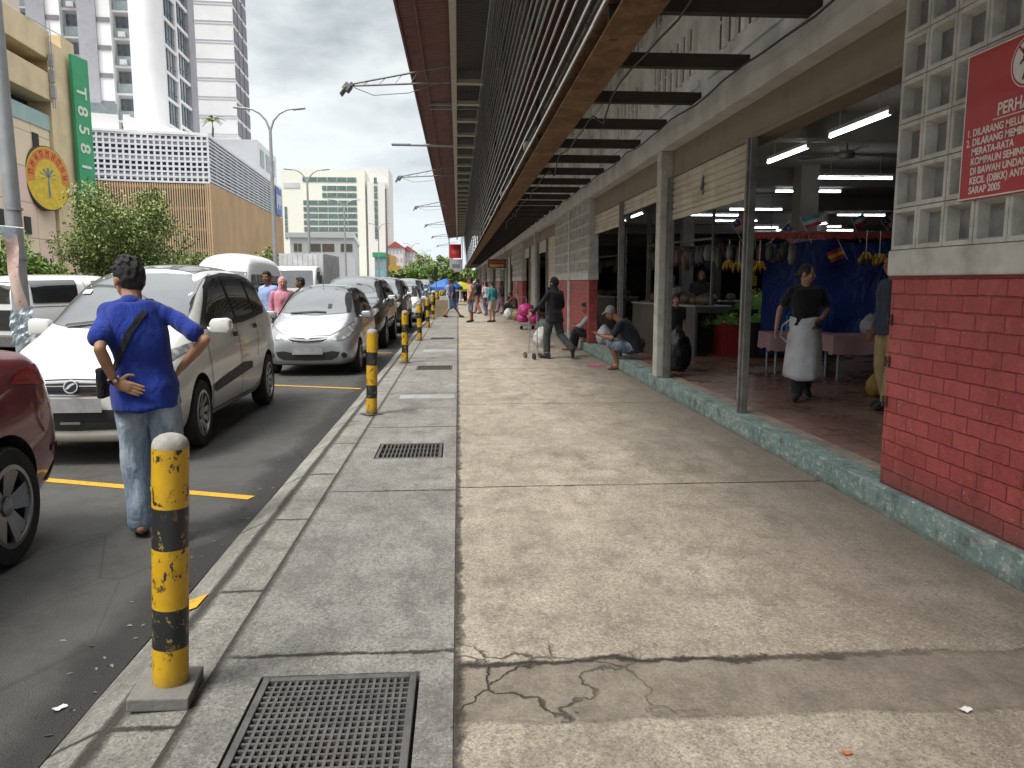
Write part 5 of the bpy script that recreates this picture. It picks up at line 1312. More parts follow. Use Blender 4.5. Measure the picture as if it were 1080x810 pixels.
        b = MB(); b.ell(hp(0, -.018, .036), (.084 * s, .094 * s, .092 * s), Mh, 24, 16); b.ell(hp(0, -.06, -.06), (.078 * s, .05 * s, .12 * s), Mh)
        me = remeshed(b, .012, 2, 'hair', (.004 * s, 30.)); me.materials.append(HAIR); link('hair', me, e)
    elif hair in ('hijab', 'capcloth', 'hat'):
        b = MB()
        if hair == 'hijab':
            b.ell(hp(0, -.020, .022), (.090 * s, .100 * s, .112 * s), Mh, 24, 16); b.ell(hp(0, -.008, -.085), (.082 * s, .080 * s, .085 * s), Mh, 18, 12)
            p, Mx = fr[20]; b.ell(p - Mx.col[2] * .01 * s, (.168 * s, .125 * s, .105 * s), Mx, 20, 12); cap_(b, V['neck'], hp(0, 0, -.06), .095 * s, .082 * s)
        elif hair == 'capcloth':
            b.ell(hp(0, -.020, .035), (.088 * s, .100 * s, .096 * s), Mh, 24, 16); b.ell(hp(0, .075, .055), (.075 * s, .075 * s, .016 * s), Mh, 16, 8)
        else:
            b.ell(hp(0, -.010, .055), (.087 * s, .098 * s, .078 * s), Mh, 24, 16); b.ell(hp(0, .085, .045), (.072 * s, .078 * s, .012 * s), Mh, 16, 8)
        me = remeshed(b, .010 if vox < .012 else .012, 2, 'headscarf', (.006 * s, 14.)); me.materials.append(cloth(hcol or (.02, .02, .02))); link('headscarf' if hair == 'hijab' else 'cap', me, e)
    return e, V, fr, s

# the man in blue, hands on hips, back to the camera
mf = (onz(150, 557, -.1) + onz(181, 577, -.1)) / 2
MJ = dict(head=(-.055, .05, 1.592), neck=(-.03, -.005, 1.47), chest=(.0, -.02, 1.27), mid=(.012, .0, 1.08), pel=(.018, .0, .93),
          shR=(.172, -.02, 1.395), elR=(.40, -.10, 1.235), wrR=(.215, .03, 1.05), shL=(-.166, -.03, 1.40), elL=(-.135, -.25, 1.20), wrL=(-.085, -.190, 1.0),
          hiR=(.105, 0, .90), knR=(.13, .03, .49), anR=(.135, -.10, .085), toR=(.165, .06, .03), hiL=(-.072, 0, .91), knL=(-.085, .06, .49), anL=(-.075, .05, .085), toL=(-.125, .20, .03), look=R(42), tilt=R(-6))
man, V, fr, s = person('man in a blue T-shirt and jeans seen from behind with hands on hips', (mf.x - .02, mf.y - .02, -.10), R(4), MJ, 1.775, 1, (.014, .036, .255), .44, None, (.20, .28, .38), 1., 'denim', (.015, .015, .017), 'short', None, None, .0095, hem=.07, sandals=True, fold=.020, slim=.84,
    hands=dict(R=dict(fdir=(-.45, .55, -.5), palm=(-.6, .1, .2), curl=.35), L=dict(fdir=(.90, -.02, -.34), palm=(.05, 1, .05), curl=.12)))
# shoulder bag strap across the back, with a small pouch at the left hip
def band(name, pts, w, mat, parent, nrm, thick=.006):
    b = MB(); ps = [Vector(p) for p in pts]; vs = []
    for i, p in enumerate(ps):
        t_ = (ps[min(i + 1, len(ps) - 1)] - ps[max(i - 1, 0)]).normalized(); n_ = Vector(nrm[i] if isinstance(nrm, list) else nrm).normalized(); w_ = t_.cross(n_).normalized() * w / 2
        vs += [p - w_, p + w_, p + w_ + n_ * thick, p - w_ + n_ * thick]
    n = len(ps)
    b.add(vs, [(4 * i + j, 4 * i + (j + 1) % 4, 4 * i + 4 + (j + 1) % 4, 4 * i + 4 + j) for i in range(n - 1) for j in range(4)] + [(0, 1, 2, 3), (4 * n - 1, 4 * n - 2, 4 * n - 3, 4 * n - 4)])
    return b.build(name, mat, parent, smooth='a')
shirt_o = [k for k in kids(man) if k.name.startswith('shirt')][0]
bv = BVHTree.FromPolygons([v.co.copy() for v in shirt_o.data.vertices], [tuple(p.vertices) for p in shirt_o.data.polygons])
bag = empty('shoulder_bag', man.location, R(4), 'black shoulder bag with its strap across the back of the man in blue', 'bag')
pts = []; nr = []
a0, a1 = Vector((.076, 0, 1.40)) * s, Vector((-.165, 0, 1.00)) * s
for i in range(13):
    f = i / 12; p = a0.lerp(a1, f); h, n_, *_ = bv.ray_cast(Vector((p.x, -1, p.z)), Vector((0, 1, 0)))
    if h: pts.append(h + n_ * .003); nr.append(Vector((n_.x * .6, n_.y, n_.z * .3)))
for yy in (-.035, .0, .04, .075):
    h, n_, *_ = bv.ray_cast(Vector((.078 * s, yy, 3)), Vector((0, 0, -1)))
    if h: pts.insert(0, h + n_ * .003); nr.insert(0, n_.copy())
band('strap', pts, .036, cloth((.014, .014, .015)), bag, nr)
b = MB(); b.box(Vector((-.205, -.02, .985)) * s, (.05, .17, .19)); b.build('pouch', cloth((.014, .014, .015)), bag, bevel=.015)
b = MB(); q0 = V['wrL'].lerp(V['elL'], .10); ax = (V['elL'] - V['wrL']).normalized(); Mq = Vector((0, 0, 1)).rotation_difference(ax).to_matrix()
b.lathe([(.031, -.010), (.035, -.010), (.035, .010), (.031, .010)], c=q0, n=20, M=Mq); b.build('wristwatch', CHR, man, smooth='a')

# vendor in a white apron, walking, head turned to her left
vp = Vector((4.016, 8.687, .186))
VJ = dict(head=(.01, .03, 1.585), elR=(.30, -.06, 1.14), wrR=(.36, .08, .90), elL=(-.27, -.04, 1.13), wrL=(-.13, .15, .985), knR=(.11, .13, .49), anR=(.10, .19, .088), toR=(.15, .35, .04), knL=(-.09, -.02, .49), anL=(-.09, -.24, .13), toL=(-.12, -.12, .035), look=R(62), tilt=R(-3))
ven, V, fr, s = person('woman in a black T-shirt and long white apron walking past the blue tarpaulin', vp, R(167), VJ, 1.56, 1, (.014, .015, .016), .42, None, (.03, .032, .04), 1., None, (.015, .015, .015), 'tied', None, None, .0105, female=True, hem=.02)
b = MB(); ap = mt('apron_white', (.47, .48, .50), .55, vs=6, bump=.5, bs=9, dirt=.15)
vs = []; rows = 12; cols = 17
for i in range(rows + 1):
    f = i / rows; z = (1.04 - .76 * f) * s; rx = (.185 + .055 * f) * s; ry = (.160 + .085 * f) * s
    for j in range(cols + 1):
        a = PI * (-.12 + 1.24 * j / cols); wv = 1 + .05 * f * math.sin(j * 1.9 + i * .2)
        vs.append((rx * wv * math.cos(a), ry * (1 + .45 * f) * wv * math.sin(a) + .02 * f, z + .012 * math.sin(j * .7)))
b.add(vs, [(i * (cols + 1) + j, i * (cols + 1) + j + 1, (i + 1) * (cols + 1) + j + 1, (i + 1) * (cols + 1) + j) for i in range(rows) for j in range(cols)])
apo = b.build('apron', ap, ven, smooth=True); md = apo.modifiers.new('s', 'SOLIDIFY'); md.thickness = .006
band('apron_string', [Vector((.17, 0, 1.02)) * s, Vector((.28, .02, .93)) * s, Vector((.30, .05, .80)) * s, Vector((.22, .10, .72)) * s, Vector((.19, .12, .80)) * s], .02, ap, ven, (0, .8, .4))
b = MB(); cap_(b, V['wrL'], V['wrL'] + Vector((.015, .07, -.03)), .040, .045); me = remeshed(b, .009, 2, 'glove'); me.materials.append(cloth((.012, .012, .013))); link('glove', me, ven)

# man in tan trousers half hidden by the brick panel
WJ = dict(elR=(.25, -.03, 1.11), wrR=(.25, .05, .87), anR=(.11, -.08, .085), toR=(.14, .08, .03), anL=(-.10, .06, .085), toL=(-.13, .22, .03))
person('man in a dark blue shirt and tan trousers half hidden behind the brick panel', (4.63, 7.95, .186), R(95), WJ, 1.66, 0, (.045, .06, .085), .44, None, (.44, .32, .16), 1., None, (.05, .05, .055), 'short', None, None, .012, hem=.06)

# girl standing behind a black sack, woman in a headscarf deeper inside
kp = Vector((3.42, 11.95, .186))
person('child in black top and jeans standing behind the black rubbish sack', kp, R(178), dict(elR=(.2, .02, 1.1), wrR=(.16, .12, .9), elL=(-.2, .02, 1.1), wrL=(-.16, .12, .9)), 1.16, 1, (.016, .016, .018), .46, None, (.10, .15, .24), 1., 'denim', (.02, .02, .02), 'short', None, None, .0115, female=True)
person('woman in a dark headscarf and long dark dress standing inside the hall', (4.93, 15.45, .186), R(168), dict(elR=(.23, .05, 1.12), wrR=(.12, .22, 1.08), elL=(-.25, 0, 1.1), wrL=(-.22, .14, .96)), 1.60, 1, (.035, .028, .030), .95, None, (.02, .019, .02), 1., None, (.3, .28, .26), 'hijab', (.02, .018, .02), None, .012, female=True, long_coat=.62)
person('person in a pale top standing by the hanging goods inside the hall', (4.45, 15.9, .186), R(150), None, 1.5, 1, (.35, .35, .33), .95, None, (.05, .05, .06), 1., None, (.03, .03, .03), 'hijab', (.12, .14, .16), None, .014, female=True)

# squatting man on the step, looking at his phone
sp = Vector((2.80, 13.45, 0))
SQ = dict(head=(.0, .30, 1.0), neck=(0, .13, .875), chest=(0, .02, .72), mid=(0, -.10, .54), pel=(0, -.12, .37), shR=(.175, .11, .825), elR=(.22, .27, .57), wrR=(.07, .46, .60), shL=(-.175, .11, .825), elL=(-.22, .27, .57), wrL=(-.07, .46, .60),
          hiR=(.09, -.10, .36), knR=(.14, .30, .47), anR=(.11, .16, .085), toR=(.13, .32, .03), hiL=(-.09, -.10, .36), knL=(-.14, .30, .47), anL=(-.11, .16, .085), toL=(-.13, .32, .03), tilt=R(-32))
person('man in dark T-shirt and blue shorts squatting at the step with a phone', sp + Vector((.18, 0, 0)), R(80), SQ, 1.7, 0, (.018, .020, .030), .46, None, (.055, .085, .16), .50, 'denim', (.05, .04, .035), 'capcloth', (.20, .20, .205), None, .0115, sandals=True, hem=.03,
    hands=dict(R=dict(fdir=(-.5, .7, .2), palm=(-.3, .2, 1), curl=.6), L=dict(fdir=(.5, .7, .2), palm=(.3, .2, 1), curl=.6)))
b = MB(); b.box((2.35, 13.47, .63), (.15, .075, .010), M=Matrix.Rotation(R(25), 3, 'Y')); tag(b.build('phone', M['blk'], bevel=.003), 'dark phone held by the squatting man', 'phone')
# seated person on the step by the brick panel
SI = dict(head=(.0, .14, .97), neck=(0, .03, .83), chest=(0, -.04, .68), mid=(0, -.09, .50), pel=(0, -.08, .36), shR=(.175, .01, .785), elR=(.24, .20, .58), wrR=(.10, .36, .56), shL=(-.175, .01, .785), elL=(-.24, .20, .58), wrL=(-.10, .36, .56),
          hiR=(.09, -.04, .36), knR=(.16, .34, .46), anR=(.13, .40, .085), toR=(.16, .56, .03), hiL=(-.09, -.04, .36), knL=(-.14, .36, .43), anL=(-.10, .47, .085), toL=(-.12, .63, .03), tilt=R(-15))
person('person in a pale grey top and dark trousers sitting on the step', (3.0, 17.25, 0), R(72), SI, 1.68, 0, (.33, .35, .38), .75, None, (.022, .018, .022), .97, None, (.30, .17, .10), 'short', None, None, .0125)
# woman with trolley, walking away
wp_ = Vector((1.93, 15.45, 0))
WA = dict(elL=(-.30, .10, 1.13), wrL=(-.36, .30, .96), elR=(.24, .0, 1.12), wrR=(.20, .16, .95), hiR=(.09, 0, .90), knR=(.11, -.08, .50), anR=(.14, -.40, .22), toR=(.17, -.38, .06), knL=(-.10, .12, .49), anL=(-.11, .10, .085), toL=(-.13, .26, .03), look=R(15))
person('woman all in black with a headscarf walking and pulling a bare luggage trolley', wp_, R(38), WA, 1.63, 1, (.014, .014, .016), .95, None, (.055, .056, .060), 1., None, (.03, .03, .032), 'hijab', (.013, .013, .014), None, .0115, female=True, hem=.12)
LT = empty('luggage_trolley', (1.52, 15.62, 0), R(25), 'bare folding luggage trolley with small wheels pulled by the woman in black', 'trolley')
b = MB()
for sx in (-.1, .1): b.tube((sx, 0, .10), (sx * .9, 0, .98), .010, n=8)
b.tube((-.10, 0, .98), (.10, 0, .98), .013, n=8); b.tube((-.1, 0, .45), (.1, 0, .45), .008, n=6); b.build('handle', M['galv'], LT)
b = MB()
for sx in (-.15, -.05, .05, .15): b.tube((sx, .02, .13), (sx, -.34, .13), .007, n=6)
for y in (-.34, -.16, 0): b.tube((-.16, y, .13), (.16, y, .13), .008, n=6)
b.build('base_frame', M['galv'], LT)
for sx in (-.17, .17):
    for y in (.02, -.33):
        b = MB(); b.lathe([(.02, -.014), (.062, -.014), (.066, 0), (.062, .014), (.02, .014)], c=(sx, y, .066), n=20, M=Matrix.Rotation(R(90), 3, 'Y')); b.tube((sx, y, .066), (sx, y, .13), .007, n=6); b.build('wheel', M['rub'] if y < 0 else mt('worn_wheel_brown', (.14, .08, .05), .7) if 'worn_wheel_brown' not in bpy.data.materials else bpy.data.materials['worn_wheel_brown'], LT, smooth='a')

# people farther along the walkway
def walk(lead=1, st=.2): 
    return dict(knR=(.10, .10 * lead, .49), anR=(.10, st * lead, .09), toR=(.12, st * lead + .16, .035), knL=(-.10, .0, .49), anL=(-.10, -st * lead, .10), toL=(-.12, -st * lead + .15, .03), wrR=(.24, -.10 * lead, .88), wrL=(-.24, .16 * lead, .88))
def far(label, px, py, rz, J, **k):
    p = onz(px, py); return person(label, (p.x, p.y, 0), R(rz), J, group=None, vox=.014, **k)
far('man in a peach T-shirt and denim shorts standing in the walkway', 497, 340, 78, dict(toR=(.12, .17, .03)), H=1.70, skin=0, shirt=(.62, .36, .27), pants=(.07, .11, .19), plen=.60, ppat='denim', shoes=(.02, .02, .02), hair='short')
far('man in a navy polo shirt beside the man in peach', 504, 331, 60, walk(), H=1.68, skin=0, shirt=(.02, .03, .075), pants=(.35, .16, .15), plen=1., shoes=(.05, .05, .05), hair='short')
far('person in a teal jacket and pale shorts carrying a dark shoulder bag', 519, 340, 40, dict(toR=(.12, .17, .03)), H=1.56, skin=1, shirt=(.07, .32, .36), sleeve=.8, pants=(.52, .45, .40), plen=.45, shoes=(.02, .02, .02), hair='tied', female=True)
far('woman in a white top and purple trousers standing behind the teal jacket', 513, 333, 30, walk(), H=1.56, skin=1, shirt=(.55, .56, .60), pants=(.10, .08, .2), shoes=(.05, .05, .05), hair='long', female=True)
far('person in a dark top and blue shorts striding across by the far bollards', 477, 335, -70, walk(1, .34), H=1.66, skin=0, shirt=(.035, .045, .12), pants=(.06, .11, .2), plen=.55, shoes=(.05, .04, .04), hair='short')
far('man in black leaning by the third brick panel looking at a phone', 552, 331.5, 80, dict(elL=(-.2, .10, 1.12), wrL=(-.05, .28, 1.20), elR=(.22, .02, 1.1), wrR=(.15, .22, 1.06), tilt=R(-16)), H=1.66, skin=2, shirt=(.014, .014, .016), pants=(.014, .014, .016), shoes=(.02, .02, .02), hair='short')
far('person in maroon sitting low beside the far pillar', 541, 331, 70, SI, H=1.62, skin=1, shirt=(.18, .10, .09), pants=(.03, .025, .03), shoes=(.05, .05, .05), hair='long', female=True)
far('woman in a dark top and flowered trousers standing near the far pillar', 529, 330, 100, walk(), H=1.58, skin=0, shirt=(.04, .03, .04), sleeve=.9, pants=(.22, .10, .20), ppat='flower', shoes=(.05, .05, .05), hair='hijab', hcol=(.05, .035, .04), female=True)
for i, (px, py, c1, c2, rz, h) in enumerate(((491, 318, (.5, .5, .55), (.05, .06, .1), 10, 1.68), (498, 316, (.3, .05, .06), (.04, .04, .05), 170, 1.6), (488, 315, (.06, .07, .14), (.1, .1, .12), 20, 1.7), (482, 320, (.55, .55, .60), (.05, .07, .13), 200, 1.65), (512, 322, (.5, .13, .22), (.04, .03, .04), 10, 1.57), (503, 319, (.05, .05, .055), (.03, .03, .035), 160, 1.66), (474, 326, (.30, .36, .52), (.5, .5, .48), 190, 1.62))):
    lb = ['distant shopper in a pale grey shirt at the far end of the walkway', 'distant shopper in a dark red shirt at the far end of the walkway', 'distant shopper in a navy shirt at the far end of the walkway', 'distant shopper in a white shirt beside the blue canopy', 'distant woman in a pink top walking away near the shopfronts', 'distant shopper in black coming along the walkway', 'distant person in light blue and white by the last bollards'][i]
    far(lb, px, py, rz, walk(), H=h, skin=i % 3, shirt=c1, pants=c2, shoes=(.03, .03, .03), hair='short' if i not in (4,) else 'hijab', hcol=c1)
# people by the cars
person('man in a light blue shirt standing left of the silver hatchback', (-3.98, 16.6, -.10), R(150), dict(look=R(20)), 1.86, 2, (.30, .40, .66), .46, None, (.04, .05, .08), 1., None, (.03, .03, .03), 'short', None, None, .012)
person('woman in a pink headscarf and flowered pink top beside the man in light blue', (-3.62, 16.3, -.10), R(200), None, 1.74, 1, (.62, .24, .30), .9, 'flower', (.10, .06, .08), 1., None, (.03, .03, .03), 'hijab', (.62, .30, .36), None, .012, female=True)
person('dark haired person behind the roof of the silver hatchback', (-3.55, 17.9, -.10), R(110), None, 1.74, 2, (.03, .03, .035), .46, None, (.04, .04, .05), 1., None, (.03, .03, .03), 'short', None, None, .013)
# ------------------------------------------------------------------ things on the walkway and in the market
def lump(name, c, r, mat, parent=None, amp=.12, sc=3., seed=0, squash=.8, nu=28, nv=18, knot=False):
    b = MB(); b.ell((0, 0, 0), r, nu=nu, nv=nv); me = b.data(name, [mat])
    bm = bmesh.new(); bm.from_mesh(me); bmesh.ops.remove_doubles(bm, verts=bm.verts, dist=1e-5); bmesh.ops.recalc_face_normals(bm, faces=bm.faces)
    for v in bm.verts:
        d = v.co.normalized(); k = 1 + amp * (noise.noise(v.co * sc / max(r) + Vector((seed, 0, 0))) + .6 * noise.noise(v.co * sc * 2.6 / max(r) + Vector((0, seed, 0))) - .5 * abs(noise.noise(v.co * sc * 4 / max(r))))
        v.co *= k
        if v.co.z < -r[2] * .8: v.co.z = -r[2] * .8
        if knot and d.z > .75: v.co.z += r[2] * .22 * (d.z - .75) / .25
        if knot and d.z > .8: q_ = 1 - .35 * (d.z - .8) / .2; v.co.x *= q_; v.co.y *= q_
    bm.to_mesh(me); bm.free(); me.shade_smooth()
    o = link(name, me, parent); o.location = c; return o
def plas(n, c, r=.35, b=.6): return mt(n, c, r, vs=6, var=.2, bump=b, bs=25)
sack = plas('black_bin_liner', (.014, .014, .016), .3, .8)
o = lump('rubbish_sack', (3.38, 11.62, .186 + .27), (.20, .19, .34), sack, amp=.16, sc=4, seed=3, knot=True); tag(o, 'knotted black rubbish sack standing on the market floor by the pillar', 'rubbish sack')
PB_ = empty('water_bottle', (2.985, 11.18, .188), 0, 'clear plastic water bottle standing at the foot of the white pillar', 'bottle')
b = MB(); b.lathe([(.038, 0), (.042, .01), (.042, .08), (.038, .10), (.042, .12), (.042, .21), (.030, .26), (.016, .285), (.016, .30)], n=20)
bt = NT('bottle_plastic'); bt.P(color=(.55, .65, .68), rough=.12, trans=.6, ior=1.3, coat=.5); b.build('bottle_body', bt.mat, PB_, smooth='a')
b = MB(); b.lathe([(.018, .3005), (.018, .325)], n=16); b.build('cap', mt('bottle_cap_blue', (.08, .2, .4), .4), PB_)
PT = empty('pink_shopping_trolley', onz(556, 347.5) + Vector((0, .1, 0)), R(20), 'trolley piled with bright pink plastic bags on the walkway', 'trolley')
pinkp = plas('pink_bag_plastic', (.60, .045, .25), .35, .7)
for i, (x, y, z, r) in enumerate(((-.05, 0, .62, .26), (.22, .05, .50, .22), (-.10, .1, .36, .20), (.20, -.08, .32, .2))): lump('bag', (x, y, z), (r, r * .9, r * .85), pinkp, PT, .16, 4, i)
b = MB(); b.tube((-.2, 0, .08), (-.28, .12, 1.05), .012, n=6); b.tube((.1, 0, .08), (.02, .12, 1.05), .012, n=6); b.tube((-.28, .12, 1.05), (.02, .12, 1.05), .014, n=6); b.box((0, 0, .13), (.6, .4, .02)); b.build('frame', M['galv'], PT)
for sx in (-.2, .22):
    b = MB(); b.lathe([(.02, -.02), (.08, -.02), (.08, .02), (.02, .02)], c=(sx, 0, .08), n=18, M=Matrix.Rotation(R(90), 3, 'Y')); b.build('wheel', M['rub'], PT)
for i, (px, py, r, col, lb) in enumerate(((571, 366, .27, (.55, .55, .53), 'white plastic sack on the walkway left of the seated person'), (536, 337, .26, (.60, .61, .58), 'white bundle on the walkway beside the pink bags'), (545, 338, .27, (.30, .22, .12), 'brown bundle on the walkway beside the pink bags'), (612, 372.5, .24, (.42, .44, .47), 'grey cloth bag on the step behind the seated person'))):
    p = onz(px, py)
    if i == 3: p = Vector((3.2, 16.72, .188))
    o = lump('sack', (p.x, p.y, p.z + r * .7), (r * .75, r * .7, r * .9), plas('sack_%d' % i, col, .5, .6), None, .15, 3, i * 3, knot=i != 2); tag(o, lb, 'bag')

FZ = .186
# tables with pink cloths
pc = mt('pink_table_cloth', (.40, .235, .25), .8, vs=5, var=.1, bump=.3, bs=7)
def table(loc, rz, lx, ly, h, label, mat=pc):
    e = empty('stall_table', loc, rz, label, 'table', 'tables in the market hall')
    b = MB(); b.box((0, 0, h - .01), (lx, ly, .025)); b.build('tabletop', M['wht'], e)
    for sx in (-1, 1):
        for sy in (-1, 1):
            b = MB(); b.tube((sx * (lx / 2 - .1), sy * (ly / 2 - .08), 0), (sx * (lx / 2 - .1), sy * (ly / 2 - .08), h - .023), .017, n=8); b.build('leg', M['galv'], e)
    b = MB(); n = 24; top = []; bot = []
    per = [(-1, -1), (1, -1), (1, 1), (-1, 1)]; pts = []
    for i in range(4):
        a, c = per[i], per[(i + 1) % 4]
        for k in range(n): f = k / n; pts.append(((a[0] + (c[0] - a[0]) * f) * (lx / 2 + .012), (a[1] + (c[1] - a[1]) * f) * (ly / 2 + .012)))
    N = len(pts); vs = [(x, y, h + .006) for x, y in pts]
    for k, dz in enumerate((.10, .24)):
        for i, (x, y) in enumerate(pts):
            w = 1 + .02 * (k + 1) * math.sin(i * 1.1) ; cx_ = max(abs(x) / (lx / 2), abs(y) / (ly / 2))
            vs.append((x * (1 + .012 * (k + 1) * math.sin(i * .9)), y * (1 + .03 * (k + 1) * math.sin(i * .8)), h - dz - .02 * math.sin(i * .35)))
    b.add(vs, [tuple(range(N))] + [(k * N + i, k * N + (i + 1) % N, (k + 1) * N + (i + 1) % N, (k + 1) * N + i) for k in range(2) for i in range(N)])
    c = b.build('tablecloth', mat, None, smooth='a', fixn=True); c.location = loc; c.rotation_euler.z = rz; tag(c, 'pink cloth draped over the ' + ('long table right' if lx > 1 else 'small table left') + ' of the woman in the apron', 'tablecloth')
    return e
table((5.95, 10.45, FZ), R(-6), 1.55, .62, .62, 'pink covered long table right of the woman in the apron')
table((5.12, 11.32, FZ), R(-6), .95, .6, .60, 'pink covered small table left of the woman in the apron')
# blue plastic chair
BC = empty('plastic_chair', (5.25, 11.2, FZ), R(200), 'blue plastic chair standing in front of the tarpaulin', 'chair'); bp_ = mt('blue_chair_plastic', (.03, .16, .40), .4)
b = MB(); b.box((0, 0, .43), (.44, .43, .03)); b.build('seat', bp_, BC, bevel=.01)
b = MB(); b.path([(-.2, -.2, .44), (-.2, -.25, .66), (-.17, -.28, .84), (-.1, -.29, .90), (.1, -.29, .90), (.17, -.28, .84), (.2, -.25, .66), (.2, -.2, .44)], .018, 8); b.box((0, -.285, .80), (.3, .015, .14)); b.build('backrest', bp_, BC, smooth='a')
for sx in (-1, 1):
    for sy in (-1, 1):
        b = MB(); b.tube((sx * .2, sy * .19, 0), (sx * .18, sy * .17, .42), .018, .026, n=8); b.build('leg', bp_, BC)
# blue tarpaulin hung as a backdrop
tn = NT('blue_tarpaulin'); cc = tn.mix(tn.ramp(tn.noise(.9, 5), (.3, 0.), (.7, 1.)), (.014, .030, .15), (.030, .065, .29)); tn.P(color=cc, rough=.42, spec=.4, normal=tn.bump(tn.noise(2.4, 5, .55, dist=1.2), .9, .12))
b = MB(); nx, nz = 40, 24; A, B_ = Vector((4.72, 11.75, 0)), Vector((8.4, 11.1, 0)); vs = []
for i in range(nx + 1):
    for j in range(nz + 1):
        p = A.lerp(B_, i / nx); z = .42 + (2.16 - .42) * j / nz
        f = .05 * math.sin(i * .55 + .4 * math.sin(j * .5)) * (1 - j / nz * .7) + .05 * noise.noise((i * .17, j * .17, 0)); vs.append((p.x + f * .2, p.y + f, z - .03 * math.sin(i * .5) * (j == nz)))
b.add(vs, [(i * (nz + 1) + j, (i + 1) * (nz + 1) + j, (i + 1) * (nz + 1) + j + 1, i * (nz + 1) + j + 1) for i in range(nx) for j in range(nz)])
tag(b.build('tarpaulin', tn.mat, smooth=True), 'large blue tarpaulin hung as a curtain behind the woman in the apron', 'tarpaulin')
# red fringed rail over the stalls with small flags and bananas hanging
rail = empty('hanging_rail', (4.5, 10.55, 2.22), math.atan2(-.35, 3.2), 'long rail edged with a red frill above the blue tarpaulin', 'rail'); redm = mt('red_frill', (.30, .04, .03), .7, vs=12, var=.4)
b = MB(); b.tube((-.55, 0, 0), (3.4, 0, 0), .02, n=8); b.tube((-.5, 0, 0), (-.5, 0, 1.1), .008, n=6); b.tube((3.2, 0, 0), (3.2, 0, 1.1), .008, n=6); b.build('bar', M['post'], rail)
b = MB()
for i in range(60):
    x = -.5 + i * .065; b.quad((x, -.025, .0), (x + .065, -.025, .0), (x + .06, -.03 - .01 * (i % 2), -.075 - .02 * random.random()), (x + .004, -.03, -.07 - .02 * random.random()))
b.build('frill', redm, rail, fixn=False)
gold = mt('banana_yellow', (.50, .30, .030), .55, vs=14, var=.35, dirt=.3, dcol=(.2, .14, .03))
def bananas(loc, label, n=11, sc=1.):
    e = empty('banana_bunch', loc, random.random() * 6, label, 'bananas', 'bananas hanging from the rail')
    b = MB(); b.tube((0, 0, 0), (0, 0, .36 * sc), .006, n=6); b.ell((0, 0, 0), (.02, .02, .03)); b.build('string', M['wht'], e)
    b = MB()
    for k in range(n):
        a = 2 * PI * k / n + random.uniform(-.2, .2); c, s_ = math.cos(a), math.sin(a); L_ = random.uniform(.12, .16) * sc; z0 = random.uniform(-.05, .02)
        b.path([(0.01 * c, .01 * s_, z0), (.05 * c, .05 * s_, z0 - .01), (.085 * c, .085 * s_, z0 - L_ * .5), (.075 * c, .075 * s_, z0 - L_)], [.008, .018, .019, .007], 7)
    b.build('bananas', gold, e, smooth='a')
for i in range(7):
    x = 5.35 + i * .17
    bananas((x + .25, 10.35 - .04 * i, 1.93 - .02 * (i % 3)), 'yellow banana bunch hanging on strings from the rail right of the tarpaulin', 11, .9)
for i in range(4): bananas((4.12 + i * .12, 11.6 - i * .1, 1.86 - .03 * (i % 2)), 'ripe banana bunch hanging above the vegetable stall', 9, .9)
# small flags on thin sticks
fr_ = mt('flag_red', (.38, .03, .04), .7); fw_ = mt('flag_white', (.5, .5, .5), .7); fb_ = mt('flag_blue', (.03, .06, .25), .7); fy_ = mt('flag_yellow', (.5, .36, .04), .7); ft_ = mt('flag_teal', (.06, .25, .3), .7)
def flag(loc, tilt, kind, label):
    e = empty('small_flag', loc, R(random.uniform(-20, 20)), label, 'flag', 'small flags stuck along the rail'); e.rotation_euler.y = tilt; e.scale = (.68, .68, .68)
    b = MB(); b.tube((0, 0, -.1), (0, 0, .5), .006, n=6); b.build('stick', M['wht'], e)
    b = MB()
    if kind == 0:
        for k in range(14):
            x0 = .0
            for c in range(6):
                xa, xb = c * .06, c * .06 + .06; z0 = .44 - k * .018
                wa, wb = .02 * math.sin(c * 1.2), .02 * math.sin(c * 1.2 + 1.2)
                m_ = 2 if (k < 8 and c < 3) else k % 2
                b.quad((xa, wa, z0 - .018 - .12 * xa), (xb, wb, z0 - .018 - .12 * xb), (xb, wb, z0 - .12 * xb), (xa, wa, z0 - .12 * xa), m_)
        b.ell((.085, .012, .365), (.028, .006, .028), m=3)
        b.build('cloth', [fr_, fw_, fb_, fy_], e, fixn=False)
    else:
        for c in range(6):
            xa, xb = c * .055, c * .055 + .055; wa, wb = .02 * math.sin(c * 1.2), .02 * math.sin(c * 1.2 + 1.2)
            for k in range(3): b.quad((xa, wa, .44 - k * .075 - .075 - .15 * xa), (xb, wb, .44 - k * .075 - .075 - .15 * xb), (xb, wb, .44 - k * .075 - .15 * xb), (xa, wa, .44 - k * .075 - .15 * xa), k)
        b.build('cloth', [ft_, fw_, fr_] if kind == 1 else [fr_, fy_, fr_], e, fixn=False)
for i, (x, y, t_, k, lb) in enumerate(((4.15, 11.2, -35, 0, 'small striped red and white flag with blue corner, leftmost on the rail'), (4.55, 11.0, 40, 0, 'small striped flag with blue corner leaning right, above the vegetables'), (5.0, 10.8, -25, 1, 'small teal white and red flag at the left end of the tarpaulin'), (5.35, 10.7, 150, 2, 'small red and yellow flag hanging down over the tarpaulin'), (5.62, 10.6, -30, 1, 'small teal white and red flag over the middle of the tarpaulin'), (6.05, 10.5, -48, 0, 'small striped flag with blue corner, largest above the hanging bananas'))):
    flag((x, y, 2.16), R(t_), k, lb)
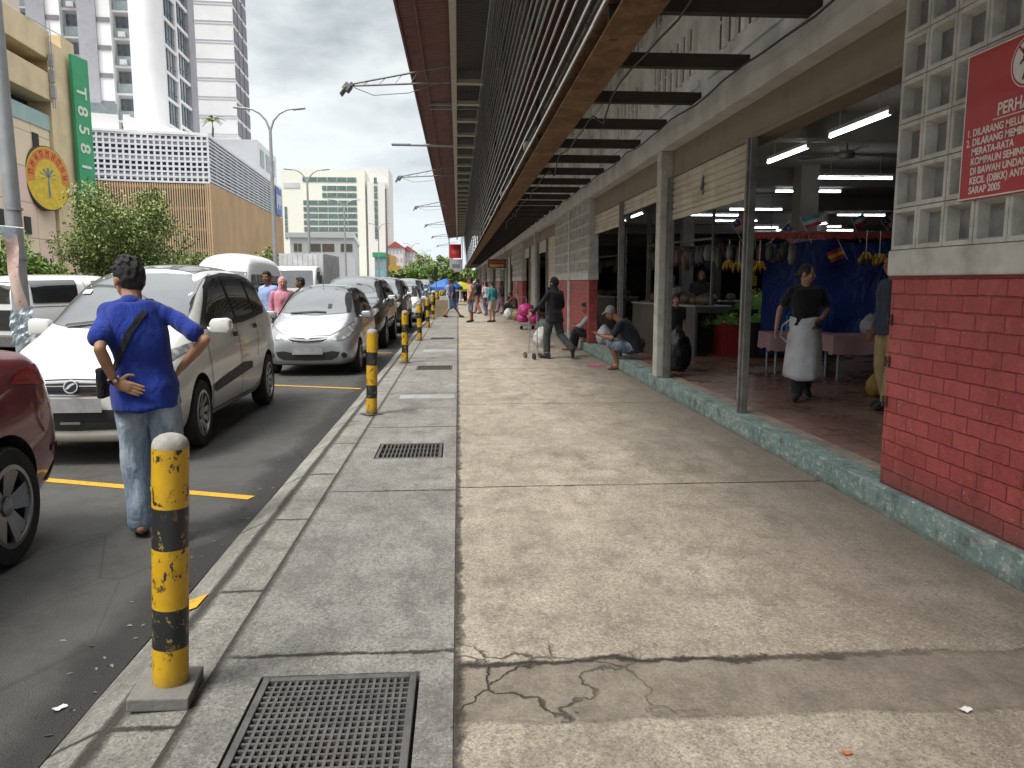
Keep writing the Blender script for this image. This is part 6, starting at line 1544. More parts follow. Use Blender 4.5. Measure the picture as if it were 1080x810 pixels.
# vegetable stall: crates and heaps of greens
def crate(loc, d, mat, label, rz=0):
    e = empty('crate', loc, rz, label, 'crate', 'crates of the vegetable stall'); x, y, z = d
    b = MB()
    for s_ in (-1, 1):
        b.box((s_ * (x / 2 - .01), 0, z / 2), (.02, y, z)); b.box((0, s_ * (y / 2 - .01), z / 2), (x - .04, .02, z))
        for k in range(1, 4): b.box((0, s_ * (y / 2 + .004), z * k / 4), (x, .007, .018)); b.box((s_ * (x / 2 + .004), 0, z * k / 4), (.007, y, .018))
    b.box((0, 0, .012), (x - .04, y - .04, .02)); b.build('side_panels', mat, e)
    b = MB()
    for s_ in (-1, 1): b.box((s_ * x / 2, 0, z + .008), (.035, y + .03, .022)); b.box((0, s_ * y / 2, z + .0085), (x - .035, .035, .021))
    b.build('rim', mat, e, bevel=.004); return e
def heap(loc, r, cols, label, name='vegetables', n=260, leaf=.07):
    b = MB(); rx, ry, rz_ = r
    for k in range(n):
        a = random.uniform(0, 2 * PI); q = math.sqrt(random.random()); p = Vector((rx * q * math.cos(a), ry * q * math.sin(a), rz_ * (1 - q * q) * random.uniform(.7, 1.05)))
        Mx = Matrix.Rotation(random.uniform(0, 6.3), 3, 'Z') @ Matrix.Rotation(random.uniform(-1.1, 1.1), 3, 'X'); l = leaf * random.uniform(.6, 1.3); m_ = random.randrange(len(cols))
        if k % 4 == 0: b.ell(p, (l * .5, l * .4, l * .4), Mx, 7, 5, m_)
        else: b.add([p + Mx @ Vector(v) for v in ((-.35 * l, 0, 0), (-.25 * l, .7 * l, .12 * l), (.0, 1.1 * l, 0), (.28 * l, .65 * l, .12 * l), (.35 * l, 0, 0), (0, .4 * l, -.08 * l))], [(0, 1, 5), (1, 2, 5), (2, 3, 5), (3, 4, 5)], m_)
    b.lathe([(1, 0), (.8, .4), (.4, .7), (.02, .8)], n=14, m=0, M=Matrix.Diagonal((rx, ry, rz_)))
    o = b.build(name, cols, fixn=False); o.location = loc; o['kind'] = 'stuff'; return o
gr = [mt('leaf_veg_%d' % i, c, .6, vs=9, var=.3) for i, c in enumerate(((.08, .20, .035), (.14, .28, .045), (.05, .12, .03), (.30, .34, .07)))]
mixd = gr + [mt('chilli_red', (.35, .03, .02), .4), mt('carrot_orange', (.45, .16, .02), .5)]
CB_, CR_, CG_, CY_ = mt('crate_black', (.014, .014, .015), .5), mt('crate_red', (.30, .025, .03), .45), mt('crate_green', (.03, .16, .05), .45), mt('crate_yellow', (.45, .30, .03), .45)
crate((5.78, 13.75, FZ), (1.0, .6, .62), CB_, 'wide black crate under the greens at the front of the vegetable stall')
crate((5.02, 14.0, FZ), (.42, .5, .60), CR_, 'red crate at the left front corner of the vegetable stall')
crate((6.56, 13.6, FZ), (.5, .5, .86), CG_, 'green crate standing at the right of the vegetable stall')
crate((6.54, 13.6, FZ + .90), (.45, .35, .10), CY_, 'shallow yellow crate on top of the green crate')
crate((5.95, 14.7, FZ), (1.2, .6, .82), CB_, 'black crate at the back of the vegetable stall')
crate((4.62, 14.75, FZ), (.55, .5, .52), CB_, 'black crate left of the red crate')
heap((5.78, 13.75, FZ + .60), (.52, .32, .30), gr, ''); heap((5.02, 14.0, FZ + .58), (.3, .28, .22), gr, ''); heap((5.95, 14.7, FZ + .8), (.65, .34, .46), mixd, ''); heap((4.62, 14.75, FZ + .5), (.36, .3, .24), gr, ''); heap((6.6, 14.1, FZ + .94), (.3, .3, .26), mixd, '')
o = empty('hanging_lamp', at(812, 279, 14.2), 0, 'bright round lamp bulb hanging over the vegetable stall', 'lamp')
b = MB(); b.ell((0, 0, 0), (.11, .11, .075)); b.build('bulb', emit('bulb_light', (.95, 1., .92), 5.), o, smooth=True); b = MB(); b.tube((0, 0, .07), (0, 0, 1.4), .006, n=6); b.lathe([(.03, .06), (.05, .11), (.02, .13)], n=12); b.build('cord', M['blk'], o)
o = empty('price_tag', at(795, 296, 12.4), R(15), 'yellow green price card hanging beside the steel post', 'price tag')
b = MB(); b.box((0, 0, 0), (.11, .004, .16)); b.build('card', mt('card_yellow', (.45, .50, .05), .6), o); b = MB(); b.tube((0, 0, .08), (0, 0, 1.0), .003, n=5); b.build('string', M['wht'], o)
b = MB(); [b.box((random.uniform(-.015, .015), -.004, .04 - k * .03), (.07 - .02 * (k % 2), .002, .010)) for k in range(4)]; b.build('ink', M['blk'], o)
YB_ = lump('yellow_carrier_bag', (5.0, 8.85, FZ + .11), (.11, .10, .14), plas('yellow_bag', (.40, .25, .04), .4), None, .15, 3, 5, knot=True); tag(YB_, 'yellow carrier bag on the market floor beside the man in tan trousers', 'bag')
WB = lump('white_carrier_bag', (5.75, 10.4, FZ + .625 + .12), (.14, .11, .15), plas('white_bag', (.4, .4, .42), .4), None, .15, 3, 9, knot=True); tag(WB, 'white carrier bag standing on the long pink covered table', 'bag')

# stalls behind the second opening: counter, goods in hanging bags
def stall(loc, rz, w, label, seed):
    random.seed(seed)
    e = empty('market_stall', loc, rz, label, 'stall', 'stalls inside the market hall')
    b = MB(); b.bx(-w / 2, w / 2, 0, .05, 0, .90); b.bx(-w / 2, w / 2, .05, .7, .80, .90); b.build('counter', mt('stall_counter_%d' % seed, (.10, .09, .08), .7, vs=2, var=.3, dirt=.4), e)
    b = MB(); b.bx(-w / 2 - .02, w / 2 + .02, -.03, .72, .901, .93); b.build('countertop', M['galv'], e, bevel=.004)
    b = MB(); b.bx(-w / 2, w / 2, .3, .34, 2.12, 2.16); b.bx(-w / 2, -w / 2 + .04, .3, .34, .93, 2.9); b.bx(w / 2 - .04, w / 2, .3, .34, .93, 2.9); b.build('rack', M['post'], e)
    return e
hang = [plas('hung_%d' % i, c, .4, .5) for i, c in enumerate(((.15, .14, .12), (.11, .08, .05), (.10, .025, .028), (.045, .07, .04), (.13, .10, .04), (.18, .18, .185), (.05, .04, .07), (.12, .06, .07)))]
def goods(e, w, seed, z=2.10, y=.32, n=14):
    random.seed(seed)
    for k in range(n):
        x = -w / 2 + .12 + (w - .24) * k / (n - 1); L_ = random.uniform(.22, .5); p = e.matrix_basis @ Vector((x, y + random.uniform(-.05, .05), z - L_ / 2 - .06))
        o = lump('hanging_packet', p, (random.uniform(.06, .11), .04, L_ / 2), random.choice(hang), None, .25, 3, k + seed, nu=12, nv=9); tag(o, 'packet of goods hanging in the row above a market stall counter', 'packet', 'packets of goods hanging over the stalls')
def produce(e, w, seed, n=9, z=.932, d=.4):
    random.seed(seed + 5)
    for k in range(n):
        x = -w / 2 + .2 + (w - .4) * k / (n - 1); r = random.uniform(.10, .17); p = e.matrix_basis @ Vector((x, d + random.uniform(-.1, .1), z + r * .6))
        o = lump('produce_bag', p, (r, r * .9, r * .8), random.choice(hang), None, .2, 3, k + seed, nu=14, nv=10); tag(o, 'bag of produce lying on a market stall counter', 'bag', 'bags of produce on the stall counters')
S1 = stall((4.05, 15.2, FZ), R(90 - 180 + 0), 2.9, 'stall with dark counter and hanging goods behind the squatting man', 1); S1.rotation_euler.z = R(-80)
bpy.context.view_layer.update()
S2 = stall((6.4, 17.2, FZ), R(10), 4.2, 'stall with hanging goods behind the woman in the dark headscarf', 2)
S3 = stall((8.6, 15.6, FZ), R(0), 3.2, 'stall with hanging goods behind the vegetable stall', 3)
S4 = stall((4.3, 24.6, FZ), R(-85), 5., 'stall seen through the third opening along the walkway', 4)
S5 = stall((4.4, 30.5, FZ), R(-88), 5., 'stall seen through the fourth opening along the walkway', 5)
for i, (S, w) in enumerate(((S1, 2.9), (S2, 4.2), (S3, 3.2), (S4, 5.), (S5, 5.))):
    goods(S, w, i + 1, n=16 if i < 3 else 12); produce(S, w, i + 1, n=9 if i < 3 else 6)
random.seed(12)
for k in range(18):
    x = 3.95 + .055 * k; L_ = random.uniform(.16, .38); o = lump('hanging_packet', (x, 11.75 - .03 * k + random.uniform(-.15, .15), 2.15 - L_ / 2 - .1 * random.random()), (random.uniform(.04, .09), .04, L_ / 2), random.choice(hang), None, .3, 3, k, nu=10, nv=8)
    tag(o, 'packet of goods hanging in the cluster left of the blue tarpaulin', 'packet', 'packets hanging left of the tarpaulin')
for k in range(16):
    x = 3.75 + random.uniform(0, 3.0); r = random.uniform(.10, .2); o = lump('goods_sack', (x, 16.4 + random.uniform(-.4, .5), FZ + r * .8), (r, r, r), random.choice(hang), None, .2, 3, k, nu=12, nv=9)
    tag(o, 'sack of goods piled on the floor before the stalls deep in the hall', 'sack', 'sacks piled on the hall floor')
random.seed(11)
# ------------------------------------------------------------------ far buildings on the left
WHT = mt('tower_white', (.80, .80, .80), .6, vs=.15, var=.06, dirt=.25, dcol=(.5, .51, .53), dsc=.25)
GRY = mt('tower_grey', (.34, .34, .37), .7, vs=.2, var=.1, dirt=.2)
GRL = mt('tower_light_grey', (.55, .55, .58), .7, vs=.2, var=.08)
PUR = mt('tower_mullion', (.20, .18, .21), .6, vs=.3)
WIN = glassmat('tower_glass', (.05, .06, .07), .08, .6)
BAL = mt('balcony_glass', (.24, .29, .29), .15, coat=.5)
def inst(src, parent, loc):
    o = src.copy(); COL.objects.link(o); o.parent = parent; o.location = loc
    for k in kids(src): inst(k, o, k.location)
    return o
O = at(219, 153, 90); O.z = -.12
RZ = .064
# --- podium with lattice screens over a tan slatted base
PD = empty('podium_block', O, RZ, 'car park podium with white lattice screen above a tan slatted base', 'building')
zt, zm = 17.6, 12.6
LAT = mt('lattice_white', (.66, .68, .72), .6, vs=.3, var=.08); TAN = mt('tan_slats', (.56, .40, .24), .7, vs=.25, var=.12, dirt=.2, dcol=(.22, .15, .09)); TAND = mt('tan_dark', (.085, .06, .04), .8); INS = mt('podium_inside', (.2, .21, .23), .9, vs=.2, var=.3)
XL = -27.
def cv(x): return -.012 * x * x * (1 + 0 * x) if x > -14 else -(.012 * 196 + .336 * (-14 - x))      # front curves towards the road on the left
b = MB(); xs = [0 + XL * i / 44 for i in range(45)]
for i, x in enumerate(xs): b.box((x, cv(x), (zt + zm) / 2), (.21, .10, zt - zm))
for k in range(10):
    z = zm + (zt - zm) * k / 9
    for x0, x1 in zip(xs[:-1], xs[1:]): b.prism([(x0, cv(x0) - .06, z - .10), (x1, cv(x1) - .06, z - .10), (x1, cv(x1) - .06, z + .10), (x0, cv(x0) - .06, z + .10)], (0, 0, 0), (0, .12, 0))
b.build('lattice_screen', LAT, PD)
b = MB()
for x0, x1 in zip(xs[:-1:4], xs[4::4]):
    b.prism([(x0, cv(x0) + 1.2, 0), (x1, cv(x1) + 1.2, 0), (x1, cv(x1) + 1.2, zt - .3), (x0, cv(x0) + 1.2, zt - .3)], (0, 0, 0), (0, .2, 0))
b.bx(-1.2, -1.0, 1.2, 52, 0, zt - .3); b.build('inner_wall', INS, PD)
b = MB()
for k in range(3):
    for x0, x1 in zip(xs[:-1:3], xs[3::3]): b.prism([(x0, cv(x0) + .2, zm + .3 + k * 1.9), (x1, cv(x1) + .2, zm + .3 + k * 1.9), (x1, cv(x1) + .2, zm + .9 + k * 1.9), (x0, cv(x0) + .2, zm + .9 + k * 1.9)], (0, 0, 0), (0, .8, 0))
b.build('parking_deck', GRL, PD)
b = MB()
for i in range(110):
    x = XL * i / 110; b.box((x, cv(x) - .05, zm / 2 - .1), (.10, .12, zm - .2))
b.build('front_slats', TAN, PD)
b = MB()
for k in range(6):
    z = .4 + k * 2.3
    for x0, x1 in zip(xs[:-1:2], xs[2::2]): b.prism([(x0, cv(x0) + .1, z), (x1, cv(x1) + .1, z), (x1, cv(x1) + .1, z + .35), (x0, cv(x0) + .1, z + .35)], (0, 0, 0), (0, .3, 0))
b.build('deck_edge', TAN, PD)
b = MB(); b.bx(-.5, .05, 0.01, 51, 0, zm)
for i in range(140): b.bx(.051, .11, .1 + i * .362, .25 + i * .362, .05, zm - .05)
b.build('side_slats', TAN, PD)
b = MB()
for k in range(13):
    z = zm + .2 + (zt - zm - .2) * k / 12; b.bx(-.05, .10, 0, 51, z - .08, z + .08)
for i in range(15): b.bx(-.12, .02, i * 3.6, i * 3.6 + .14, zm, zt)
for i in range(15): b.bx(-.3, -.13, i * 3.6 + 1.5, i * 3.6 + 1.8, zm, zt)
b.build('side_louvre', LAT, PD)
b = MB(); b.prism([(0.05, 0, zt + .09), (0.05, 51, zt + .09), (XL, 51, zt + .09), (XL, cv(XL), zt + .09), (-14, cv(-14), zt + .09), (-7, cv(-7), zt + .09)], (0, 0, 0), (0, 0, .25)); b.build('roof', WHT, PD)
b = MB(); b.bx(-9.5, -.6, 33, 50, zt + .35, zt + 5.4); b.build('roof_block', WHT, PD)
for y0 in (35, 40, 45):
    b = MB(); b.bx(-.61, -.55, y0, y0 + 3.2, zt + 1.8, zt + 4.4); b.build('window', WIN, PD)
b = MB(); b.bx(.12, .25, 43.2, 48.6, zm + .2, zm + 4.6); sg_ = b.build('sign_panel', mt('sign_blue', (.05, .12, .36), .5), PD)
b = MB()
for k in range(4): b.bx(.26, .28, 43.9 + k * 1.2, 44.5 + k * 1.2, zm + 1.2 + (k % 2) * .8, zm + 3.6)
b.build('sign_strokes', WHT, sg_)
# terrace parapet and planting on the podium
b = MB()
for x0, x1 in ((-27, -18), (-18, -9.2)): b.prism([(x0, cv(x0) + .8, zt + .34), (x1, cv(x1) + .8, zt + .34), (x1, cv(x1) + .8, zt + 2.0), (x0, cv(x0) + .8, zt + 2.0)], (0, 0, 0), (0, .3, 0))
b.prism([(-9.1, 1.2, zt + .34), (-9.1, 1.2, zt + 2.2), (-3.2, 14, zt + 2.2), (-3.2, 14, zt + .34)], (0, 0, 0), (.3, 0, 0)); b.build('parapet', WHT, PD)
b = MB()
for x0, x1 in ((-27, -18), (-18, -9.2)): b.prism([(x0, cv(x0) + .9, zt + 2.0), (x1, cv(x1) + .9, zt + 2.0), (x1, cv(x1) + .9, zt + 3.1), (x0, cv(x0) + .9, zt + 3.1)], (0, 0, 0), (0, .05, 0))
b.build('glass_rail', BAL, PD)

# --- near apartment tower
Tp = at(172, 125, 100); Tp.z = zt + .2
TW1 = empty('apartment_tower', Tp, RZ, 'white and grey apartment tower with glazed balconies rising from the lattice podium', 'building')
HT = 46.; FH = 3.2; NF = 14
b = MB(); b.bx(-46, -.3, 1.6, 15, 0, HT); b.build('wall', GRL, TW1)
# smooth white rounded corner
b = MB(); pts = []
for i in range(13): a = PI / 2 * i / 12; pts.append((-.0 - 1.6 + 1.6 * math.sin(a), 1.6 - 1.6 * math.cos(a), 0))
b.prism([(-3.3, 1.59, 0), (-3.3, 0, 0)] + pts + [(0, 2.2, 0), (-.29, 2.2, 0), (-.29, 1.59, 0)], (0, 0, 0), (0, 0, HT)); b.build('corner_pier', WHT, TW1, smooth='a')
PX = 5.65
src = None
for k in range(7):
    x = -3.5 - PX * k
    b = MB(); b.bx(x - .5 + .9, x + .35, .3, 1.6, 0, HT); b.bx(x - PX + .15, x - PX + 1.95 - .0 + .25, -.2, 1.6, 0, HT); b.build('grey_pier', GRY, TW1)
    b = MB(); b.bx(x - PX + 2.2, x - PX + 3.75, .1, 1.6, 0, HT); b.build('white_strip', WHT, TW1)
    for f in range(NF):
        if f == k == 0: b = MB(); b.bx(-PX + 3.76, .05, .9, 1.59, -.12, .14); fsl = b.build('floor_slab', WHT, TW1); fsl.location = (x, 0, 0)
        else: inst(fsl, TW1, (x, 0, f * FH))
    for f in range(NF):
        z = f * FH
        if k > 5: continue
        if src is None:
            m_ = MB(); m_.bx(-.85, .85, 1.50, 1.585, .35, 2.75); m_.bx(-.02, .04, 1.46, 1.499, .35, 2.75); m_.bx(-.83, .83, 1.46, 1.499, 1.75, 1.82); s1 = m_.build('window', WIN, TW1)
            m_ = MB(); m_.bx(-.85, .95, .82, .87, .15, 1.2); s2 = m_.build('balcony_rail', BAL, TW1)
            m_ = MB(); m_.bx(-.72, .72, -.02, .09, -.26, .26); s3 = m_.build('vent_opening', PUR, TW1)
            src = (s1, s2, s3); new = src
        else: new = [inst(q, TW1, (0, 0, 0)) for q in src]
        new[0].location = (x - PX + 4.75, 0, z); new[1].location = (x - PX + 4.75, 0, z); new[2].location = (x - PX + 2.97, .0, z + 1.9)
# side face: window bays in white frames
src = None
b = MB(); b.bx(-.28, .12, 7.1, 7.9, 0, HT); b.bx(-.28, .05, 2.21, 2.5, 0, HT)
for f in range(NF): b.bx(-.28, .1, 2.51, 7.09, f * FH - .18, f * FH + .18); b.bx(-.28, .1, 7.91, 13.2, f * FH - .3 + 1.0, f * FH + .1 + 1.0)
b.build('side_frame', WHT, TW1)
b = MB(); b.bx(-.28, .2, 13.21, 16.5, 0, HT); b.build('grey_pier', GRY, TW1)
for f in range(NF):
    for (y0, y1, dz) in ((2.52, 4.6, 0), (4.9, 7.08, 0), (8.0, 10.3, 1.0), (10.6, 13.1, 1.0)):
        if src is None:
            m_ = MB(); m_.bx(-.25, -.12, 0, 2.1, .19, 3.0); m_.bx(-.11, -.04, 1.0, 1.1, .19, 3.0); m_.bx(-.11, -.04, .0, 2.1, 1.1, 1.16); src = o = m_.build('window', WIN, TW1)
        else: o = inst(src, TW1, (0, 0, 0))
        o.location = (0, y0, f * FH + dz)
ac = None
for k, f in ((0, 1), (0, 3), (0, 4), (1, 0), (1, 2), (1, 5), (2, 1), (2, 3), (0, 6), (1, 7)):
    if ac is None: m_ = MB(); m_.box((0, 0, 0), (.8, .4, .6)); m_.box((0, -.21, 0), (.45, .02, .45)); ac = o = m_.build('air_conditioner', GRL, TW1)
    else: o = inst(ac, TW1, (0, 0, 0))
    o.location = (-3.5 - PX * (k + 1) + 4.2 + .6, .65, f * FH + .45)
# --- second tower behind
T2p = at(252, 168, 132); T2p.z = -.12
TW2 = empty('apartment_tower', T2p, RZ, 'second white tower with horizontal grooves standing behind the glazed balcony tower', 'building')
b = MB(); b.bx(-9.2, 0, 0, 11, 0, 74); b.build('wall', WHT, TW2)
b = MB(); z0 = 22.
for f in range(18): b.bx(-9.0, .0, -.06, -.001, z0 + f * 2.9, z0 + f * 2.9 + .12); b.bx(-9.0, 0, -.09, -.0, z0 + f * 2.9 + .45, z0 + f * 2.9 + .55)
b.build('groove_lines', GRL, TW2)
b = MB(); b.bx(-11.6, -9.21, .5, 8, 0, 74); b.build('grey_wall', GRL, TW2)
src = None
for f in range(18):
    if src is None:
        m_ = MB(); m_.bx(-11.2, -9.5, .40, .49, .5, 2.4); s1 = m_.build('window', WIN, TW2); m_ = MB(); m_.bx(.005, .10, .4, 10.6, .4, 2.6); m_.bx(.101, .2, 3, 3.3, .2, 2.8); m_.bx(.101, .2, 6.6, 6.9, .2, 2.8); s2 = m_.build('side_window', PUR, TW2); src = (s1, s2); new = src
    else: new = [inst(q, TW2, (0, 0, 0)) for q in src]
    for o in new: o.location = (0, 0, z0 + f * 2.9)
b = MB(); b.bx(.0, 2.6, -.3, 11, 20.2, 20.6); b.bx(.01, .4, 0, 11, 17, 20.19); b.build('canopy_slab', WHT, TW2)

# --- pink and yellow shopping block with car park decks, near left
Ep = at(46, 62, 55); Ep.z = -.12
ML = empty('shopping_block', Ep, .055, 'pink and yellow panelled shopping block with open car park decks on top', 'building')
CRM = mt('mall_cream', (.62, .50, .31), .8, vs=.4, var=.12, dirt=.4, dcol=(.25, .2, .14), dsc=.5); DRK = mt('deck_dark', (.03, .028, .026), .9)
def panels():
    t = NT('mall_panels'); x, y, z = t.xyz()
    cb = t.n('ShaderNodeCombineXYZ'); t.set(cb.inputs[0], t.m('ADD', y, x)); t.set(cb.inputs[1], z)
    b_ = t.n('ShaderNodeTexBrick'); t.set(b_.inputs['Vector'], cb.outputs[0]); b_.offset = 0
    for k, v in (('Scale', 1.), ('Mortar Size', .03), ('Brick Width', 2.6), ('Row Height', 2.2)): b_.inputs[k].default_value = v
    b_.inputs['Color1'].default_value = (.68, .47, .43, 1); b_.inputs['Color2'].default_value = (.70, .60, .36, 1); b_.inputs['Mortar'].default_value = (.3, .24, .2, 1)
    t.P(color=t.mix(t.ramp(t.noise(.4, 6), (.45, 0.), (.75, .45)), b_.outputs[0], (.5, .42, .38)), rough=.75); return t.mat
PNL = panels(); TEA = mt('mall_teal', (.30, .42, .40), .75, vs=.5, var=.12)
b = MB(); b.bx(-26, 0, -50, 0, 0, 11.6); b.build('wall', PNL, ML)
b = MB(); b.bx(-26, .06, -50, .05, 11.601, 12.6); b.build('teal_band', TEA, ML)
b = MB(); b.bx(-26, -1.2, -50, -.1, 12.61, 17.0); b.build('deck_interior', DRK, ML)
b = MB(); b.bx(-26, .45, -50, .0, 13.45, 15.2); b.bx(-26, .45, -50, .0, 16.1, 17.9); b.build('deck_parapet', CRM, ML, bevel=.04)
b = MB(); b.bx(-12, -1.0, -9.5, -.5, 17.91, 20.2); b.bx(-24, -3, -20, -9.6, 17.91, 20.9); b.build('roof_house', mt('mall_pale', (.55, .49, .45), .8, vs=.4, var=.08), ML)
b = MB(); b.bx(-8, .2, .06, 4.6, 0, 17.5); b.bx(-8, .15, 2.4, 4.5, 17.51, 18.4); b.build('corner_pylon', CRM, ML)
for (y, z) in ((-2.5, 7.6), (-2.5, 10.0), (-7.6, 10.3), (-7.6, 4.8), (-12.5, 10.3), (-12.5, 5.0), (-4.4, 4.6), (-15, 7.5)):
    b = MB(); b.bx(.001, .06, y, y + .8, z, z + 1.1); b.build('window', DRK, ML)
b = MB()
for z in (14.6, 15.6, 13.6): b.bx(.5, .8, -.6, -.35, z, z + .8)
b.tube((.6, -.5, 13), (.6, -.5, 17.5), .05, n=6); b.tube((.6, -.2, 13), (.6, -.2, 18.5), .03, n=6); b.tube((.5, -3, 17.9), (.3, 2, 18.3), .03, n=6); b.build('antenna', M['galv'], ML)
GS = empty('vertical_sign', ML.matrix_basis @ Vector((.75, 3.6, 11.9)), .055, 'tall narrow green sign with pale lettering running down the corner of the shopping block', 'sign')
b = MB(); b.bx(-.12, .1, -.85, .85, -6.6, 5.4); b.build('panel', mt('sign_green', (.035, .30, .13), .5, vs=.5, var=.1), GS)
GS.rotation_euler.z = .055 - R(14)
for i, ch in enumerate('T8581/S8'):
    text_mesh('letter', ch, 1.45, mt('sign_pale', (.62, .66, .58), .5) if 'sign_pale' not in bpy.data.materials else (bpy.data.materials['sign_pale'] if i != 5 else mt('sign_yellow', (.6, .5, .06), .5)), GS, frame((.12, -.55, 3.0 - i * 1.28), (0, 0, -1), (0, 1, 0)), 'CENTER', .01, .02)
DS = empty('round_sign', ML.matrix_basis @ Vector((.45, -1.75, 8.3)), .055, 'big round yellow and orange sign with dark rim on the pink wall', 'sign')
DS.rotation_euler.z = .055 - R(14)
Mx = Matrix.Rotation(R(90), 3, 'Y'); yel = mt('disc_yellow', (.60, .42, .03), .5); ora = mt('disc_orange', (.55, .20, .03), .5); red = mt('disc_red', (.40, .03, .02), .5)
b = MB(); b.lathe([(2.05, -.45), (2.05, .02)], n=48, M=Mx); b.build('rim', mt('disc_rim', (.05, .05, .045), .6), DS, smooth='a')
b = MB(); b.lathe([(1.98, .025), (1.98, .05)], n=48, M=Mx); b.build('face', yel, DS)
b = MB()
for q in range(26):
    a0, a1 = PI * (-.06 + 1.12 * q / 26), PI * (-.06 + 1.12 * (q + 1) / 26); b.quad(*[(.056, r * math.cos(a), r * math.sin(a)) for r, a in ((1.9, a0), (1.9, a1), (1.2, a1), (1.2, a0))])
b.build('band', ora, DS, fixn=False)
b = MB()
for q in range(9):
    a = PI * (.05 + .9 * q / 8)
    for da, r0, r1 in ((-.07, 1.32, 1.78), (.05, 1.32, 1.78)): b.quad(*[(.062, r * math.cos(a + d), r * math.sin(a + d)) for r, d in ((r0, da - .028), (r0, da + .028), (r1, da + .028), (r1, da - .028))])
    b.quad(*[(.062, r * math.cos(a + d), r * math.sin(a + d)) for r, d in ((1.5 + .1 * (q % 3), -.07), (1.5 + .1 * (q % 3), .06), (1.6 + .1 * (q % 3), .06), (1.6 + .1 * (q % 3), -.07))])
b.build('strokes', red, DS, fixn=False)
b = MB(); b.quad((.062, -.10, -1.2), (.062, .1, -1.2), (.062, .05, .1), (.062, -.06, .1))
for a in (-.3, .4, 1.0, 1.6, 2.2, 2.8, 3.5): b.quad((.063, -.06, .1), (.063, .06, .1), (.063, .75 * math.cos(a) + .1, .12 + .55 * math.sin(a)), (.063, .75 * math.cos(a) - .1, .12 + .55 * math.sin(a)))
b.build('tree_mark', mt('disc_blue', (.12, .20, .22), .5), DS, fixn=False)

# --- cream office slab
Hp = at(296, 178, 345); H2 = at(409, 180, 345); Hp.z = -.12; HH = at(340, 178, 345).z
HB = empty('office_block', Hp, 0, 'tall cream office block with green glazed bands beyond the tan podium', 'building'); W = H2.x - Hp.x
CR = mt('office_cream', (.80, .79, .70), .7, vs=.03, var=.05); GG = glassmat('office_green_glass', (.07, .11, .10), .12)
b = MB(); b.bx(0, W * .78, 0, 25, 0, HH); b.build('wall', CR, HB); b = MB(); b.bx(W * .78 + .01, W, 3, 25, 0, HH + 1); b.bx(W * .80, W * .97, 0.5, 2.99, 0, HH - 5); b.build('side_wall', mt('office_white', (.74, .73, .69), .7, vs=.03, var=.05), HB)
for i, py in enumerate((189, 198, 205.5, 213.5, 220.5, 227.5, 234.5, 241.5, 248)):
    z = at(340, py, 345).z; b = MB(); x0 = .20 if i not in (1, 2) else .38; b.bx(W * x0, W * .70, -.25, -.01, z - .95, z + .95)
    w_ = b.build('window_band', GG, HB); b = MB()
    for k in range(6):
        if W * x0 + 2 + k * 4.2 < W * .69: b.bx(W * x0 + 2 + k * 4.2, W * x0 + k * 4.2 + 2.12, -.4, -.26, z - .95, z + .95)
    b.build('mullion', CR, w_)
    b = MB(); b.bx(W * .865, W * .895, .2, .49, z - 1.3, z + 1.1); b.build('window', GG, HB)
    if i > 3: b = MB(); b.bx(W * .022, W * .045, -.25, -.01, z - 1.5, z + 1); b.build('window', GG, HB)
b = MB(); z = at(300, 195, 345).z; b.bx(1, W * .17, -.25, -.01, z - 1.1, z + 1.1); b.build('name_strip', GRL, HB)
# --- white shop-house block in front of it
Sp = at(307, 285, 150); S2_ = at(371, 285, 150); Sp.z = -.12; SHt = at(340, 250, 150).z
SB = empty('shophouse_block', Sp, .10, 'low white shophouse block with flat roof in front of the cream office block', 'building'); W = S2_.x - Sp.x
b = MB(); b.bx(0, W, 0, 40, 0, SHt); b.build('wall', WHT, SB); b = MB(); b.bx(-.6, W + .6, -.6, 40, SHt + .01, SHt + .9); b.build('roof', WHT, SB)
for x in (.06, .13, .30, .52, .82):
    for z in (SHt - 2.6, SHt - 6.8):
        if x in (.06, .13) or z > SHt - 3: b = MB(); w_ = .5 if x < .2 else 1.7; b.bx(W * x, W * x + w_ * 1.3, -.08, -.01, z, z + 1.5); b.build('window', mt('shop_window', (.16, .14, .10), .5) if 'shop_window' not in bpy.data.materials else bpy.data.materials['shop_window'], SB)
for k in range(7):
    for z in (SHt - 2.8, SHt - 6.6): b = MB(); b.bx(W + .01, W + .1, 2 + k * 5, 4.6 + k * 5, z, z + 1.6); b.build('window', GRY, SB)
for k in range(8): b = MB(); b.bx(W + .01, W + .5, .3 + k * 5, .8 + k * 5, 0, SHt - .2); b.build('pier', WHT, SB)
# --- small coloured buildings farther down the street
def simple(name, px0, px1, pyt, y, depth, mat, label, roofm=None, wins=(3, 3), hip=0, pyb=None):
    a, c = at(px0, pyt, y), at(px1, pyt, y); e = empty(name, (a.x, y, -.12), 0, label, 'building'); w = c.x - a.x; h = a.z + .12
    b = MB(); b.bx(0, w, 0, depth, 0, h); b.build('wall', mat, e)
    if hip:
        b = MB(); b.prism([(-.5, -.6, h + .01), (w + .5, -.6, h + .01), (w / 2, -.6, h + hip)], (0, 0, 0), (0, depth, 0)); b.build('roof', roofm, e)
    elif roofm: b = MB(); b.bx(-.4, w + .4, -.5, depth, h + .01, h + 1.0); b.build('roof', roofm, e)
    for i in range(wins[0]):
        for j in range(wins[1]):
            ww = w / wins[0]; b = MB(); b.bx(ww * i + ww * .28, ww * i + ww * .72, -.1, -.01, h - 3.4 * (j + 1) + .8, h - 3.4 * (j + 1) + 2.4); b.build('window', GRY, e)
    return e
simple('corner_shop', 395, 404, 271, 175, 12, mt('shop_cyan', (.28, .48, .52), .7), 'narrow pale blue shop building with a green top', mt('shop_green', (.05, .32, .14), .6), (2, 2))
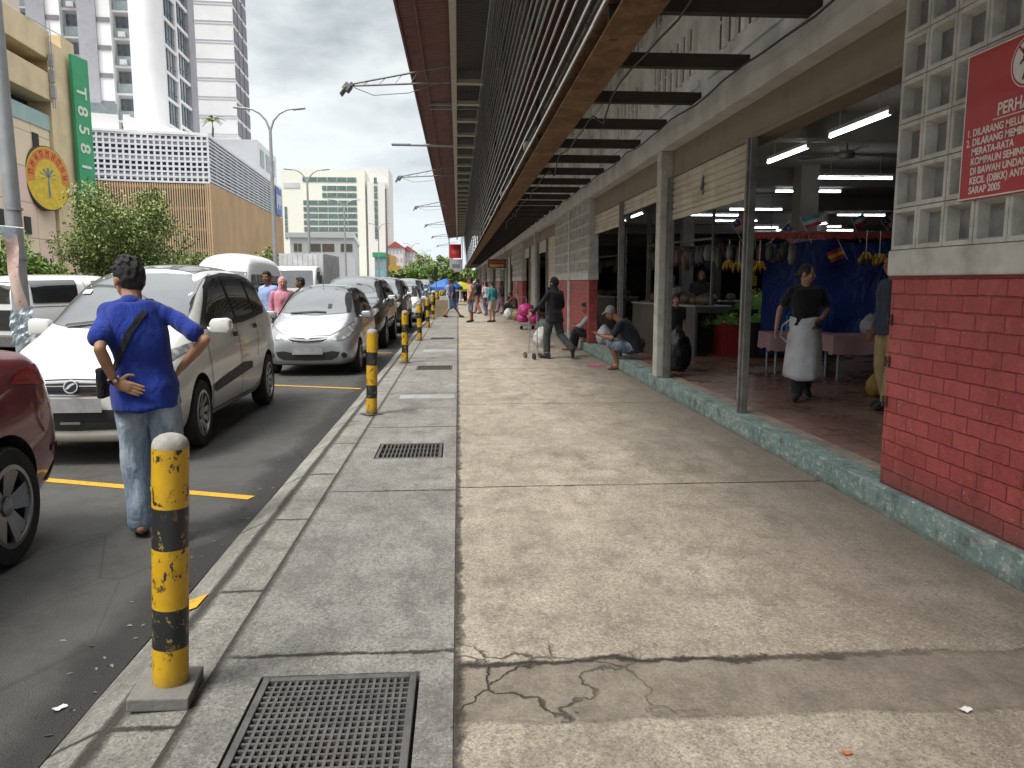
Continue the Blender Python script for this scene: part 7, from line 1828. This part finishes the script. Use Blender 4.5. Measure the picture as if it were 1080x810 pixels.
simple('shop_building', 406, 411, 268, 185, 20, mt('shop_orange', (.55, .30, .07), .7), 'narrow orange shop building beside the pale blue one', None, (1, 2))
ye = simple('billboard', 409, 422, 280, 165, 1, mt('hoarding_yellow', (.55, .36, .05), .6), 'yellow hoarding with a red and white emblem low behind the parked cars', None, (0, 0))
b = MB(); b.box((1.6, -.1, 1.5), (1.8, .1, 1.1)); b.build('emblem', mt('hoard_red', (.5, .1, .06), .6), ye)
RR = mt('red_roof', (.33, .07, .06), .7, vs=.1)
for i, (a, c, t, y, h) in enumerate(((409, 425, 261, 330, 2.6), (423, 437, 265, 345, 2.4), (436, 447, 272, 370, 1.8))): simple('apartment_house', a, c, t, y, 25, mt('flat_white_%d' % i, (.56, .50, .50), .8, vs=.05), ['red roofed white apartment block nearest to the cream office block', 'red roofed white apartment block in the middle of the far row', 'lower red roofed block at the right of the far row'][i], RR, (4, 5), h)
simple('far_building', 505, 540, 287, 240, 20, mt('far_beige', (.4, .38, .34), .8), 'distant beige building closing the end of the walkway', None, (4, 2))
simple('far_building', 440, 476, 290, 300, 20, mt('far_grey', (.42, .42, .42), .8), 'distant grey building behind the far trees', None, (5, 2))

# ------------------------------------------------------------------ trees
LEAF = [mt('leaf_%d' % i, c, .55, vs=1.5, var=.35, spec=.3) for i, c in enumerate(((.12, .18, .045), (.21, .265, .08), (.31, .355, .13), (.065, .115, .03)))]
LEAFY = [mt('leaf_bright_%d' % i, c, .55, vs=1.5, var=.3, spec=.3) for i, c in enumerate(((.12, .21, .035), (.19, .30, .055), (.08, .15, .03), (.23, .34, .08)))]
BARK = mt('tree_bark', (.11, .085, .06), .9, vs=6, var=.3, bump=.6)
def tree(loc, r, h, n, leaf, label, mats=LEAF, seed=0, group=None, name='tree', clumps=26, trunk=.16, low=.25, nl=None):
    random.seed(seed); e = empty(name, loc, 0, label, 'tree', group)
    zc = h * (1 + low) / 2; rz = h * (1 - low) / 2
    cl = []
    for k in range(clumps):
        while True:
            p = Vector((random.uniform(-1, 1), random.uniform(-1, 1), random.uniform(-1, 1)))
            if .35 < p.length < 1: break
        cl.append((Vector((p.x * r * .82, p.y * r * .82, zc + p.z * rz * .85)), random.uniform(.26, .44) * min(r, rz * 1.2)))
    b = MB(); b.path([(0, 0, 0), (.04 * r, 0, h * .2), (-.03 * r, .02 * r, h * .45), (0, 0, h * .75)], [trunk, trunk * .8, trunk * .55, trunk * .2], 8)
    b.build('trunk', BARK, e, smooth='a')
    b = MB()
    for c, q in cl[:9]:
        s0 = Vector((0, 0, h * random.uniform(.2, .5))); b.path([s0, s0.lerp(c, .5) + Vector((0, 0, -.05 * h)), c], [trunk * .4, trunk * .25, trunk * .08], 6)
    b.build('branch', BARK, e, smooth='a')
    b = MB(); per = n // clumps
    for c, q in cl:
        tone = 0 if c.z < zc - rz * .3 else (1 if c.z < zc + rz * .3 else 2)
        for i in range(per):
            d = Vector((random.gauss(0, 1), random.gauss(0, 1), random.gauss(0, 1))).normalized(); p = c + d * q * random.uniform(.45, 1.08) * (1 if d.z > -.2 else .8)
            Mx = Matrix.Rotation(random.uniform(0, 6.3), 3, 'Z') @ Matrix.Rotation(random.gauss(.3, .7), 3, 'X') @ Matrix.Rotation(random.gauss(0, .6), 3, 'Y'); l = leaf * random.uniform(.6, 1.35)
            m_ = min(3, max(0, tone + random.choice((-1, 0, 0, 1)))) if random.random() > .12 else 3
            b.add([p + Mx @ Vector(v) for v in ((0, -.5 * l, 0), (.26 * l, 0, .05 * l), (0, .5 * l, 0), (-.26 * l, 0, .05 * l))], [(0, 1, 2, 3)], m_)
    b.build('crown', mats, e, fixn=False)
    random.seed(seed + 99); return e
def tr(px0, px1, pyt, y, n, leaf, label, mats=LEAF, seed=0, group='street trees on the left', low=.2, **k):
    a, c = at(px0, pyt, y), at(px1, pyt, y); return tree(((a.x + c.x) / 2, y, -.12), (c.x - a.x) / 2 * 1.02, (a.z + .12), n, leaf, label, mats, seed, group, low=low, **k)
tr(56, 192, 192, 33, 26000, .135, 'broad bushy tree in front of the green vertical sign', LEAF, 1, clumps=44, low=.16)
tr(-40, 66, 246, 30, 7000, .17, 'low bright green tree behind the banner pole at the far left', LEAFY, 2, clumps=26)
tr(150, 222, 257, 38, 4500, .16, 'low dark shrub like tree under the tan slatted podium', LEAF, 3, clumps=20)
tr(262, 308, 262, 60, 3000, .22, 'small tree between the minibus and the white shophouse', LEAF, 4, clumps=16)
fg = 'trees far down the street'
for i, (a, c, t, y, m_) in enumerate(((424, 452, 277, 150, LEAFY), (440, 474, 281, 130, LEAFY), (456, 486, 284, 110, LEAFY), (424, 470, 266, 230, LEAF), (450, 482, 270, 220, LEAF), (472, 500, 278, 170, LEAF), (490, 515, 283, 180, LEAFY), (405, 430, 285, 120, LEAF))):
    tr(a, c, t, y, 2600, .5 if y < 160 else .8, ['light green tree left of the far lamp posts', 'bright green tree beneath the far lamp posts', 'bright tree near the black board on a pole', 'tall dark tree rising behind the bright far trees', 'dark rounded tree behind the far lamp posts', 'dark tree beyond the blue canopy', 'pale tree closing the far end of the walkway', 'dark tree behind the parked off-roaders'][i], m_, 20 + i, fg, clumps=18, low=.1)
# feather leaved palm on the podium terrace
pp = at(224, 143, 94); b = MB(); PLm = empty('potted_palm', (pp.x, pp.y, zt + .25), 0, 'small palm growing on the podium terrace corner', 'plant')
b.path([(0, 0, 0), (.1, 0, 1.2), (.05, 0, 2.0)], [.14, .11, .09], 7); b.build('trunk', BARK, PLm)
b = MB()
for k in range(26):
    a = k * 2.4; L_ = random.uniform(1.2, 1.9); up = random.uniform(.2, 1.3); last = Vector((.05, 0, 2.)); dirv = Vector((math.cos(a), math.sin(a), up)).normalized()
    for j in range(6):
        nx_ = last + dirv * L_ / 6; dirv = (dirv + Vector((0, 0, -.24))).normalized(); sd = dirv.cross(Vector((0, 0, 1))).normalized() * .22 * (1 - j / 7)
        b.quad(last - sd, last + sd, nx_ + sd * .8, nx_ - sd * .8, k % 4); last = nx_
b.build('fronds', LEAF, PLm, fixn=False)

# ------------------------------------------------------------------ street lamps, poles
def lamp2(px, pyfork, pytip, y, arm, label):
    p = at(px, pyfork, y); e = empty('street_lamp', (p.x, y, -.10), 0, label, 'street lamp', 'double armed street lamps down the road'); h = p.z + .1
    b = MB(); b.path([(0, 0, 0), (0, 0, h * .5), (0, 0, h)], [.13, .10, .075], 10); b.lathe([(.2, 0), (.2, .5), (.13, .6)], n=10); b.build('pole', M['galv'], e, smooth='a')
    for s_ in (-1, 1):
        b = MB(); b.path([(0, 0, h - .05), (s_ * arm * .12, 0, h + .30 * arm), (s_ * arm * .32, 0, h + .52 * arm), (s_ * arm * .55, 0, h + .64 * arm), (s_ * arm * .8, 0, h + .68 * arm)], [.06, .055, .05, .045, .04], 8); a_ = b.build('arm', M['galv'], e, smooth='a')
        b = MB(); b.box((s_ * arm * .95, 0, h + .68 * arm), (arm * .42, .2, .09), M=Matrix.Rotation(R(-6 * s_), 3, 'Y')); b.build('lamp_head', M['galv'], e, bevel=.03)
for px, pf, y, lb in ((285, 137, 40, 'tall double armed street lamp in front of the tan podium'), (324, 193, 62, 'double armed street lamp before the cream office block, second from the near end'), (363, 221, 86, 'double armed street lamp, third from the near end'), (399, 243, 120, 'double armed street lamp at the right edge of the cream office block'), (434, 262, 165, 'slim distant double armed lamp above the far trees'), (448, 268, 200, 'most distant double armed lamp over the far trees')): lamp2(px, pf, 0, y, 1.5, lb)
PL = empty('lamp_post', (at(21, 300, 11).x, 11, -.10), 0, 'grey steel lamp post with a narrow banner at the far left', 'street lamp')
b = MB(); b.path([(-.0, 0, 0), (-.02, 0, 4), (-.05, 0, 10)], [.115, .095, .06], 14); b.build('pole', M['galv'], PL, smooth='a')
b = MB(); b.lathe([(.26, 0), (.26, .03), (.13, .04), (.12, .5)], n=14); b.build('base_flange', M['galv'], PL)
b = MB()
for z in (1.95, 2.6): b.lathe([(.108, z), (.112, z), (.112, z + .03), (.108, z + .03)], n=14)
b.build('clamp', M['galv'], PL)
bn = NT('banner_print'); x, y, z = bn.xyz()
c = bn.ramp(bn.m('MULTIPLY', bn.m('ADD', z, .9), .55), (.0, (.55, .30, .24)), (.35, (.60, .45, .38)), (.7, (.42, .26, .22)), (.8, (.25, .45, .60)), (.95, (.55, .6, .4)))
c = bn.mix(bn.ramp(bn.noise(9, 5, .7), (.5, 0.), (.62, .8)), c, (.62, .55, .50)); c = bn.mix(bn.ramp(bn.vor(11), (.12, .8), (.2, 0.)), c, (.45, .08, .12)); bn.P(color=c, rough=.5)
BN = empty('pole_banner', at(11, 285, 10.7), R(8), 'narrow colourful printed banner strapped to the lamp post', 'banner')
b = MB(); vs = []
for i in range(13):
    f = i / 12; z = .55 - 1.2 * f; w = .085 * (1 - .25 * f); o_ = .10 * f
    for j in range(5): u = j / 4 - .5; vs.append((u * 2 * w + o_ + .02 * math.sin(f * 9), .03 * math.sin(f * 7 + u * 3), z - .05 * u))
b.add(vs, [(i * 5 + j, i * 5 + j + 1, i * 5 + j + 6, i * 5 + j + 5) for i in range(12) for j in range(4)]); b.build('cloth', bn.mat, BN, smooth=True)
b = MB(); b.tube((-.15, 0, .58), (.2, 0, .55), .008, n=6); b.tube((-.0, .01, -.62), (.22, .0, -.6), .006, n=6); b.build('strap', M['wht'], BN)
fo = mt('silver_foil', (.50, .56, .60), .3, .35, vs=9, var=.2, bump=.8, bs=18)
b = MB(); nn_ = 14; vs = []
for i in range(nn_ + 1):
    for j in range(nn_ + 1):
        u, v = i / nn_ - .5, j / nn_ - .5; q = noise.noise((u * 5, v * 5, 2)) ; vs.append((u * .40 + .06 * q, -.14 + .09 * noise.noise((u * 6, v * 6, 7)) - .25 * u * u, v * .62 + .1 * u + .06 * q))
b.add(vs, [(i * (nn_ + 1) + j, (i + 1) * (nn_ + 1) + j, (i + 1) * (nn_ + 1) + j + 1, i * (nn_ + 1) + j + 1) for i in range(nn_) for j in range(nn_)])
o = b.build('foil_sheet', fo); o.scale = (.75, .75, .75); o.location = at(30, 343, 10.7); tag(o, 'crumpled silver plastic sheet tied round the foot of the lamp post', 'plastic sheet')
pl = empty('tall_pole', (at(408, 262, 100).x, 100, -.1), 0, 'thin tall pole at the right edge of the cream office block', 'pole')
b = MB(); b.path([(0, 0, 0), (0, 0, at(408, 198, 100).z)], [.16, .10], 8); b.build('shaft', M['post'], pl)
sb = empty('street_sign', (at(460, 310, 46).x, 46, 0), 0, 'tall narrow black board on a pole beside the far bollards', 'sign')
b = MB(); b.box((0, 0, at(460, 289, 46).z), (.22, .06, .85)); b.build('board', M['blk'], sb, bevel=.02); b = MB(); b.tube((0, .05, 0), (0, .05, at(460, 289, 46).z + .3), .035, n=8); b.build('pole', M['galv'], sb)
# canopies (street umbrellas) and stall clutter at the far end
def brolly(px, py, y, r, col, label):
    p = at(px, py, y); e = empty('market_umbrella', (p.x, y, 0), 0, label, 'umbrella'); m_ = mt('canopy_%s' % label[:6], col, .6, var=.1)
    b = MB(); b.lathe([(r, p.z - .55), (r * .6, p.z - .22), (.05, p.z)], n=8, cap=False); b.lathe([(r, p.z - .72), (r, p.z - .55)], n=8, cap=False); b.build('canopy', m_, e, fixn=False)
    b = MB(); b.tube((0, 0, 0), (0, 0, p.z), .03, n=8); b.build('pole', M['galv'], e)
brolly(470, 294, 52, 1.15, (.03, .14, .48), 'blue street umbrella over the end of the parked cars')
brolly(486, 297, 60, 1.2, (.50, .48, .04), 'yellow green street umbrella beyond the blue one')
brolly(494, 298, 72, 1.1, (.5, .06, .04), 'red street umbrella farthest along the walkway')
for i, (px, py, w, h, col, lb) in enumerate(((466, 334, .55, .75, (.32, .25, .16), 'brown goods box under the blue umbrella'), (469, 329, .5, .8, (.45, .55, .56), 'pale blue goods box under the blue umbrella'))):
    p = onz(px, py); b = MB(); b.box((0, 0, h / 2), (w, .5, h)); b.box((0, -.251, h * .6), (w * .8, .004, .08)); o = b.build('goods_box', mt('goods_%d' % i, col, .7), bevel=.02); o.location = (p.x, p.y, 0); tag(o, lb, 'box')
# traffic island under the near lamp post
b = MB(); b.bx(-7.0, -5.7, 9.2, 15, -.125, .02); struct('traffic_island', b, M['cem'], bevel=.03)
b = MB(); b.bx(-60, -13.5, 18, 420, -.124, -.06); struct('far_pavement', b, M['cem'])
# ------------------------------------------------------------------ daylight
w = bpy.data.worlds.new('World'); SC.world = w; w.use_nodes = True
nt = w.node_tree; nt.nodes.clear()
def N(t, **k):
    n = nt.nodes.new(t)
    for a, v in k.items(): setattr(n, a, v)
    return n
EL, AZ = R(58), R(232)          # sun high, behind and to the left of the camera
sky = N('ShaderNodeTexSky', sky_type='NISHITA'); sky.sun_disc = False; sky.sun_elevation = EL; sky.sun_rotation = AZ
tc = N('ShaderNodeTexCoord'); sep = N('ShaderNodeSeparateXYZ'); nt.links.new(tc.outputs['Generated'], sep.inputs[0])
def MA(op, a, b=0.):
    n = N('ShaderNodeMath', operation=op)
    for i, v in enumerate((a, b)):
        if isinstance(v, (int, float)): n.inputs[i].default_value = v
        else: nt.links.new(v, n.inputs[i])
    return n.outputs[0]
zc = MA('MAXIMUM', sep.outputs[2], 0.)
cmb = N('ShaderNodeCombineXYZ'); dz = MA('ADD', zc, .22)
nt.links.new(MA('DIVIDE', sep.outputs[0], dz), cmb.inputs[0]); nt.links.new(MA('DIVIDE', sep.outputs[1], dz), cmb.inputs[1])
def NZ(scale, det, off, ro=.55):
    m = N('ShaderNodeMapping'); nt.links.new(cmb.outputs[0], m.inputs[0]); m.inputs['Location'].default_value = off
    n = N('ShaderNodeTexNoise'); nt.links.new(m.outputs[0], n.inputs['Vector']); n.inputs['Scale'].default_value = scale; n.inputs['Detail'].default_value = det; n.inputs['Roughness'].default_value = ro
    return n.outputs[0]
def RP(fac, *st):
    r = N('ShaderNodeValToRGB'); nt.links.new(fac, r.inputs[0]); e = r.color_ramp.elements
    while len(e) < len(st): e.new(.5)
    for i, (p, c) in enumerate(st): e[i].position = p; e[i].color = (*c, 1) if isinstance(c, tuple) else (c, c, c, 1)
    return r.outputs[0]
def MX(f, a, b, mode='MIX'):
    n = N('ShaderNodeMix', data_type='RGBA', blend_type=mode)
    for i, v in ((0, f), (6, a), (7, b)):
        if isinstance(v, (int, float)): n.inputs[i].default_value = v
        elif isinstance(v, tuple): n.inputs[i].default_value = (*v, 1)
        else: nt.links.new(v, n.inputs[i])
    return n.outputs[2]
cl = MX(RP(NZ(.85, 8, (2.3, 1.2, 0)), (.40, 0.), (.56, 1.)), (1.75, 2.15, 2.45), (6.0, 6.3, 6.4))
cl = MX(RP(NZ(2.6, 7, (5, 9, 0)), (.45, 0.), (.75, .6)), cl, (3.1, 3.5, 3.75))
cl = MX(RP(zc, (.02, 1.), (.26, 0.)), cl, (5.3, 5.8, 6.1))                       # bright haze low over the road
cl = MX(RP(zc, (.42, 0.), (.85, 1.)), cl, (16.5, 16.8, 17.0))                   # overcast zenith is brighter
cov = RP(NZ(.7, 6, (7, 3, 0)), (.22, .86), (.40, 1.))
col = MX(cov, sky.outputs[0], cl)
bg = N('ShaderNodeBackground'); nt.links.new(col, bg.inputs[0]); bg.inputs[1].default_value = .165
out = N('ShaderNodeOutputWorld'); nt.links.new(bg.outputs[0], out.inputs[0])
sl = bpy.data.lights.new('sun', 'SUN'); sl.energy = 3.4; sl.angle = R(18); sl.color = (1., .95, .88)
so = bpy.data.objects.new('sun', sl); COL.objects.link(so)
d = Vector((math.sin(AZ) * math.cos(EL), math.cos(AZ) * math.cos(EL), math.sin(EL)))
so.rotation_euler = d.to_track_quat('Z', 'Y').to_euler()
# ------------------------------------------------------------------ camera
cam = bpy.data.cameras.new('camera'); co = bpy.data.objects.new('camera', cam); COL.objects.link(co)
cam.sensor_fit = 'HORIZONTAL'; cam.sensor_width = 36; cam.lens = 36 * F / 1080; cam.clip_start = .05; cam.clip_end = 4000
co.location = (0, 0, HC); co.rotation_euler = (PI / 2 - PIT, 0, -YAW)
SC.camera = co
SC.view_settings.view_transform = 'Standard'; SC.view_settings.look = 'None'; SC.view_settings.exposure = 0; SC.view_settings.gamma = 1
SC.render.engine = 'CYCLES'
SC.cycles.max_bounces = 6; SC.cycles.diffuse_bounces = 4; SC.cycles.glossy_bounces = 3; SC.cycles.transmission_bounces = 4
SC.cycles.use_denoising = True; SC.cycles.caustics_reflective = False; SC.cycles.caustics_refractive = False
